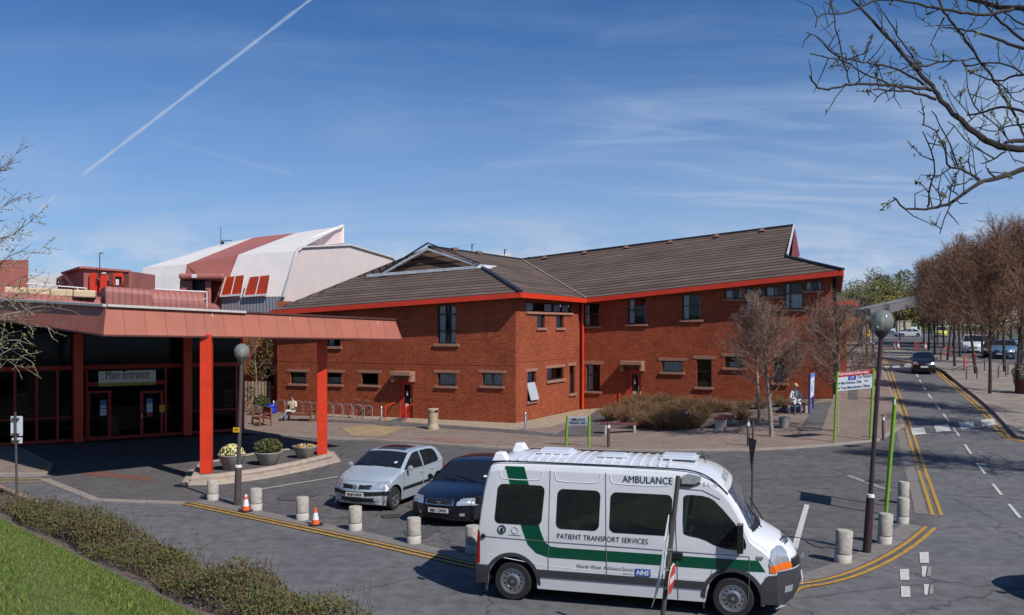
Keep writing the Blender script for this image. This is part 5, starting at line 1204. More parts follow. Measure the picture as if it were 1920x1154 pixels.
def cone(px_, py_, label, s=1.0, lean=0):
    o = at('traffic_cone', px_, py_, .3, label, 'traffic cone', 'orange and white traffic cones'); OR = mat('cone_orange', (.75, .11, .02), .55); 
    g = MB(); g.lathe([(.21, 0), (.21, .035), (.19, .05), (.12, .055)], 8, cap=True); g.build('base', M_BLACK, o)
    for nm, z0, z1, m in (('lower_band', .05, .17, OR), ('white_sleeve', .17, .36, M_WHITE), ('upper_band', .36, .44, OR), ('tip', .44, .50, M_WHITE if px_ < 500 else OR)):
        r = lambda z: .115-.085*(z-.05)/.45
        g = MB(); g.lathe([(r(z0), z0), (r(z1), z1)]+([(.001, z1+.005)] if z1 > .49 else []), 18, cap=False); g.build(nm, m, o, smooth=True)
    o.scale = (s,)*3; o.rotation_euler = (0, lean, .3); return o
cone(461, 960, 'traffic cone at the foot of the grey lamp post', .9); cone(592, 986, 'traffic cone right of a concrete bollard, in front of the empty bay', .88, -.03)
for x, y, l in ((1677, 656, 'small distant cone left of a pair near the traffic island'), (1684, 655, 'small distant cone right of a pair near the traffic island'), (1735, 656, 'distant cone standing at the far kerb behind the black car')): cone(x, y, l, 1.5)
M_POST = mat('brown_grey_lamp_post', (0.085, 0.068, 0.062), 0.5, var=.15, scale=5); M_POSTR = mat('dark_maroon_post', (0.045, 0.025, 0.03), 0.45)
GL = bpy.data.materials.new('smoked_globe'); GL.use_nodes = True; _N = GL.node_tree.nodes; _L = GL.node_tree.links; _N.clear()
_o = _N.new('ShaderNodeOutputMaterial'); _m = _N.new('ShaderNodeMixShader'); _m2 = _N.new('ShaderNodeMixShader'); _t = _N.new('ShaderNodeBsdfTransparent'); _d = _N.new('ShaderNodeBsdfTranslucent'); _d2 = _N.new('ShaderNodeBsdfDiffuse'); _a = _N.new('ShaderNodeAddShader'); _g = _N.new('ShaderNodeBsdfGlossy'); _f = _N.new('ShaderNodeFresnel')
_t.inputs[0].default_value = (.62, .66, .60, 1); _d.inputs[0].default_value = (.42, .43, .39, 1); _d2.inputs[0].default_value = (.42, .43, .39, 1); _g.inputs['Roughness'].default_value = .05; _f.inputs[0].default_value = 1.6; _m.inputs[0].default_value = .42
_L.new(_d.outputs[0], _a.inputs[0]); _L.new(_d2.outputs[0], _a.inputs[1]); _L.new(_t.outputs[0], _m.inputs[1]); _L.new(_a.outputs[0], _m.inputs[2]); _L.new(_f.outputs[0], _m2.inputs[0]); _L.new(_m.outputs[0], _m2.inputs[1]); _L.new(_g.outputs[0], _m2.inputs[2]); _L.new(_m2.outputs[0], _o.inputs[0])
def globe_lamp(base, top, r, zs, label, m, rl, ru):
    o = empty('street_lamp', base, 0, label, 'lamp post', 'globe street lamps'); t = Vector(top)-Vector(base); u = t.normalized(); L = t.length
    g = MB(); g.tube([(0, 0, 0), u*zs], [rl, rl*.95], 14); g.build('sleeve', m, o, smooth=True)
    g = MB(); g.tube([u*zs, u*(zs+.06), u*(zs+.07)], [rl*1.0, rl*.95, ru], 14); g.build('collar', M_WHITE, o, smooth=True)
    g = MB(); g.tube([u*(zs+.05), u*(L-r-.10)], ru, 12); g.tube([u*(L-r-.12), u*(L-r-.04), u*(L-r*.9)], [ru*1.2, r*.55, r*.62], 16); g.build('pole', m, o, smooth=True)
    g = MB(); n = 18; g.lathe([(max(.001, r*math.sin(math.pi*k/n)), -r*1.08*math.cos(math.pi*k/n)) for k in range(n+1)], 28, u*L, cap=False); g.build('globe', GL, o, smooth=True)
    g = MB(); g.lathe([(.03, -r*.9), (.035, -r*.2), (.06, 0), (.06, r*.25), (.001, r*.35)], 12, u*L); g.build('lamp_holder', mat('lamp_holder', (.75, .73, .66), .4), o, smooth=True)
    return o
globe_lamp(G(445, 948), P(453.5, 660, 24.3), .205, 1.02, 'grey brown globe lamp post with a small yellow plate, beside the planter island', M_POST, .092, .052)
globe_lamp(G(1625, 1037), P(1654, 603, 19.25), .235, 1.18, 'dark globe lamp post leaning slightly, at the corner by the road', M_POSTR, .088, .047)
o = at('small_sign', 446, 948, 0, 'small yellow plate strapped to the grey brown lamp post', 'sign'); g = MB(); g.box((-.02, -.07, 2.03), (.17, .012, .13)); g.build('plate', mat('sign_yellow', (.72, .38, .01), .5), o); g = MB(); g.box((-.02, -.078, 2.05), (.09, .003, .02)); g.box((-.02, -.078, 2.01), (.11, .003, .015)); g.build('lettering', M_BLACK, o)
# steel and dark bollards
def post_bollard(px_, py_, h_, label, dark=True, r=.055):
    o = at('metal_bollard', px_, py_, 0, label, 'bollard', 'slim metal bollards along the pavement'); m = M_POST if dark else M_STEEL
    g = MB(); g.lathe([(r, 0), (r, h_), (r*.7, h_+.02), (.001, h_+.03)], 14); g.build('post', m, o, smooth=True)
    g = MB(); g.lathe([(r+.004, h_*.80), (r+.004, h_*.92)], 14, cap=False); g.build('band', M_WHITE if dark else M_STEEL, o, smooth=True)
post_bollard(1141, 842, 1.02, 'dark slim bollard with a white band beside the low green sign', True, .06); post_bollard(1403, 840, 1.05, 'dark slim bollard with a white band in front of the end-on bench')
post_bollard(1287, 808, .92, 'dark slim bollard standing against the twiggy shrubs'); post_bollard(1656, 826, .98, 'dark slim bollard with a white band behind the leaning lamp post')
post_bollard(985, 808, .85, 'plain steel bollard at the lit brick corner', False); post_bollard(715, 793, .80, 'plain steel bollard between the bicycle and the ramp rail', False); post_bollard(513, 777, .72, 'plain steel bollard beside the blue container at the rack end', False)
# green framed signs
M_GREEN = mat('lime_green_post', (0.20, 0.38, 0.03), 0.4, var=.08, scale=6); M_SGREY = mat('sign_grey_face', (0.46, 0.50, 0.56), 0.5); M_BACK = mat('sign_back_grey', (.55, .57, .58), .5, metal=.1)
def panel_sign(name, b0, b1, t0, t1, panel, label, texts=(), header=None, pr=.045, face=M_SGREY, pm=M_GREEN):
    """two posts (feet b0,b1; tops t0,t1 as points) with a board between heights given as fractions of the posts"""
    o = empty(name, b0, 0, label, 'sign'); B0, B1, T0, T1 = [Vector(v)-Vector(b0) for v in (b0, b1, t0, t1)]
    for a, b in ((B0, T0), (B1, T1)): g = MB(); g.tube([a, b, b+(b-a).normalized()*.02], [pr, pr, pr*.5], 12); g.build('post', pm, o, smooth=True)
    f0, f1 = panel; q0, q1, q2, q3 = B0.lerp(T0, f0), B1.lerp(T1, f0), B1.lerp(T1, f1), B0.lerp(T0, f1); n = (q1-q0).cross(q3-q0).normalized()
    if n.y > 0: n = -n
    g = MB(); g.prism([v-n*.01 for v in (q0, q1, q2, q3)], n*.03); bd = g.build('board', face, o)
    if header: h0, h1 = q0.lerp(q3, 1-header[0]), q1.lerp(q2, 1-header[0]); g = MB(); g.prism([v+n*.02 for v in (h0, h1, q2, q3)], n*.004); g.build('header', header[1], bd)
    ux = (q1-q0); Wd = ux.length; ux.normalize(); uy = (q3-q0); H = uy.length; uy.normalize()
    for (txt, fx, fy, sz, m, wd, al) in texts:
        g = MB(); put_text(g, txt, sz, q0+ux*Wd*fx+uy*H*fy+n*.0255, ux, uy, align=al, width=wd*Wd, bold=.003); g.build('lettering', m, bd, recalc=False)
    return o, q0, ux, uy, Wd, H, n, bd
INKB = mat('sign_ink_navy', (.02, .025, .06), .5)
panel_sign('parking_sign', G(1061, 839), G(1104, 841), P(1064, 780, 35.8), P(1105, 780, 35.6), (.70, .97), 'low grey sign on lime green posts reading ambulance parking only', (('AMBULANCE', .5, .56, .15, INKB, .66, 'CENTER'), ('PARKING ONLY', .5, .16, .15, INKB, .8, 'CENTER')), pr=.05)
ba, bb_ = G(1564, 833), G(1631, 829)
M_SRED = mat('sign_red_header', (.42, .02, .015), .45)
Rr = panel_sign('direction_sign', ba, bb_, P(1570, 699, ba.y), P(1637.5, 692, bb_.y), (.74, 1.0), 'hospital direction sign with red header on tall lime green posts', (('Adult Accident & Emergency', .03, .84, .15, M_WHITE, .84, 'LEFT'), ('L P', .36, .60, .14, M_WHITE, .09, 'LEFT'), ('Car Parking', .56, .60, .16, INKB, .38, 'LEFT'), ('Main Entrance, Clinic', .10, .34, .15, INKB, .58, 'LEFT'), ('Exit', .76, .38, .09, INKB, .1, 'LEFT'), ('Trust Management Offices', .10, .08, .15, INKB, .82, 'LEFT')), (.26, M_SRED), pr=.045, face=mat('sign_pale_face', (.56, .60, .66), .5))
_, q0, ux, uy, Wd, H, n, bd = Rr
g = MB(); c = q0+ux*Wd*.41+uy*H*.64+n*.021; g.prism([c+ux*a*.16+uy*b*.08 for a, b in ((-1, -1), (1, -1), (1, 1), (-1, 1))], n*.002); g.build('symbol_panel', mat('sign_blue', (.02, .05, .35), .5), bd)
g = MB()
for fy in (.14, .40): c = q0+ux*Wd*.04+uy*H*fy+n*.022; g.prism([c-ux*.05, c+ux*.05-uy*.05, c+ux*.05+uy*.05], n*.002)
c = q0+ux*Wd*.95+uy*H*.88+n*.026; g.prism([c-ux*.05-uy*.05, c+ux*.05-uy*.05, c+uy*.06], n*.002); g.build('arrow', INKB, bd)
fa = G(1661, 966); fb = Vector((fa.x*1.05, fa.y*1.05, 0)); la = P(1678, 760, fa.y)-fa
panel_sign('tall_sign', fa, fb, fa+la, fb+la*1.04, (.62, .98), 'tall lime green framed sign seen exactly edge on at the corner', pr=.044, face=M_BACK)
fa, fb = G(1517, 779), G(1527, 773); 
Rb = panel_sign('blue_sign', fa, fb+Vector((.12, .6, 0)), P(1518.5, 702, fa.y), P(1527, 699, fb.y+.6), (.40, 1.0), 'blue and white sign on blue posts beside the brick wall', (('A', .5, .22, .55, mat('sign_teal', (.02, .28, .22), .5), .4, 'CENTER'),), (.16, mat('sign_sky', (.12, .25, .55), .5)), pr=.045, face=M_WHITE, pm=mat('sign_post_blue', (.02, .04, .28), .4))
# back-facing plates on a pole behind the hedge
v = G(32, 944); o = empty('pole_sign', v, 0, 'two white plates seen from behind on a slim grey pole behind the hedge', 'sign')
tp = P(28.5, 773, v.y)-v; g = MB(); g.tube([(0, 0, 0), tp], .030, 10); g.build('pole', M_STEEL if 0 else M_POST, o, smooth=True)
for (x0, y0, x1, y1, rd) in ((18.5, 781, 41, 818, .03), (20.5, 821, 40.5, 832, .02)):
    a, b = P(x0, y1, v.y)-v, P(x1, y0, v.y)-v; g = MB(); q = rrect(a.x, b.x, a.z, b.z, rd); g.prism([(x, .04, z) for x, z in q], (0, .006, 0)); p_ = g.build('plate', mat('sign_back_white', (.62, .66, .70), .5), o)
    g = MB(); 
    for zz_ in (a.z+.06, b.z-.06) if y1-y0 > 20 else ((a.z+b.z)/2,): g.box((tp.x, -.0, zz_), (.20, .07, .025))
    g.build('clamp', M_POST, p_)
# no entry pole leaning in front of the ambulance
Yn = 13.4; b0 = Vector((2.17, Yn, 0)); tp = P(1272, 893, Yn)-b0; o = empty('no_entry_sign', b0, 0, 'leaning pole with edge-on plates and a red no entry disc in front of the ambulance', 'sign')
g = MB(); g.tube([(0, 0, 0), tp], .036, 12); g.build('pole', M_POST, o, smooth=True)
def onpole(py_): z = P(0, py_, Yn).z; return tp*(z/tp.z)
c = onpole(1052)+Vector((-.075, -.02, 0)); ang = R(75); ux = Vector((math.cos(ang)*.55, -math.sin(ang), 0)).normalized(); ux = Vector((-.30, -1, 0)).normalized(); uz = tp.normalized(); nn_ = ux.cross(uz).normalized()
g = MB(); hh = .69; q = [c+uz*hh, c+ux*.22+uz*.36, c+ux*.24-uz*.2, c-uz*hh-Vector((.10, 0, 0)), c-ux*.24-uz*.24, c-ux*.22+uz*.36]; g.prism(q, nn_*.012); g.build('white_plate', mat('sign_back_white', (.62, .66, .70), .5), o)
c = onpole(1085)+Vector((.055, -.04, 0)); ux2 = Vector((.42, -.9, 0)).normalized(); n2 = uz.cross(ux2).normalized(); n2 = n2 if n2.x > 0 else -n2
ux3 = Vector((.36, .93, 0)).normalized(); n3 = uz.cross(ux3).normalized(); n3 = -n3 if n3.y > 0 else n3
g = MB(); q = [c+ux3*.23*math.cos(t)+uz*.23*math.sin(t) for t in [R(12*k) for k in range(30)]]; g.prism(q, n3*.01); d_ = g.build('disc', M_WHITE, o)
g = MB(); q = [c+n3*.011+ux3*.215*math.cos(t)+uz*.215*math.sin(t) for t in [R(12*k) for k in range(30)]]; g.prism(q, n3*.003); g.build('red_face', mat('sign_red', (.62, .05, .02), .4), d_)
g = MB(); q = [c+n3*.015+ux3*a+uz*b for a, b in ((-.16, -.045), (.16, -.045), (.16, .045), (-.16, .045))]; g.prism(q, n3*.003); g.build('white_bar', M_WHITE, d_)
g = MB()
for py_ in (1068, 1102, 1030): g.box(onpole(py_), (.09, .09, .03))
g.build('clamp', M_STEEL, o)
v = G(1410, 958); o = empty('triangle_sign', v, 0, 'dark slim pole with an edge-on triangular sign behind the ambulance cab', 'sign'); tp = P(1412, 790, v.y)-v
g = MB(); g.tube([(0, 0, 0), tp], .03, 8); g.build('pole', M_POST, o, smooth=True)
q = [(.02, -.03-.30, tp.z-.45), (-.03, -.03+.30, tp.z-.45), (-.03, -.03, tp.z-1.30)]; g = MB(); g.prism(q, (.012, 0, 0)); g.build('plate', M_GREYP, o)
# cycle hoops
for i, (x0, x1) in enumerate(((518, 533), (535, 550), (552, 567), (569, 584), (586, 601), (609, 623), (626, 641), (644, 660), (663, 679), (683, 698))):
    yb = 777+i*1.35; a, b = G(x0, yb), G(x1, yb+.6); o = empty('cycle_hoop', a, 0, 'bare steel cycle hoop, one of the row of matching hoops along the brick wall' if i < 8 else ('steel cycle hoop holding the front of the parked bicycle' if i == 8 else 'end cycle hoop of the row, beside the bicycle rear wheel'), 'bike rack', 'steel cycle hoops along the brick wall')
    d = b-a; h_ = .78; q = [(0, 0, 0), (0, 0, h_-.12), tuple(d*.06+Vector((0, 0, h_-.04))), tuple(d*.25+Vector((0, 0, h_))), tuple(d*.75+Vector((0, 0, h_))), tuple(d*.94+Vector((0, 0, h_-.04))), tuple(d+Vector((0, 0, h_-.12))), tuple(d)]
    g = MB(); g.tube(q, .026, 8); g.build('hoop', M_STEEL, o, smooth=True)
# bicycle
def bicycle(px_, py_, rz, label):
    o = at('bicycle', px_, py_, rz, label, 'bicycle'); BK = mat('bicycle_black', (.015, .015, .02), .4)
    for x in (0, 1.05):
        g = MB(); q = [(x+.33*math.cos(t), 0, .335+.33*math.sin(t)) for t in [R(15*k) for k in range(25)]]; g.tube(q, .018, 6, cap=False); w_ = g.build('wheel', M_TYRE, o, smooth=True)
        g = MB()
        for k in range(10): t = R(36*k); g.tube([(x, 0, .335), (x+.31*math.cos(t), 0, .335+.31*math.sin(t))], .0035, 3)
        g.tube([(x, -.04, .335), (x, .04, .335)], .02, 8); g.build('spokes', M_STEEL, w_)
    g = MB(); bb2, st, hd_, ht = (.45, 0, .30), (.33, 0, .80), (.92, 0, .84), (.95, 0, .70)
    for a, b, r in ((bb2, st, .018), (st, hd_, .016), (bb2, ht, .02), (bb2, (0, 0, .335), .012), (st, (0, 0, .335), .011), ((.90, 0, .90), (1.05, 0, .335), .016), (st, (.30, 0, .90), .014), ((.90, 0, .9), (.88, 0, .98), .014)): g.tube([a, b], r, 7)
    g.build('frame', BK, o, smooth=True)
    g = MB(); g.tube([(.80, -.27, .99), (.90, -.18, 1.0), (.88, 0, .98), (.90, .18, 1.0), (.80, .27, .99)], .013, 7); g.build('handlebar', M_STEEL, o, smooth=True)
    g = MB(); g.prism([(.16, -.07, .92), (.16, .07, .92), (.30, .03, .93), (.44, 0, .93), (.30, -.03, .93)], (0, 0, -.05)); g.build('saddle', M_BLACK, o, bevel=.015)
    g = MB(); g.tube([(.45, -.1, .22), (.45, -.1, .24), (.45, 0, .30), (.45, .1, .38)], .01, 5); g.box((.45, -.13, .22), (.09, .08, .02)); g.box((.45, .13, .38), (.09, .08, .02)); g.build('pedals', M_BLACK, o)
bicycle(697, 784, R(215), 'black bicycle leaning at the end hoops of the rack')
# ramp rails
def rail(pts, label, h_=.95):
    P0 = [G(*p) for p in pts]; o = empty('handrail', P0[0], 0, label, 'handrail', 'red handrails at the two doors'); L0 = P0[0]
    g = MB(); q = [v-L0 for v in P0]; up = Vector((0, 0, h_)); g.tube([q[0], q[0]+up*.93, q[0]+up+(q[-1]-q[0])*.04, q[-1]+up*1.05], .032, 8); g.tube([q[-1]+up*1.05, q[-1]], .028, 8); g.build('rail', M_RED, o, smooth=True)
rail([(723, 792), (741, 785)], 'red handrail left of the door by the cycle racks', .80); rail([(761, 793), (777, 786)], 'red handrail right of the door by the cycle racks', .78); rail([(1161, 766), (1170, 758)], 'red handrail left of the door behind the shrubs', .85); rail([(1201, 764), (1209, 758)], 'red handrail right of the door behind the shrubs', .85)
# benches
M_WOOD = mat('red_brown_bench_wood', (0.20, 0.065, 0.035), 0.6, var=.25, scale=12)
def park_bench(px_, py_, rz, w_, label):
    o = at('park_bench', px_, py_, rz, label, 'bench', 'wooden park benches by the cycle racks'); hw = w_/2
    g = MB(); 
    for k in range(5): g.box((0, -.05-.095*k+.2, .43), (w_-.06, .075, .03))
    g.build('seat', M_WOOD, o)
    g = MB(); g.box((0, .27, .88), (w_-.08, .04, .09)); g.box((0, .25, .52), (w_-.08, .04, .06)); n = int(w_/.11)
    for k in range(n): g.box((-hw+.09+(w_-.18)*k/(n-1), .26, .70), (.05, .02, .30))
    g.build('backrest', M_WOOD, o)
    for s in (-1, 1):
        x = s*(hw-.04)
        g = MB(); g.box((x, .27, .46), (.07, .07, .92)); g.build('leg', M_WOOD, o); g = MB(); g.box((x, -.28, .32), (.07, .07, .64)); g.build('leg', M_WOOD, o)
        g = MB(); g.box((x, -.02, .65), (.09, .60, .035)); g.build('armrest', M_WOOD, o)
    g = MB(); g.box((0, .26, .40), (w_-.1, .05, .07)); g.box((0, -.26, .39), (w_-.1, .04, .07)); g.build('apron', M_WOOD, o)
    return o
park_bench(491, 800, R(-58+180+180), 1.25, 'wooden bench seen from its back corner, nearest the entrance glazing'); BEN = park_bench(562, 792, R(-14), 1.55, 'wooden bench with a seated man, in front of the cycle hoops')
def slab_bench(px_, py_, rz, label, w_=1.7):
    o = at('slab_bench', px_, py_, rz, label, 'bench', 'concrete legged benches by the shrubs')
    for s in (-1, 1): g = MB(); g.prism([(s*(w_/2-.12), -.22, 0), (s*(w_/2-.12), .22, 0), (s*(w_/2-.12), .26, .44), (s*(w_/2-.12), -.26, .44)], (.10, 0, 0)); g.build('leg', mat('pale_concrete_leg', (.48, .45, .40), .85, var=.15, scale=9), o, bevel=.01)
    g = MB()
    for k in range(4): g.box((0, -.21+.14*k, .475), (w_+.1, .12, .06))
    g.build('seat', mat('maroon_bench_plank', (.13, .04, .03), .6, var=.2, scale=10), o, bevel=.006)
    return o
slab_bench(1160, 815, R(-3), 'low maroon plank bench on two pale legs, in front of the shrubs', 1.5); slab_bench(1358, 803, R(62), 'low maroon plank bench seen end on, beside the bare tree', 1.5)
SB3 = slab_bench(1492, 777, R(-8), 'low bench carrying the seated person in white', 1.0)
# bins
o = at('litter_bin', 812, 808, 0, 'tall beige litter bin with a flared foot in front of the brick wall', 'bin'); BE = mat('beige_bin', (.42, .33, .22), .7, var=.15, scale=6)
g = MB(); g.lathe([(.28, 0), (.29, .03), (.27, .18), (.235, .28), (.225, .34)], 24); g.build('foot', BE, o, smooth=True); g = MB(); g.lathe([(.225, .34), (.235, .45), (.235, .86)], 24, cap=False); g.build('drum', BE, o, smooth=True)
g = MB(); g.lathe([(.245, .86), (.255, .88), (.255, 1.0), (.23, 1.02), (.08, 1.03), (.001, 1.03)], 24); g.build('lid', BE, o, smooth=True); g = MB(); g.box((.17, -.19, .93), (.16, .06, .07), rz=.7); g.build('slot', M_BLACK, o)
o = at('round_bin', 1470, 806, 0, 'short grey round bin beside the bare tree trunk', 'bin'); g = MB(); g.lathe([(.20, 0), (.21, .50), (.19, .52)], 18, cap=False); g.build('drum', mat('grey_bin', (.20, .21, .19), .7, var=.2, scale=6), o, smooth=True); g = MB(); g.lathe([(.20, .42), (.001, .42)], 18, cap=False); g.build('liner', M_BLACK, o)
g = MB(); g.lathe([(.205, .50), (.225, .51), (.225, .54), (.19, .54)], 18, cap=False); g.build('rim', M_STEEL, o, smooth=True)
o = at('blue_container', 508, 778, 0, 'round blue plastic container beside the end of the cycle rack', 'container'); g = MB(); g.lathe([(.22, 0), (.32, .12), (.34, .35), (.28, .52), (.1, .58), (.001, .58)], 18); g.build('drum', mat('blue_plastic', (.01, .05, .42), .4), o, smooth=True); g = MB(); g.lathe([(.30, .40), (.35, .42), (.35, .45), (.29, .47)], 18, cap=False); g.build('rim', mat('blue_plastic_dark', (.01, .03, .25), .4), o)
# fence by the entrance
o = at('board_fence', 474, 772, 0, 'weathered vertical board fence between the entrance hall and the brick wall', 'fence'); g = MB(); FW = mat('grey_fence_wood', (.30, .22, .15), .85, var=.25, scale=9)
for k in range(11): g.box((-.95+k*.19, 0, .85+.02*math.sin(k*3)), (.14, .025, 1.7))
g.build('boards', FW, o); g = MB(); g.box((0, .05, .4), (2.1, .05, .08)); g.box((0, .05, 1.4), (2.1, .05, .08)); g.build('frame_rail', FW, o)
# planters on the island
M_POT = mat('grey_concrete_planter', (.30, .285, .26), .85, var=.15, scale=7, bump=.3)
def planter(px_, py_, R_, h_, label):
    v = P(px_, py_, (CH-.26)*F/(py_-HOR)); o = empty('planter', v, 0, label, 'planter', 'concrete flower planters on the island')
    g = MB(); g.lathe([(R_*.52, 0), (R_*.60, .02), (R_*.96, h_-.06), (R_*1.02, h_-.03), (R_*1.02, h_), (R_*.93, h_), (R_*.90, h_-.06)], 32, cap=False); g.build('pot', M_POT, o, smooth=True)
    g = MB(); g.lathe([(R_*.91, h_-.07), (.001, h_-.05)], 24, cap=False); g.build('soil', M_SOIL, o); return o
PL = [planter(435, 880, .43, .48, 'concrete planter holding the cushion of cream flowers'), planter(503, 871, .44, .42, 'concrete planter holding the bushy green shrub'), planter(571.5, 858, .42, .40, 'concrete planter of yellow and white flowers beside the red column')]
rnd = random.Random(11)
def leafball(g, c, rx, ry, rz_, n, s, cols, up=.3, flat=0.0):
    for k in range(n):
        while True:
            v = Vector((rnd.uniform(-1, 1), rnd.uniform(-1, 1), rnd.uniform(-1, 1)))
            if .35 < v.length < 1: break
        if rnd.random() < .6: v = v.normalized()*rnd.uniform(.8, 1.0)
        p = Vector(c)+Vector((v.x*rx, v.y*ry, v.z*rz_)); a = Vector((rnd.gauss(0, 1), rnd.gauss(0, 1), rnd.gauss(0, 1))).normalized(); b = a.cross(Vector((rnd.gauss(0, 1), rnd.gauss(0, 1), rnd.gauss(0, 1)))).normalized(); q = s*rnd.uniform(.6, 1.3)
        g.cur = rnd.choices(range(len(cols)), cols)[0]; g.add([p-a*q, p+b*q*.5, p+a*q, p-b*q*.5], [(0, 1, 2, 3)])
LG = [mat('leaf_mid_green', (.07, .10, .02), .7), mat('leaf_dark_green', (.03, .05, .012), .7), mat('leaf_yellow_green', (.16, .15, .03), .7)]
FL = [mat('petal_cream', (.72, .62, .22), .7), mat('petal_pale_yellow', (.80, .72, .40), .7), LG[0]]
v = PL[0].location; o = empty('flower_cushion', v+Vector((0, 0, .42)), 0, 'dense cushion of cream flowers filling the left planter', 'flowers'); g = MB()
for k in range(420):
    t = rnd.uniform(0, 6.28); ph = rnd.uniform(0, 1.45); r_ = .36; p = Vector((r_*1.08*math.cos(t)*math.sin(ph), r_*1.08*math.sin(t)*math.sin(ph), .02+.34*math.cos(ph))); nrm_ = Vector((p.x, p.y, p.z+.05)).normalized()
    a = nrm_.orthogonal().normalized(); b = nrm_.cross(a); s = rnd.uniform(.022, .038); g.cur = rnd.choices((0, 1, 2), (5, 4, 1.2))[0]; p += nrm_*rnd.uniform(-.03, .02); g.add([p+nrm_*.012]+[p+(a*math.cos(q)+b*math.sin(q))*s for q in [R(60*j) for j in range(6)]], [(0, j+1, (j+1) % 6+1) for j in range(6)])
leafball(g, (0, 0, .1), .32, .32, .22, 300, .035, (0, 0, 1)); g.build('blooms', FL, o, recalc=False)
v = PL[1].location; o = empty('potted_shrub', v+Vector((0, 0, .36)), 0, 'bushy green shrub with yellow tips in the middle planter', 'shrub'); g = MB(); leafball(g, (0, 0, .22), .46, .42, .26, 1500, .04, (4, 2, 3)); g.build('foliage', LG, o, recalc=False)
g = MB()
for k in range(90): t = rnd.uniform(0, 6.28); r_ = rnd.uniform(.1, .5); g.tube([(0, 0, 0), (r_*.6*math.cos(t), r_*.6*math.sin(t), .3), (r_*math.cos(t), r_*math.sin(t), .55-.4*r_)], .004, 3)
g.build('stems', M_SOIL, o)
v = PL[2].location; o = empty('bedding_flowers', v+Vector((0, 0, .34)), 0, 'low yellow and white bedding flowers in the right planter', 'flowers'); g = MB(); leafball(g, (0, 0, .02), .36, .36, .07, 260, .035, (2, 1, 0)); g.build('foliage', LG, o, recalc=False); g = MB(); leafball(g, (0, 0, .06), .35, .35, .05, 150, .045, (6, 2, 1.5)); g.build('blooms', [mat('petal_yellow', (.80, .45, .01), .7), mat('petal_white', (.75, .72, .75), .7), mat('petal_purple', (.10, .03, .12), .7)], o, recalc=False)
# ------------------------------------------------------------------ people
SKIN = mat('skin', (.48, .25, .17), .6)
def person(loc, rz, label, J, edges, cols, zones, hairc, scale=1.0, hat=None):
    """one continuous skinned body; zones(x,y,z)-> material index"""
    me = bpy.data.meshes.new('b'); names = list(J); me.from_pydata([J[k][0] for k in names], [(names.index(a), names.index(b)) for a, b in edges], []); o = bpy.data.objects.new('b', me); COL.objects.link(o)
    o.modifiers.new('s', 'SKIN'); o.modifiers.new('u', 'SUBSURF').levels = 2
    for i, k in enumerate(names): r = J[k][1]; me.skin_vertices[0].data[i].radius = (r if isinstance(r, tuple) else (r, r)); me.skin_vertices[0].data[i].use_root = (k == 'hip')
    dg = bpy.context.evaluated_depsgraph_get(); dg.update(); m2 = bpy.data.meshes.new_from_object(o.evaluated_get(dg)); bpy.data.objects.remove(o)
    root = empty('person', loc, rz, label, 'person'); m2.materials.clear()
    for c in cols: m2.materials.append(c)
    for p in m2.polygons: p.material_index = zones(p.center); p.use_smooth = True
    b = bpy.data.objects.new('body', m2); COL.objects.link(b); b.parent = root
    h = Vector(J['head'][0]); g = MB(); n = 10
    g.lathe([(max(.001, .108*math.sin(math.pi*.58*k/n)), .118*math.cos(math.pi*.58*k/n)) for k in range(n+1)], 16, h+Vector((0, .022, .012)), cap=False); g.build('hair', hairc, root, smooth=True)
    g = MB()
    for s in (-1, 1): g.box(h+Vector((s*.034, -.094, .005)), (.022, .012, .012))
    g.box(h+Vector((0, -.092, -.055)), (.04, .012, .008)); g.build('eyes_and_mouth', M_BLACK, root)
    root.scale = (scale,)*3; return root
def seated(hands, cross=False):
    J = {'hip': ((0, .02, .50), (.15, .11)), 'belly': ((0, .04, .66), (.145, .11)), 'chest': ((0, .05, .88), (.165, .115)), 'neckb': ((0, .04, 1.03), (.07, .06)), 'neck': ((0, .03, 1.10), .052), 'chin': ((0, .0, 1.17), (.062, .07)), 'head': ((0, .0, 1.25), (.082, .098)), 'crown': ((0, .01, 1.335), (.06, .07)), 'nose': ((0, -.105, 1.235), .014)}
    E = [('hip', 'belly'), ('belly', 'chest'), ('chest', 'neckb'), ('neckb', 'neck'), ('neck', 'chin'), ('chin', 'head'), ('head', 'crown'), ('head', 'nose')]
    for s, n in ((-1, 'r'), (1, 'l')):
        hx, hy, hz_ = hands[n]; el = hands[n+'e']
        J.update({n+'sh': ((s*.17, .05, .99), .068), n+'el': (el, .047), n+'wr': ((hx, hy, hz_), .032), n+'pa': ((hx-s*.02, hy-.05, hz_+.005), (.038, .02))})
        E += [('chest', n+'sh'), (n+'sh', n+'el'), (n+'el', n+'wr'), (n+'wr', n+'pa')]
        for k in range(4): J[n+'f%d' % k] = ((hx-s*.02+(k-1.5)*.018, hy-.10-.008*(1.5-abs(k-1.5)), hz_-.01), .009); J[n+'g%d' % k] = ((hx-s*.02+(k-1.5)*.018, hy-.125, hz_-.035), .008); E += [(n+'pa', n+'f%d' % k), (n+'f%d' % k, n+'g%d' % k)]
        J[n+'th'] = ((hx-s*.055, hy-.06, hz_+.015), .010); E.append((n+'wr', n+'th'))
        if cross and n == 'l': kn, an, to = (-.02, -.40, .62), (-.16, -.60, .30), (-.19, -.72, .24)
        else: kn, an, to = (s*.11, -.40, .50), (s*.12, -.42, .10), (s*.13, -.56, .045)
        J.update({n+'th0': ((s*.10, -.05, .49), .092), n+'kn': (kn, .064), n+'an': (an, .042), n+'to': (to, (.04, .03))}); E += [('hip', n+'th0'), (n+'th0', n+'kn'), (n+'kn', n+'an'), (n+'an', n+'to')]
    return J, E
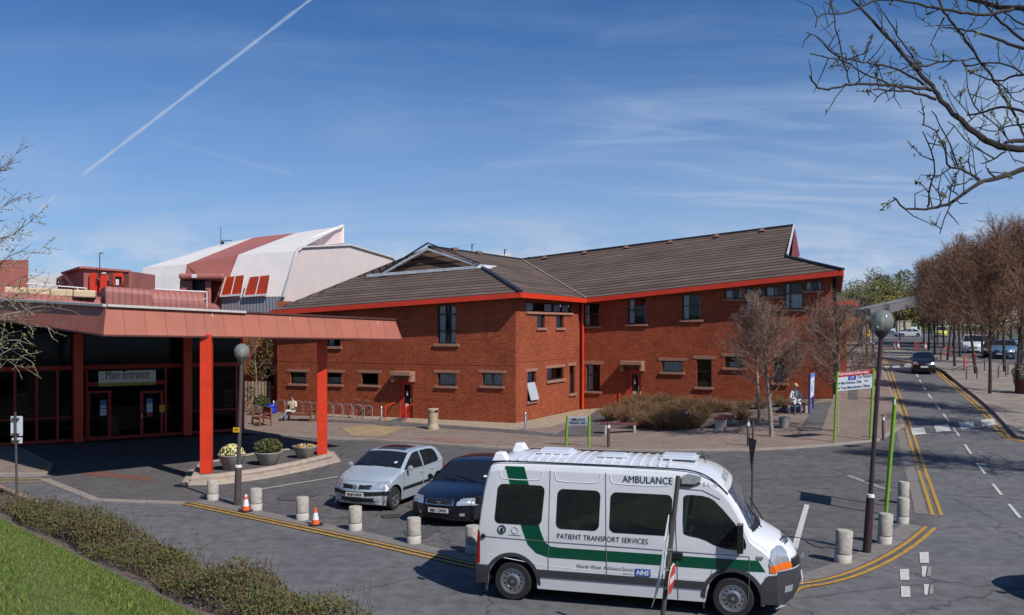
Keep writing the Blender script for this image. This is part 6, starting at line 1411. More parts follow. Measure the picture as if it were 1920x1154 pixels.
def zone(coatz, legcut=.14):
    def f(c):
        if c.z > 1.10: return 0
        if c.z < legcut and c.y < -.3: return 3
        if c.y < -.30 and c.z > .76: return 0
        if c.z > coatz or (abs(c.x) > .14 and c.z > coatz-.02): return 1
        return 2
    return f
v = BEN.location; rb = BEN.rotation_euler.z; u_ = Vector((math.cos(rb), math.sin(rb), 0))
J, E = seated({'r': (-.05, -.24, .98), 're': (-.26, -.10, .80), 'l': (.20, -.27, .93), 'le': (.27, -.06, .76)}, True)
person(v-u_*.42+Vector((0, 0, -.02)), rb-.1, 'man seated cross-legged in cream jacket and grey trousers, hands raised to his face', J, E, [SKIN, mat('cream_jacket', (.56, .49, .36), .8), mat('grey_trousers', (.17, .20, .26), .8), mat('dark_shoes', (.03, .025, .025), .6)], zone(.56), mat('dark_hair', (.03, .018, .012), .8), 1.03)
J, E = seated({'r': (-.07, -.28, .66), 're': (-.25, -.04, .72), 'l': (.09, -.28, .64), 'le': (.26, -.04, .72)})
v = SB3.location
person(v+Vector((0, -.02, .0)), R(-8), 'person seated in a white coat and grey scarf with blue jeans beside the blue sign', J, E, [SKIN, mat('white_coat', (.62, .62, .64), .85), mat('blue_jeans', (.04, .08, .17), .85), mat('brown_boots', (.10, .06, .045), .7)], zone(.50), mat('blonde_hair', (.50, .34, .17), .8), 1.05)
g = MB(); g.lathe([(.085, 0), (.095, .03), (.085, .07)], 14, (0, .03, 1.05), cap=False); g.box((.02, -.10, .95), (.07, .03, .22)); q = [k for k in COL.objects if k.get('category') == 'person'][-1]; g.build('scarf', mat('grey_scarf', (.34, .36, .36), .9), q, bevel=.01)
# ================================================================== VEGETATION
M_BARK = mat('grey_brown_bark', (.27, .225, .18), .9, var=.25, scale=8); M_TWIG = mat('brown_twig', (.21, .135, .098), .9, var=.2, scale=3); M_TWIGR = mat('reddish_twig', (.22, .125, .075), .9, var=.25, scale=1.2); M_DARKB = mat('dark_bark', (.045, .036, .034), .9, var=.25, scale=12)
def grow(seed, H, tr, clear, n1, n2, n3, n4, spread, tw=.006, up=.35, rmin=.004, rise=1.0):
    """trunk mesh and crown mesh: limbs, branches, sprays of twigs"""
    rd = random.Random(seed); T = MB(); Cn = MB()
    def stick(mb, p, d, L, r0, r1, n, seg, wob, lift):
        pts = [p.copy()]; d = d.normalized()
        for k in range(seg):
            d = (d+Vector((rd.gauss(0, wob), rd.gauss(0, wob), rd.gauss(0, wob)+lift))).normalized(); pts.append(pts[-1]+d*L/seg)
        mb.tube(pts, [r0+(r1-r0)*i/seg for i in range(seg+1)], n, cap=False); return pts, d
    tp, _ = stick(T, Vector((0, 0, -.05)), Vector((rd.uniform(-.03, .03), rd.uniform(-.03, .03), 1)), H*.80, tr, tr*.28, 8, 8, .022, .02)
    def along(pts, t): i = min(int(t*(len(pts)-1)), len(pts)-2); return pts[i].lerp(pts[i+1], t*(len(pts)-1)-i)
    for a in range(n1):
        t = clear+(1-clear)*((a+.5)/n1)**.9; az = a*2.4+rd.uniform(-.4, .4); el = up+.75*t*rise+rd.uniform(-.1, .15); L1 = spread*(1.08-.62*t**1.5)*rd.uniform(.8, 1.15)
        p1, _ = stick(Cn, along(tp, min(t, .99)), Vector((math.cos(az), math.sin(az), el)), L1, tr*.42*(1.15-.6*t), rmin*1.5, 5, 5, .13, .07)
        for b in range(n2):
            t2 = .22+.78*(b+rd.random()*.8)/n2; d2 = (along(p1, min(1, t2+.1))-along(p1, max(0, t2-.1))).normalized()+Vector((rd.gauss(0, .6), rd.gauss(0, .6), rd.gauss(.15, .45)))
            p2, _ = stick(Cn, along(p1, min(t2, .99)), d2, L1*.48*rd.uniform(.7, 1.2), tw*1.6, rmin, 3, 4, .18, .08)
            for c in range(n3):
                t3 = .2+.8*(c+rd.random())/n3; d3 = (p2[-1]-p2[0]).normalized()+Vector((rd.gauss(0, .7), rd.gauss(0, .7), rd.gauss(.1, .6)))
                p3, _ = stick(Cn, along(p2, min(t3, .99)), d3, L1*.26*rd.uniform(.6, 1.3), tw*.9, rmin*.8, 3, 2, .25, .08)
                for e in range(n4): stick(Cn, along(p3, .3+.7*rd.random()), (p3[-1]-p3[0]).normalized()+Vector((rd.gauss(0, .8), rd.gauss(0, .8), rd.gauss(.1, .7))), L1*.13*rd.uniform(.5, 1.4), tw*.65, rmin*.6, 3, 1, .2, 0)
    return T, Cn
def tree(name, seed, loc, label, bark, twig, rz=0.0, cat='tree', group=None, **k):
    o = empty(name, loc, rz, label, cat, group); T, Cn = grow(seed, **k); T.build('trunk', bark, o, smooth=True, recalc=False); Cn.build('crown', twig, o, recalc=False); return o
tree('bare_tree', 3, G(1447, 822), 'bare round headed tree with a pale trunk, nearest the pavement by the brick wall', M_BARK, M_TWIG, .4, H=5.9, tr=.10, clear=.34, n1=26, n2=9, n3=6, n4=4, spread=2.2, tw=.0075, rmin=.005)
t2_ = tree('bare_tree', 8, G(1424, 795), 'bare tree with a thin leaning trunk, left of the pale trunked tree', M_BARK, M_TWIG, 1.4, H=5.2, tr=.075, clear=.45, n1=11, n2=7, n3=5, n4=3, spread=1.5, tw=.008, rmin=.0055); t2_.rotation_euler = (0, R(6), 1.2)
tree('bare_tree', 5, G(1569, 812), 'bare round headed tree behind the hospital direction sign', M_BARK, M_TWIG, 2.4, H=5.7, tr=.10, clear=.36, n1=24, n2=9, n3=6, n4=4, spread=2.2, tw=.0075, rmin=.005)
# the row along the right hand road
RK = dict(H=9.6, tr=.10, clear=.26, n1=24, n2=9, n3=6, n4=3, spread=2.9, tw=.011, rmin=.007, up=.75, rise=2.2)
protos = [tree('roadside_tree', 20+i, (0, 0, -50), 'x', M_DARKB, M_TWIGR, group='bare roadside trees beyond the kerb', **RK) for i in range(3)]
spots = [(1906, 742, 1.0, 'nearest bare roadside tree, cut by the right edge'), (1856, 742, .92, 'bare roadside tree, the nearest whole trunk beside the low hoop railing'), (1830, 704, .95, 'bare roadside tree rising behind the red railing'), (1884, 700, 1.05, 'bare roadside tree in front of the blue parked car'), (1790, 690, .92, 'bare roadside tree at the kerb right of the black car'), (1776, 678, .95, 'bare roadside tree, slim trunk just right of the black car'), (1752, 667, .95, 'bare roadside tree at the kerb behind the black car'), (1741, 659, 1.0, 'bare roadside tree, left end of the row over the far kerb'), (1800, 672, 1.05, 'bare roadside tree between the white van and the far red railing'), (1812, 661, 1.1, 'bare roadside tree in front of the white parked van'), (1842, 668, 1.1, 'bare roadside tree in front of the black parked car'), (1866, 671, 1.12, 'bare roadside tree between the black and the blue parked cars'), (1770, 655, 1.1, 'bare roadside tree by the yellow vehicle'), (1758, 650, 1.1, 'bare roadside tree left of the yellow vehicle'), (1786, 652, 1.15, 'bare roadside tree right of the yellow vehicle'), (1915, 686, 1.15, 'bare roadside tree behind the dark parked car at the right edge'), (1732, 645, 1.2, 'farthest bare roadside tree, beside the distant crossing'), (1748, 640, 1.2, 'far bare roadside tree beyond the zebra stripes'), (1872, 655, 1.3, 'bare roadside tree rising behind the roof of the black parked car'), (1897, 658, 1.35, 'tall bare roadside tree between the blue and dark blue parked cars'), (1828, 650, 1.3, 'tall bare roadside tree behind the white van roof'), (1806, 646, 1.25, 'far bare roadside tree left of the white van'), (1918, 650, 1.45, 'tallest bare roadside tree, behind the dark blue car at the edge'), (2120, 905, 1.0, 'bare tree beyond the right edge, casting branch shadows on the centre line'), (2060, 835, 1.0, 'bare tree past the right edge, shading the kerb by the zebra stripes'), (2010, 790, 1.0, 'bare tree past the right edge, on the pavement inside the kerb bend')]
for i, (x, y, s, l) in enumerate(spots):
    v = G(x, y); o = protos[i] if i < 3 else copy_tree(protos[i % 3]); o.location = v; o.rotation_euler = (0, 0, i*1.3); o.scale = (s, s, s); o['label'] = l
# leafy background
LF = [mat('far_leaf_olive', (.085, .090, .018), .85), mat('far_leaf_green', (.045, .065, .016), .85), mat('far_leaf_brown', (.085, .060, .032), .85), mat('far_leaf_yellow', (.18, .15, .022), .85)]
def leafy(name, loc, R_, H, mixw, seed, label, n=2600, leaf=.26, cat='tree', group='leafing trees beyond the road'):
    rd = random.Random(seed); o = empty(name, loc, 0, label, cat, group); T = MB(); T.tube([(0, 0, -.3), (0.1, 0, H*.35), (.0, .1, H*.7)], [.28, .2, .06], 7)
    g = MB(); cl = []
    for k in range(26):
        a = rd.uniform(0, 6.28); q = rd.random()**.6; zf = rd.uniform(.25, .95); rr = R_*q*(math.sin(math.pi*clamp(zf*.9+.05))**.6); c = Vector((rr*math.cos(a), rr*math.sin(a), H*zf)); cl.append((c, R_*rd.uniform(.22, .42), rd.choices(range(4), mixw)[0]))
        T.tube([(0, 0, H*.4*zf+.3), tuple(c*.6+Vector((0, 0, H*.1))), tuple(c)], [.08, .05, .02], 4)
    for k in range(n):
        c, r, ci = rd.choice(cl); v = Vector((rd.gauss(0, 1), rd.gauss(0, 1), rd.gauss(0, 1))).normalized()*r*rd.uniform(.55, 1.08); p = c+Vector((v.x, v.y, v.z*.8)); a = Vector((rd.gauss(0, 1), rd.gauss(0, 1), rd.gauss(0, 1))).normalized(); b = a.orthogonal().normalized(); s = leaf*rd.uniform(.5, 1.3)
        g.cur = ci if rd.random() < .7 else rd.choices(range(4), mixw)[0]; g.add([p-a*s, p+b*s*.6, p+a*s, p-b*s*.6], [(0, 1, 2, 3)])
    T.build('trunk', M_BARK, o, recalc=False); g.build('crown', LF, o, recalc=False); return o
for i, (x, yb, Y, R_, H, w_, l) in enumerate(((1600, 632, 150, 6, 10, (1, 1, 2, .3), 'brownish leafing tree directly behind the brick annexe roof'), (1622, 630, 165, 7, 12.5, (3, 1, 1, 1), 'olive leafing tree behind the footbridge end'), (1640, 628, 190, 6, 18.5, (1, 2, 3, 0), 'tallest brown green tree rising above the others over the footbridge'), (1662, 628, 160, 8, 12, (3, 1, 0, 3), 'yellow green tree just above the middle of the footbridge'), (1684, 628, 185, 7, 17, (1, 4, 1, 0), 'dark green tree top behind the yellow green tree'), (1700, 627, 165, 7, 13, (2, 3, 0, 1), 'green tree above the right end of the footbridge'), (1722, 627, 170, 6, 10.5, (1, 2, 2, .5), 'dull green tree where the footbridge meets the bare trees'), (1690, 626, 140, 5, 7, (2, 0, 0, 4), 'low bright yellow bushy tree under the footbridge'), (1665, 626, 142, 5, 6, (2, 0, 1, 4), 'low yellow bushy tree beneath the left half of the footbridge'), (1745, 626, 170, 7, 11, (1, 1, 3, 0), 'brown tree behind the far end of the bare tree row'), (1790, 626, 150, 8, 13, (1, 1, 4, 0), 'broad brown tree behind the white van'), (1850, 640, 130, 8, 14, (1, 1, 4, 0), 'broad brown tree behind the parked cars'), (1910, 640, 120, 8, 15, (.5, 1, 5, 0), 'broad brown tree at the right edge behind the cars'), (1580, 632, 175, 7, 11, (2, 1, 2, 0), 'olive tree peeping past the brick corner'))):
    kq = (Y+62)/Y; Y += 62; p = P(x, yb, Y); H = H*.72*kq; R_ = R_*.85*kq; leafy('leafing_tree', (p.x, p.y, gz(p.x, p.y)), R_, H, w_, 40+i, l, leaf=.34)
g = MB(); rd = random.Random(9)
for k in range(7000):
    x = rd.uniform(60, 330); y = 290+rd.uniform(0, 40); z = 3+rd.random()*6*(.6+.4*math.sin(x*.13)); a = Vector((rd.gauss(0, 1), rd.gauss(0, 1), rd.gauss(0, 1))).normalized(); b = a.orthogonal(); s = rd.uniform(.4, 1.0); p = Vector((x, y, z)); g.cur = rd.choices((0, 1, 2), (1, 2, 2))[0]; g.add([p-a*s, p+b*s*.6, p+a*s, p-b*s*.6], [(0, 1, 2, 3)])
tag(g.build('distant_woodland', LF[:3], recalc=False), kind='stuff')
# twiggy shrubs in the bed before the main range
def twigbush(name, loc, R_, H, seed, label, cols, n=420, group='twiggy shrubs in the bed along the brick wall', cat='shrub'):
    rd = random.Random(seed); o = empty(name, loc, 0, label, cat, group); g = MB()
    for k in range(n):
        a = rd.uniform(0, 6.28); q = rd.random()**.5; b = Vector((q*R_*.35*math.cos(a), q*R_*.35*math.sin(a), 0)); t = Vector((q*R_*math.cos(a)+rd.gauss(0, .08), q*R_*math.sin(a)+rd.gauss(0, .08), H*(1-.35*q*q)*rd.uniform(.55, 1.08))); m = b.lerp(t, .5)+Vector((rd.gauss(0, .06), rd.gauss(0, .06), .05))
        g.cur = rd.choices(range(len(cols)), [3, 2, 1][:len(cols)])[0]; g.tube([b, m, t], [.009, .007, .004], 3, cap=False)
        for j in range(3): p = m.lerp(t, rd.random()); g.tube([p, p+Vector((rd.gauss(0, .12), rd.gauss(0, .12), rd.uniform(.02, .16)))], [.005, .003], 3, cap=False)
    g.build('stems', cols, o, recalc=False); return o
TC = [mat('shrub_stem_brown', (.23, .115, .07), .9), mat('shrub_stem_olive', (.19, .14, .045), .9), mat('shrub_stem_rust', (.20, .075, .05), .9)]
places = [(1150, 790), (1178, 796), (1206, 803), (1236, 806), (1266, 806), (1296, 804), (1180, 778), (1214, 782), (1248, 786), (1282, 786), (1312, 788), (1332, 776), (1240, 770), (1285, 770), (1200, 768), (1362, 774), (1395, 770), (1425, 768), (1465, 764), (1392, 788)]
wd = ['leftmost twiggy shrub at the path edge', 'twiggy shrub behind the left leg of the maroon bench', 'twiggy shrub behind the right leg of the maroon bench', 'front row twiggy shrub right of the maroon bench', 'front row twiggy shrub left of the slim bollard', 'front row twiggy shrub just right of the slim bollard', 'olive twiggy shrub behind the maroon bench', 'olive twiggy shrub right of the red door rails', 'olive twiggy shrub in the middle of the bed', 'olive twiggy shrub under the low ground floor window', 'tall twiggy shrub near the right end of the dense patch', 'last shrub of the dense patch, under the tall dark window', 'back row shrub against the brick wall', 'back row shrub against the wall under the small window', 'back row shrub beside the red handrail', 'thin low shrub behind the end-on bench', 'thin low shrub between the bench and the bare tree', 'thin low shrub behind the bare tree trunks', 'thin low shrub left of the seated person', 'sparse shrub in front of the wall beside the end-on bench']
for i, ((x, y), l) in enumerate(zip(places, wd)):
    small = i >= 15; twigbush('twiggy_shrub', G(x, y, .05), .75 if not small else .45, (.88 if not small else .6)*(1+.12*math.sin(i*2.3)), i, l, TC if i % 2 else [TC[1], TC[0], TC[2]], 330 if not small else 130)
# evergreen shrubs by the fence and the small tree behind the canopy
def leafshrub(name, loc, rx, rz_, n, s, label, cols, cat='shrub'):
    o = empty(name, loc, 0, label, cat); g = MB(); leafball(g, (0, 0, rz_*.95), rx, rx, rz_, n, s, cols); g.build('foliage', LG, o, recalc=False); g = MB()
    for k in range(8): g.tube([(0, 0, 0), (rx*.5*math.cos(k), rx*.5*math.sin(k), rz_)], .012, 3)
    g.build('stems', M_SOIL, o)
leafshrub('round_shrub', G(490, 768, .3), .45, .42, 1500, .05, 'dark olive rounded shrub in front of the board fence', (3, 4, 1))
twigbush('grey_shrub', G(483, 780), .55, .55, 77, 'low pale grey twiggy shrub by the blue container', [mat('shrub_grey', (.26, .22, .17), .9), TC[0]], 420, None)
v = G(452, 790); o = tree('small_leafing_tree', 31, (v.x, v.y+3, 0), 'small leafing tree showing above the canopy edge behind the lamp globe', M_BARK, M_TWIG, 0, H=5.6, tr=.05, clear=.35, n1=12, n2=5, n3=3, n4=1, spread=1.0, tw=.008, rmin=.005)
g = MB(); leafball(g, (0, 0, 3.4), .85, .85, 1.5, 700, .06, (3, 0, 3)); g.build('leaves', LG, o, recalc=False)
# ------------------------------------------------------------------ cotoneaster hedge along the bank
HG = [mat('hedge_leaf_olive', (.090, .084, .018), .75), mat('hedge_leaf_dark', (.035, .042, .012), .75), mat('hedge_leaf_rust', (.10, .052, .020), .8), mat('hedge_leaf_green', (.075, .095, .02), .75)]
rnd = random.Random(21); o = empty('hedge', (-8, 19.5, 0), 0, 'long low straggly hedge with rust tipped leaves between the grass bank and the road', 'hedge')
g = MB(); st_ = MB()
def hedge_h(t): return .42+.12*math.sin(t*.9)+.13*math.sin(t*2.3+1)+.09*math.sin(t*5.1)
for k in range(42000):
    t = rnd.uniform(-24, -1.2); e = rnd.uniform(-1, 1); d = 1.12+.82*e*(.85+.18*math.sin(t*1.7)); hh = max(.14, hedge_h(t)*1.12*(1-.5*abs(e)**2.4)); u = rnd.random()**.45; p2 = o0+ax*t+nn*d; z = bank_z(p2.x, p2.y)+hh*u*1.08+rnd.gauss(0, .02)
    a = Vector((rnd.gauss(0, 1), rnd.gauss(0, 1), rnd.gauss(.3, 1))).normalized(); b = a.orthogonal().normalized(); s = rnd.uniform(.018, .038); p = Vector((p2.x, p2.y, z)); cl_ = math.sin(t*1.3+e*2)+math.sin(t*3.7-e)
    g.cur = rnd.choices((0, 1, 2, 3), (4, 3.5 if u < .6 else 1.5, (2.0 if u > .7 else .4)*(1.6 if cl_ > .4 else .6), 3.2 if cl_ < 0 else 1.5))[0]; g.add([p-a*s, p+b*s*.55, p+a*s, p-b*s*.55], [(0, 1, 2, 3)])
for k in range(1300):
    t = rnd.uniform(-24, -2.0); d = rnd.uniform(.5, 1.8); p2 = o0+ax*t+nn*d; z = bank_z(p2.x, p2.y); hh = hedge_h(t)*(1.25 if rnd.random() < .82 else 1.6); a = Vector((p2.x, p2.y, z)); q = a+Vector((rnd.gauss(0, .16), rnd.gauss(0, .16), hh*rnd.uniform(.8, 1.1))); m = a.lerp(q, .5)+Vector((rnd.gauss(0, .05), rnd.gauss(0, .05), .03)); st_.tube([a, m, q], [.006, .005, .003], 3, cap=False)
    for j in range(7):
        p = m.lerp(q, rnd.uniform(.1, 1.05)); a_ = Vector((rnd.gauss(0, 1), rnd.gauss(0, 1), rnd.gauss(0, 1))).normalized(); b = a_.orthogonal().normalized(); s = rnd.uniform(.014, .026); g.cur = rnd.choices((0, 2, 3), (3, 3, 1))[0]; g.add([p-a_*s, p+b*s*.55, p+a_*s, p-b*s*.55], [(0, 1, 2, 3)])
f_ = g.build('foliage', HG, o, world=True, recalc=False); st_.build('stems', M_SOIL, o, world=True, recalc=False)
# ------------------------------------------------------------------ near branches, upper right
def poly_branch(mb, pts, Y0, Y1, r0, r1, sides=7, sc=.3813, ox=1480, oy=0, wob=.02, rd=random.Random(3)):
    n = len(pts); q = []
    for i, (x, y) in enumerate(pts): q.append(P(ox+x*sc, oy+y*sc, Y0+(Y1-Y0)*i/max(1, n-1)))
    q = dense(smooth_line([tuple(v) for v in q], 1), .07); q = [Vector(v)+Vector((rd.gauss(0, .003), rd.gauss(0, .003), rd.gauss(0, .003))) for v in q]; m = len(q)
    mb.tube(q, [(r0+(r1-r0)*(i/(m-1))**.8)*(1+.12*rd.random()) for i in range(m)], sides, cap=True); return q
ot = empty('overhanging_tree', (7.5, 7.3, 0), 0, 'dark budding branches of a tree overhanging the upper right of the view', 'tree')
g = MB(); B = []
def br(pts, Y0, Y1, w0, w1): B.append((poly_branch(g, pts, Y0, Y1, w0*.000735*1.0, w1*.000735), w0, w1))
br([(1290, 720), (1154, 735), (1050, 725), (990, 702), (900, 650), (830, 575), (760, 510), (720, 450), (640, 360), (560, 270), (450, 150), (370, 60), (310, 0), (280, -40)], 6.2, 6.8, 38, 10)
br([(725, 490), (620, 455), (520, 448), (415, 442)], 6.5, 6.3, 15, 7); br([(700, 440), (600, 432), (520, 422), (400, 415), (300, 412), (210, 440), (140, 438), (118, 405), (100, 375)], 6.5, 6.0, 17, 7)
br([(660, 415), (610, 380), (540, 345), (470, 325), (400, 315), (330, 298), (270, 285), (200, 255), (150, 190), (85, 165)], 6.5, 5.9, 13, 4); br([(560, 440), (460, 400), (380, 370), (320, 330), (240, 290), (180, 285), (105, 262)], 6.4, 6.0, 10, 5)
br([(600, 330), (680, 325), (760, 300), (850, 300), (920, 287)], 6.5, 6.8, 10, 7); br([(415, 505), (440, 470), (500, 445)], 6.3, 6.3, 5, 7)
br([(1290, 60), (1154, 42), (1050, 38), (960, 12), (860, -10)], 6.8, 7.2, 34, 20); br([(1100, 45), (1000, 72), (940, 75), (880, 68), (760, 45), (690, 40), (620, 15), (480, -5), (400, 10), (330, 45), (280, 65), (210, 70), (145, 75), (130, 135)], 6.9, 6.3, 18, 6)
br([(1290, 270), (1154, 240), (1100, 228), (1000, 185), (930, 165), (890, 150), (830, 145), (750, 132)], 6.6, 6.9, 22, 6); br([(1290, 250), (1154, 205), (1080, 140), (1010, 85), (960, 20)], 7.2, 7.0, 18, 10)
br([(730, -10), (770, 80), (850, 170), (930, 290), (1010, 400), (1080, 510), (1130, 610), (1160, 680)], 7.0, 6.4, 13, 11); br([(195, -10), (220, 80), (225, 150), (240, 180), (265, 300), (300, 412)], 6.2, 6.2, 5, 7)
br([(1290, 780), (1154, 830), (1060, 868), (1000, 882), (940, 890), (880, 940), (800, 995), (740, 1015), (690, 1030), (600, 1025), (560, 1030), (510, 970)], 5.6, 5.4, 26, 6)
br([(938, 885), (880, 850), (830, 825), (780, 832), (760, 710), (700, 625), (650, 610)], 5.4, 5.3, 12, 4); br([(680, 1022), (690, 930), (720, 820), (685, 720), (655, 650)], 5.4, 5.3, 8, 4); br([(795, 1003), (770, 1060), (740, 1150)], 5.4, 5.3, 6, 4)
br([(830, 825), (800, 740), (755, 640), (700, 545)], 5.4, 5.3, 8, 4); br([(832, 960), (800, 940), (785, 915)], 5.4, 5.4, 6, 4); br([(1010, 875), (985, 850), (980, 830)], 5.4, 5.4, 8, 6)
br([(1200, 690), (1120, 690), (1065, 702)], 6.0, 6.0, 24, 14); br([(1290, 340), (1154, 372), (1100, 375), (1040, 402), (960, 392), (880, 350)], 6.3, 6.6, 16, 5); br([(1290, 570), (1154, 555), (1060, 527), (1000, 535), (940, 560), (870, 568)], 6.0, 6.3, 16, 8); br([(940, 560), (900, 510), (880, 440), (870, 350)], 6.3, 6.3, 7, 4); br([(900, 590), (850, 520), (800, 470), (765, 390)], 6.3, 6.4, 6, 3)
br([(425, 10), (480, 90), (530, 170), (600, 270), (650, 350)], 6.8, 6.6, 6, 8); br([(1154, 610), (1080, 620), (1000, 655), (910, 630)], 6.1, 6.4, 9, 4); br([(1060, 745), (1000, 790), (940, 805)], 6.1, 6.2, 9, 4); br([(1010, 780), (940, 745), (870, 700), (820, 630), (780, 595)], 6.1, 6.3, 7, 4); br([(950, 560), (1010, 610), (1060, 660), (1100, 710)], 6.2, 6.1, 7, 5)
br([(860, 170), (900, 120), (930, 60), (940, 0)], 6.8, 7.0, 7, 6); br([(760, 90), (720, 170), (690, 235)], 6.9, 6.8, 8, 4); br([(1290, 180), (1154, 130), (1060, 60), (1030, 40)], 7.2, 7.0, 12, 8); br([(850, 300), (870, 330), (960, 310), (1060, 310), (1154, 370)], 6.6, 6.4, 8, 8); br([(1020, 400), (1050, 420), (1090, 480), (1154, 520)], 6.5, 6.4, 6, 5)
T_ = MB(); T_.tube([tuple(v) for v in smooth_line([(7.5, 7.3, 0), (7.3, 7.2, 1.5), (7.15, 7.1, 3.0), (6.9, 7.0, 4.4), (6.75, 7.1, 6.0), (6.6, 7.4, 7.6)], 1)], [.19, .18, .17, .16, .15, .14, .12, .10, .08, .07, .05, .04], 12)
for a, b in (((5.2, 6.2, 4.3), P(1480+1290*.3813, 720*.3813, 6.2)), ((5.4, 6.25, 3.4), P(1480+1290*.3813, 780*.3813, 5.6)), ((4.9, 6.3, 6.3), P(1480+1290*.3813, 60*.3813, 6.8)), ((5.0, 6.3, 5.6), P(1480+1290*.3813, 270*.3813, 6.6)), ((5.0, 6.3, 5.7), P(1480+1290*.3813, 250*.3813, 7.2)), ((5.1, 6.25, 5.0), P(1480+1290*.3813, 340*.3813, 6.3)), ((5.2, 6.2, 4.6), P(1480+1290*.3813, 570*.3813, 6.0)), ((5.0, 6.3, 6.0), P(1480+1290*.3813, 180*.3813, 7.2))): a = Vector(a)+Vector((1.85, .8, -.5)); mid = a.lerp(b, .45)+Vector((0, .1, .35)); m3 = a.lerp(b, .8)+Vector((0, -.05, .22)); q9 = smooth_line([tuple(a), tuple(mid), tuple(m3), tuple(b)], 2); T_.tube(q9, [.045-.024*i/(len(q9)-1) for i in range(len(q9))], 7)
T_.build('trunk', M_DARKB, ot, world=True, smooth=True)
rd = random.Random(4); L_ = MB()
for q, w0, w1 in B:
    m = len(q)
    for i in range(2, m-1):
        if rd.random() < .46:
            p = q[i]; d = Vector((rd.gauss(-.15, .5), rd.gauss(0, .3), rd.gauss(.25, .6))).normalized(); L1 = rd.uniform(.05, .27); e1 = p+d*L1*.5+Vector((rd.gauss(0, .01), 0, rd.gauss(0, .01))); e2 = e1+(d+Vector((rd.gauss(0, .4), rd.gauss(0, .4), rd.gauss(.3, .4)))).normalized()*L1*.6; g.tube([p, e1, e2], [.0042, .0033, .0020], 4)
            if rd.random() < .5: e3 = e1+Vector((rd.gauss(0, .05), rd.gauss(0, .04), rd.gauss(.04, .05))); g.tube([e1, e3], [.0034, .002], 3)
            if rd.random() < .36:
                for j in range(rd.randint(6, 20)):
                    c = e2.lerp(e1, rd.random())+Vector((rd.gauss(0, .008), rd.gauss(0, .008), rd.gauss(0, .012))); a = Vector((rd.gauss(0, .6), rd.gauss(0, .6), rd.gauss(.6, .6))).normalized(); b = a.orthogonal().normalized(); s = rd.uniform(.008, .020); L_.cur = rd.choices((0, 1), (2, 1))[0]; L_.add([c-a*s, c+b*s*.5, c+a*s, c-b*s*.5], [(0, 1, 2, 3)])
g.build('branches', M_DARKB, ot, world=True, smooth=True, recalc=False); L_.build('buds', [mat('bud_brown_green', (.06, .06, .02), .8), mat('bud_green', (.17, .19, .07), .8)], ot, world=True, recalc=False)
# ------------------------------------------------------------------ tree at the left edge
ol = empty('edge_tree', (-6.6, 9.0, 1.0), 0, 'budding tree at the left edge with thin twigs reaching into view', 'tree'); g = MB(); L_ = MB(); rd = random.Random(14)
def spray(x0, y0, x1, y1, Y, r):
    a, b = P(x0, y0, Y), P(x1, y1, Y-.2); n = 7; q = [a.lerp(b, i/n)+Vector((rd.gauss(0, .02), rd.gauss(0, .05), rd.gauss(0, .02))) for i in range(n+1)]; g.tube(q, [r*(1-.75*i/n) for i in range(n+1)], 5)
    for i in range(1, n+1):
        for j in range(3):
            d = (b-a).normalized()+Vector((rd.gauss(0, .8), rd.gauss(0, .5), rd.gauss(.15, .7))); e = q[i]+d.normalized()*rd.uniform(.06, .26); m = q[i].lerp(e, .5)+Vector((rd.gauss(0, .015), 0, rd.gauss(0, .015))); g.tube([q[i], m, e], [.003, .0024, .0014], 3)
            for k in range(rd.randint(2, 7)):
                c = m.lerp(e, rd.random())+Vector((rd.gauss(0, .012), rd.gauss(0, .012), rd.gauss(0, .012))); u = Vector((rd.gauss(0, 1), rd.gauss(0, 1), rd.gauss(.3, 1))).normalized(); w = u.orthogonal().normalized(); s = rd.uniform(.006, .014); L_.cur = rd.choices((0, 1), (1, 1))[0]; L_.add([c-u*s, c+w*s*.5, c+u*s, c-w*s*.5], [(0, 1, 2, 3)])
for a in ((-60, 480, 68, 402), (-70, 520, 78, 462), (-60, 400, 22, 290), (-70, 430, 40, 370), (-60, 560, 60, 520), (-60, 600, 95, 575), (-60, 590, 88, 608), (-60, 640, 45, 640), (-60, 650, 35, 690), (-60, 540, 45, 560), (-60, 480, 35, 440), (-60, 610, 55, 590), (-60, 350, 15, 320), (-50, 505, 30, 500), (-60, 570, 70, 545), (-60, 620, 30, 665)): spray(*a, 9.0+rd.uniform(-.6, .6), .009)
T_ = MB(); T_.tube([(-6.7, 9.2, 1.2), (-6.6, 9.1, 3.0), (-6.4, 9.0, 4.6), (-6.3, 9.0, 6.2)], [.12, .10, .08, .04], 10)
for a in ((500, 4.6), (400, 5.0), (600, 4.2), (650, 4.0), (350, 5.8)): T_.tube([(-6.4, 9.0, a[1]), P(-60, a[0], 9.0)], [.03, .01], 6)
T_.build('trunk', M_DARKB, ol, world=True, smooth=True); g.build('branches', M_BARK, ol, world=True, recalc=False); L_.build('buds', [mat('young_leaf_yellow', (.26, .22, .07), .8), mat('young_leaf_olive', (.14, .13, .04), .8)], ol, world=True, recalc=False)
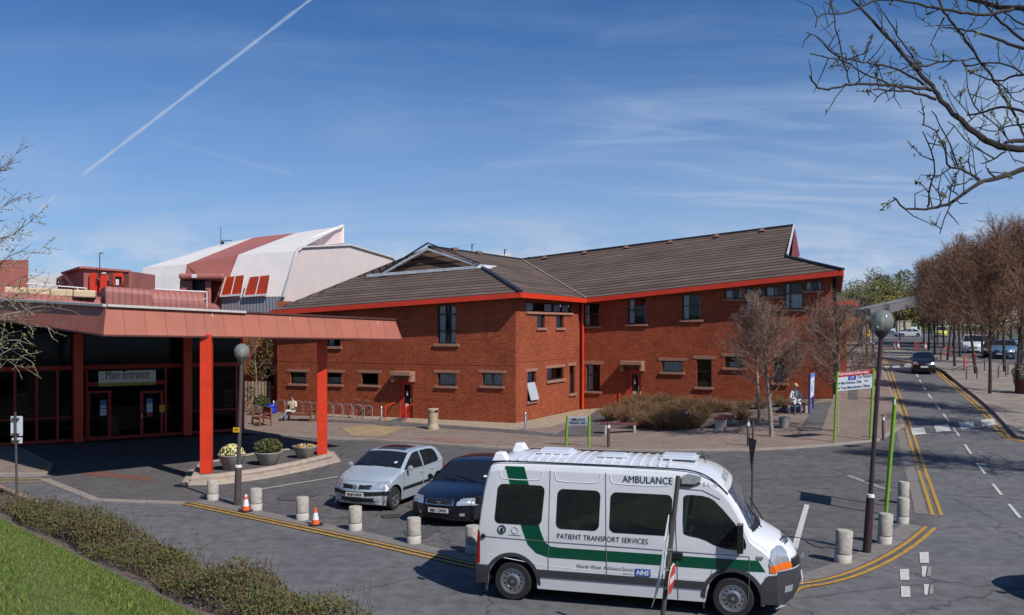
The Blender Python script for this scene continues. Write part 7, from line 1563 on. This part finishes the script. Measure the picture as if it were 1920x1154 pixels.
# ================================================================== FAR END AND CAR PARK
v = G(1731, 705); c = make_car('city_car', 'hatch', BLK, (v.x*1.035, v.y*1.035, gz(v.x*1.035, v.y*1.035)), R(-90-3), 'black hatchback with a lit headlamp driving towards the view on the road', .05, fine=False)
c.scale = (.85, .80, .92); c.rotation_euler = (0, 0, R(-112))
hl = MB(); hl.lathe([(.001, 0), (.07, 0)], 12, (1.905, .56, .70), 'X'); hl.build('lit_headlamp', mat('lit_lamp', (1, .95, .9), .3, emit=6), c)
def farcar(px_, py_, rz, style, col, label, s=1.0, cat='car', name='parked_car', grp='cars parked beyond the bare trees'):
    v = G(px_, py_); c = make_car(name, style, col, v, rz, label, .08, fine=False, cat=cat, group=grp); c.scale = (s, s, s); return c
farcar(1824, 664, R(-116), 'van', ('van_white', (.62, .64, .66)), 'white van parked behind the bare trees', 1.0, 'van')
farcar(1848, 662, R(-116), 'van', ('van_grey_white', (.42, .48, .52)), 'pale grey people carrier parked beside the white van', .95, 'van')
farcar(1866, 672, R(-118), 'hatch', BLK, 'black car parked left of the blue car', 1.1)
farcar(1886, 675, R(-128), 'hatch', ('steel_blue_paint', (.08, .16, .26)), 'blue hatchback parked beyond the railings', 1.15)
farcar(1915, 672, R(-135), 'hatch', ('deep_blue_paint', (.02, .04, .09)), 'dark blue car parked at the right edge beyond the railings', 1.15)
farcar(1701, 632, R(188), 'saloon', ('far_silver', (.42, .45, .48)), 'silver saloon seen side on at the far junction', 1.0, 'car', 'far_car', None)
farcar(1678, 626, R(200), 'hatch', ('far_white', (.55, .58, .6)), 'white car partly hidden behind the pale gate pillar', 1.0, 'car', 'far_car', None)
farcar(1709, 621, R(188), 'van', ('far_bus_white', (.6, .62, .62)), 'white minibus beyond the silver saloon', 1.2, 'minibus', 'minibus', None)
farcar(1765, 633, R(-114), 'van', ('far_yellow', (.60, .52, .05)), 'yellow marked vehicle between the distant tree trunks', 1.0, 'van', 'patrol_vehicle', None)
# dark car at the right edge whose shadow reaches the road
c = make_car('parked_car', 'hatch', NAVY, (10.5, 15.2, 0), R(100), 'dark car at the lower right edge, almost out of view', .035, fine=False)
# footbridge
o = empty('footbridge', P(1660, 630, 120), 0, 'long grey covered footbridge rising above the far trees', 'bridge'); a, b = P(1614, 588, 100), P(1745, 558, 112); M_BR = mat('bridge_grey', (.17, .16, .16), .6, var=.1, scale=.5)
g = MB(); g.bar(a, b, 2.2, .9); g.build('deck', M_BR, o, world=True); g = MB(); g.bar(a+Vector((0, -1.15, .5)), b+Vector((0, -1.15, .5)), .15, .12); g.bar(a+Vector((0, -1.15, -.5)), b+Vector((0, -1.15, -.5)), .15, .12); g.build('edge_beam', mat('bridge_edge', (.22, .21, .21), .6), o, world=True)
g = MB()
for t in (.05,): p = a.lerp(b, t); g.box((p.x, p.y, p.z/2+.8), (.6, .6, p.z-1.6))
g.build('pier', M_BR, o, world=True)
# lodge, pillars, signs
v = G(1626, 645); o = empty('gate_lodge', v, 0, 'low red brick lodge beyond the building corner under the footbridge', 'building'); v = Vector((v.x, v.y+8, v.z)); g = MB(); g.box((0, 8, 2.2), (5, 5, 4.4)); g.build('wall', M_BRICK, o); g = MB(); g.prism([(-2.8, 5.2, 4.4), (2.8, 5.2, 4.4), (0, 5.2, 5.6)], (0, 5.6, 0)); g.build('roof', M_SLATE, o); g = MB(); g.box((-.8, 5.46, 1.8), (1.2, .1, 1.2)); g.box((1.2, 5.46, 1.8), (1.0, .1, 1.2)); g.build('window', M_BLACK, o)
for x, l in ((1686, 'pale stone gate pillar on the left of the far junction'), (1701, 'pale stone gate pillar on the right of the far junction')):
    v = G(x, 628); o = empty('gate_pillar', v, 0, l, 'pillar', 'pale gate pillars at the far junction'); g = MB(); g.box((0, 0, 1.25), (1.0, 1.0, 2.5)); g.build('shaft', mat('pale_stone', (.42, .36, .26), .85, var=.2, scale=3), o); g = MB(); g.box((0, 0, 2.56), (1.2, 1.2, .14)); g.box((0, 0, .12), (1.15, 1.15, .24)); g.build('cap', mat('pale_stone', (.4, .35, .26)), o)
for x, y0, y1, wpx, c, l in ((1626, 619, 652, 9, (.75, .42, .01), 'yellow temporary road sign beyond the second bare tree'), (1635, 633, 660, 8, (.6, .62, .66), 'white notice board beyond the leaning lamp post'), (1642, 660, 690, 3, (.5, .05, .03), 'small red topped marker post by the far pavement')):
    v = G(x, y1+8); k = v.y/F; o = empty('road_sign', v, 0, l, 'sign'); zt = P(x, y0, v.y).z-v.z; g = MB(); g.tube([(0, 0, 0), (0, 0, zt)], .05, 6); g.build('post', M_POST, o); g = MB(); g.box((0, -.06, zt-wpx*k*.7), (wpx*k, .04, wpx*k*1.4)); g.build('plate', mat('plate_%d' % x, c, .5), o); g = MB(); g.box((0, -.09, zt-wpx*k*.5), (wpx*k*.5, .02, wpx*k*.35)); g.build('symbol', M_BLACK, o)
v = G(1680, 644); g = MB(); g.lathe([(3.0, 0), (3.0, .12), (2.9, .15), (.001, .16)], 20); o = g.build('traffic_island', mat('dark_island_kerb', (.03, .03, .032), .8), None); o.location = v; o.scale = (1, 2.2, 1); tag(o, kind='structure')
v = G(1722, 624); J = {'hip': ((0, 0, .95), (.16, .12)), 'belly': ((0, 0, 1.12), (.15, .12)), 'chest': ((0, 0, 1.35), (.19, .13)), 'neck': ((0, 0, 1.52), .055), 'head': ((0, 0, 1.66), (.085, .1)), 'crown': ((0, 0, 1.76), .06)}
E = [('hip', 'belly'), ('belly', 'chest'), ('chest', 'neck'), ('neck', 'head'), ('head', 'crown')]
for s in (-1, 1):
    n = 'ab'[s > 0]; J.update({n+'s': ((s*.2, 0, 1.42), .07), n+'e': ((s*.26, 0, 1.14), .05), n+'w': ((s*.27, -.1, .90), .035), n+'h': ((s*.27, -.13, .82), .04), n+'k': ((s*.1, -.02, .5), .07), n+'n': ((s*.11, 0, .09), .05), n+'t': ((s*.12, -.14, .04), .04)}); E += [('chest', n+'s'), (n+'s', n+'e'), (n+'e', n+'w'), (n+'w', n+'h'), ('hip', n+'k'), (n+'k', n+'n'), (n+'n', n+'t')]
person(v, 0, 'distant worker standing in a yellow high visibility jacket at the far junction', J, E, [SKIN, mat('hi_vis_yellow', (.55, .68, .05), .7), mat('dark_trousers', (.03, .03, .05), .8), M_BLACK], lambda c: 0 if c.z > 1.52 else 1 if c.z > .95 else 2, M_WHITE, 1.15)
# globe lamps far off
for x, yt, yb, l in ((1637, 591, 672, 'far globe lamp left of its twin beyond the leaning lamp post'), (1625, 597, 672, 'far globe lamp at the end of the building line'), (1687, 558, 640, 'far globe lamp showing above the footbridge')):
    v = G(x, yb); globe_lamp(v, P(x, yt, v.y), .22, 1.2, l, M_POSTR, .1, .06)
# red railings and tree guards on the verge
for x0, y0, x1, y1, l in ((1764, 679, 1782, 673, 'far red tubular railing at the kerb behind the black car'), (1808, 699, 1829, 691, 'nearer red tubular railing between the roadside trees'), (1716, 662, 1722, 660, 'small red tubular railing beside the black car roof')):
    a, b = G(x0, y0), G(x1, y1); o = empty('railing', a, 0, l, 'railing', 'red tubular railings on the far verge'); d = b-a; g = MB(); g.tube([(0, 0, 0), (0, 0, .85), tuple(d*.15+Vector((0, 0, 1.0))), tuple(d+Vector((0, 0, 1.0))), tuple(d)], .05, 6); g.tube([(0, 0, .55), tuple(d+Vector((0, 0, .55)))], .035, 6); g.build('rail', mat('red_rail_paint', (.45, .06, .03), .5), o)
for i, (x0, y0, x1) in enumerate(((1812, 716, 1832), (1872, 712, 1886), (1890, 706, 1904), (1846, 698, 1858))):
    a, b = G(x0, y0), G(x1, y0-2); o = empty('verge_hoop', a, 0, ['grey hoop barrier nearest the black kerb', 'grey hoop barrier left of the blue car', 'grey hoop barrier right of the blue car', 'grey hoop barrier beyond the nearest whole trunk'][i], 'barrier', 'grey hoop barriers on the far verge'); d = b-a; g = MB(); g.tube([(0, 0, 0), (0, 0, .7), tuple(d*.12+Vector((0, 0, .85))), tuple(d*.88+Vector((0, 0, .85))), tuple(d+Vector((0, 0, .7))), tuple(d)], .035, 6); g.build('hoop', M_POST, o)
v = G(1921, 742); o = empty('verge_planter', v, 0, 'dark red tub with a dark bush at the right edge', 'planter'); g = MB(); g.lathe([(.34, 0), (.5, .7), (.52, .72), (.52, .82), (.46, .82)], 20); g.build('pot', mat('maroon_tub', (.10, .015, .02), .5), o, smooth=True); g = MB(); leafball(g, (0, 0, 1.15), .6, .6, .5, 1200, .05, (2, 5, 1)); g.build('foliage', LG, o, recalc=False)
# ================================================================== CAMERA, LIGHT, SKY
cd = bpy.data.cameras.new('camera'); cam = bpy.data.objects.new('camera', cd); COL.objects.link(cam); SC.camera = cam
cam.location = (0, 0, CH); cam.rotation_euler = (R(90), 0, 0); cd.sensor_width = 36; cd.lens = 36*F/1920; cd.shift_y = (HOR-577)/1920; cd.clip_end = 6000; cd.clip_start = 0.1
SUN_H = Vector((0.68, -0.733)).normalized(); EL = R(46)
sd = bpy.data.lights.new('sun', 'SUN'); so_ = bpy.data.objects.new('sun', sd); COL.objects.link(so_); sd.energy = 5.0; sd.angle = R(0.5); sd.color = (1.0, 0.955, 0.90)
dirv = Vector((SUN_H.x*math.cos(EL), SUN_H.y*math.cos(EL), math.sin(EL))); so_.rotation_euler = dirv.to_track_quat('Z', 'Y').to_euler()
w = bpy.data.worlds.new('World'); SC.world = w; w.use_nodes = True; N = w.node_tree.nodes; L = w.node_tree.links; N.clear()
o = N.new('ShaderNodeOutputWorld'); bg = N.new('ShaderNodeBackground'); sk = N.new('ShaderNodeTexSky'); sk.sky_type = 'NISHITA'; sk.sun_disc = False
sk.sun_elevation = EL; sk.sun_rotation = math.atan2(SUN_H.x, SUN_H.y); sk.air_density = 0.9; sk.dust_density = 0.3; sk.ozone_density = 4.0; sk.altitude = 400
bg.inputs['Strength'].default_value = 0.082
tc = N.new('ShaderNodeTexCoord')
def vm(op, a, b=None, sc=None):
    n = N.new('ShaderNodeVectorMath'); n.operation = op
    for i, q in enumerate((a, b)):
        if q is None: continue
        if isinstance(q, (tuple, list, Vector)): n.inputs[i].default_value = tuple(q)
        else: L.new(q, n.inputs[i])
    if sc is not None:
        if isinstance(sc, (int, float)): n.inputs['Scale'].default_value = sc
        else: L.new(sc, n.inputs['Scale'])
    return n
def mth(op, a, b=None, c=None, cl=False):
    n = N.new('ShaderNodeMath'); n.operation = op; n.use_clamp = cl
    for i, q in enumerate((a, b, c)):
        if q is None: continue
        if isinstance(q, (int, float)): n.inputs[i].default_value = q
        else: L.new(q, n.inputs[i])
    return n.outputs[0]
def mrange(v, a, b, c, d, sm=True):
    n = N.new('ShaderNodeMapRange'); n.interpolation_type = 'SMOOTHSTEP' if sm else 'LINEAR'
    for i, q in enumerate((a, b, c, d)): n.inputs[i+1].default_value = q
    L.new(v, n.inputs[0]); return n.outputs[0]
D0 = tc.outputs['Generated']; sp = N.new('ShaderNodeSeparateXYZ'); L.new(D0, sp.inputs[0]); zz = mth('MAXIMUM', sp.outputs[2], 0.02)
# clouds lie on a high flat layer: project the direction onto it
inv = mth('DIVIDE', 1.0, mth('ADD', zz, 0.12)); pl = vm('SCALE', D0, sc=inv).outputs['Vector']
def noise(vec, scale, detail, rough, rot, stretch, dist=0.0, off=(0, 0, 0)):
    mp = N.new('ShaderNodeMapping'); mp.vector_type = 'POINT'; mp.inputs['Rotation'].default_value = (0, 0, rot); mp.inputs['Scale'].default_value = stretch; mp.inputs['Location'].default_value = off
    L.new(vec, mp.inputs['Vector']); n = N.new('ShaderNodeTexNoise'); n.inputs['Scale'].default_value = scale; n.inputs['Detail'].default_value = detail; n.inputs['Roughness'].default_value = rough; n.inputs['Distortion'].default_value = dist
    L.new(mp.outputs[0], n.inputs['Vector']); return n.outputs['Fac']
c1 = noise(pl, 1.0, 7, 0.55, 0.75, (0.75, 1.35, 0.3), 1.1)
c2 = noise(pl, 0.5, 3, 0.5, -0.3, (0.6, 1.0, 0.3), 0.3, (3, 1, 0))
c3 = noise(pl, 1.9, 8, 0.62, -0.6, (0.6, 1.8, .3), 0.8, (1, 7, 0))
wisps = mth('MULTIPLY', mrange(c1, .42, .76, 0, .9), mrange(c2, .34, .58, .25, 1)); w2 = mth('MULTIPLY', mrange(c3, .46, .78, 0, .7), mrange(c2, .35, .6, 0, 1))
right = mrange(mth('ADD', sp.outputs[0], mth('MULTIPLY', sp.outputs[2], -0.5)), -0.5, 0.35, 0.3, 1.0)
low = mrange(sp.outputs[2], 0.02, 0.30, 1.0, 0.45)
cir = mth('MULTIPLY', mth('MULTIPLY', mth('ADD', wisps, w2, cl=True), right), low)
# low broken cumulus near the horizon
c4 = noise(D0, 9, 6, .6, 0, (1, 1, 2.6)); cum = mth('MULTIPLY', mrange(c4, .44, .62, 0, 1), mth('MULTIPLY', mrange(sp.outputs[2], .01, .04, .0, 1), mrange(sp.outputs[2], .05, .13, 1, 0)))
# contrail along a great circle
def dirp(px, py): return Vector(((px-960)/F, 1, -(py-HOR)/F)).normalized()
def trail(p0, p1, wid, amp):
    a, b = dirp(*p0), dirp(*p1); n = a.cross(b).normalized(); m = (a+b).normalized(); half = (a-b).length/2; t = (b-a).normalized()
    dn = mth('ABSOLUTE', vm('DOT_PRODUCT', D0, n).outputs['Value']); al = vm('DOT_PRODUCT', D0, t).outputs['Value']; a0 = a.dot(t); b0 = b.dot(t)
    ln = mrange(al, a0, a0+.01, 0, 1); l2 = mrange(al, b0-.01, b0, 1, 0)
    wn = mth('MULTIPLY', noise(D0, 60, 4, .6, 0, (1, 1, 1)), wid*2); core = mth('SUBTRACT', 1.0, mth('DIVIDE', dn, wn), cl=True)
    return mth('MULTIPLY', mth('MULTIPLY', mth('POWER', core, .8), amp), mth('MULTIPLY', ln, l2))
tr = mth('ADD', trail((150, 332), (640, -45), .0021, .7), trail((60, 405), (112, 362), .0016, .5))
tr = mth('ADD', tr, trail((300, 262), (560, 330), .004, .12))
hz = mth('MULTIPLY', mrange(sp.outputs[2], .0, .34, .66, 0), mrange(sp.outputs[0], -.6, .5, .75, 1.0))
mixc = N.new('ShaderNodeMix'); mixc.data_type = 'RGBA'
tot = mth('ADD', mth('MULTIPLY', cir, 1.0), mth('ADD', hz, tr), cl=True)
deep = N.new('ShaderNodeMix'); deep.data_type = 'RGBA'; deep.blend_type = 'MULTIPLY'; deep.inputs[0].default_value = 1.0; deep.inputs[7].default_value = (0.62, 1.0, 1.36, 1)
L.new(sk.outputs[0], deep.inputs[6])
L.new(tot, mixc.inputs[0]); L.new(deep.outputs[2], mixc.inputs[6]); mixc.inputs[7].default_value = (5.4, 6.9, 9.6, 1)
mc2 = N.new('ShaderNodeMix'); mc2.data_type = 'RGBA'; L.new(mth('MULTIPLY', cum, .55), mc2.inputs[0]); L.new(mixc.outputs[2], mc2.inputs[6]); mc2.inputs[7].default_value = (8.6, 9.2, 10.6, 1); L.new(mc2.outputs[2], bg.inputs[0]); L.new(bg.outputs[0], o.inputs[0])
SC.view_settings.view_transform = 'Standard'; SC.view_settings.look = 'None'; SC.view_settings.gamma = 1; SC.view_settings.exposure = -0.15
SC.cycles.max_bounces = 6; SC.cycles.transparent_max_bounces = 12; SC.cycles.use_denoising = True; SC.cycles.caustics_reflective = False; SC.cycles.caustics_refractive = False
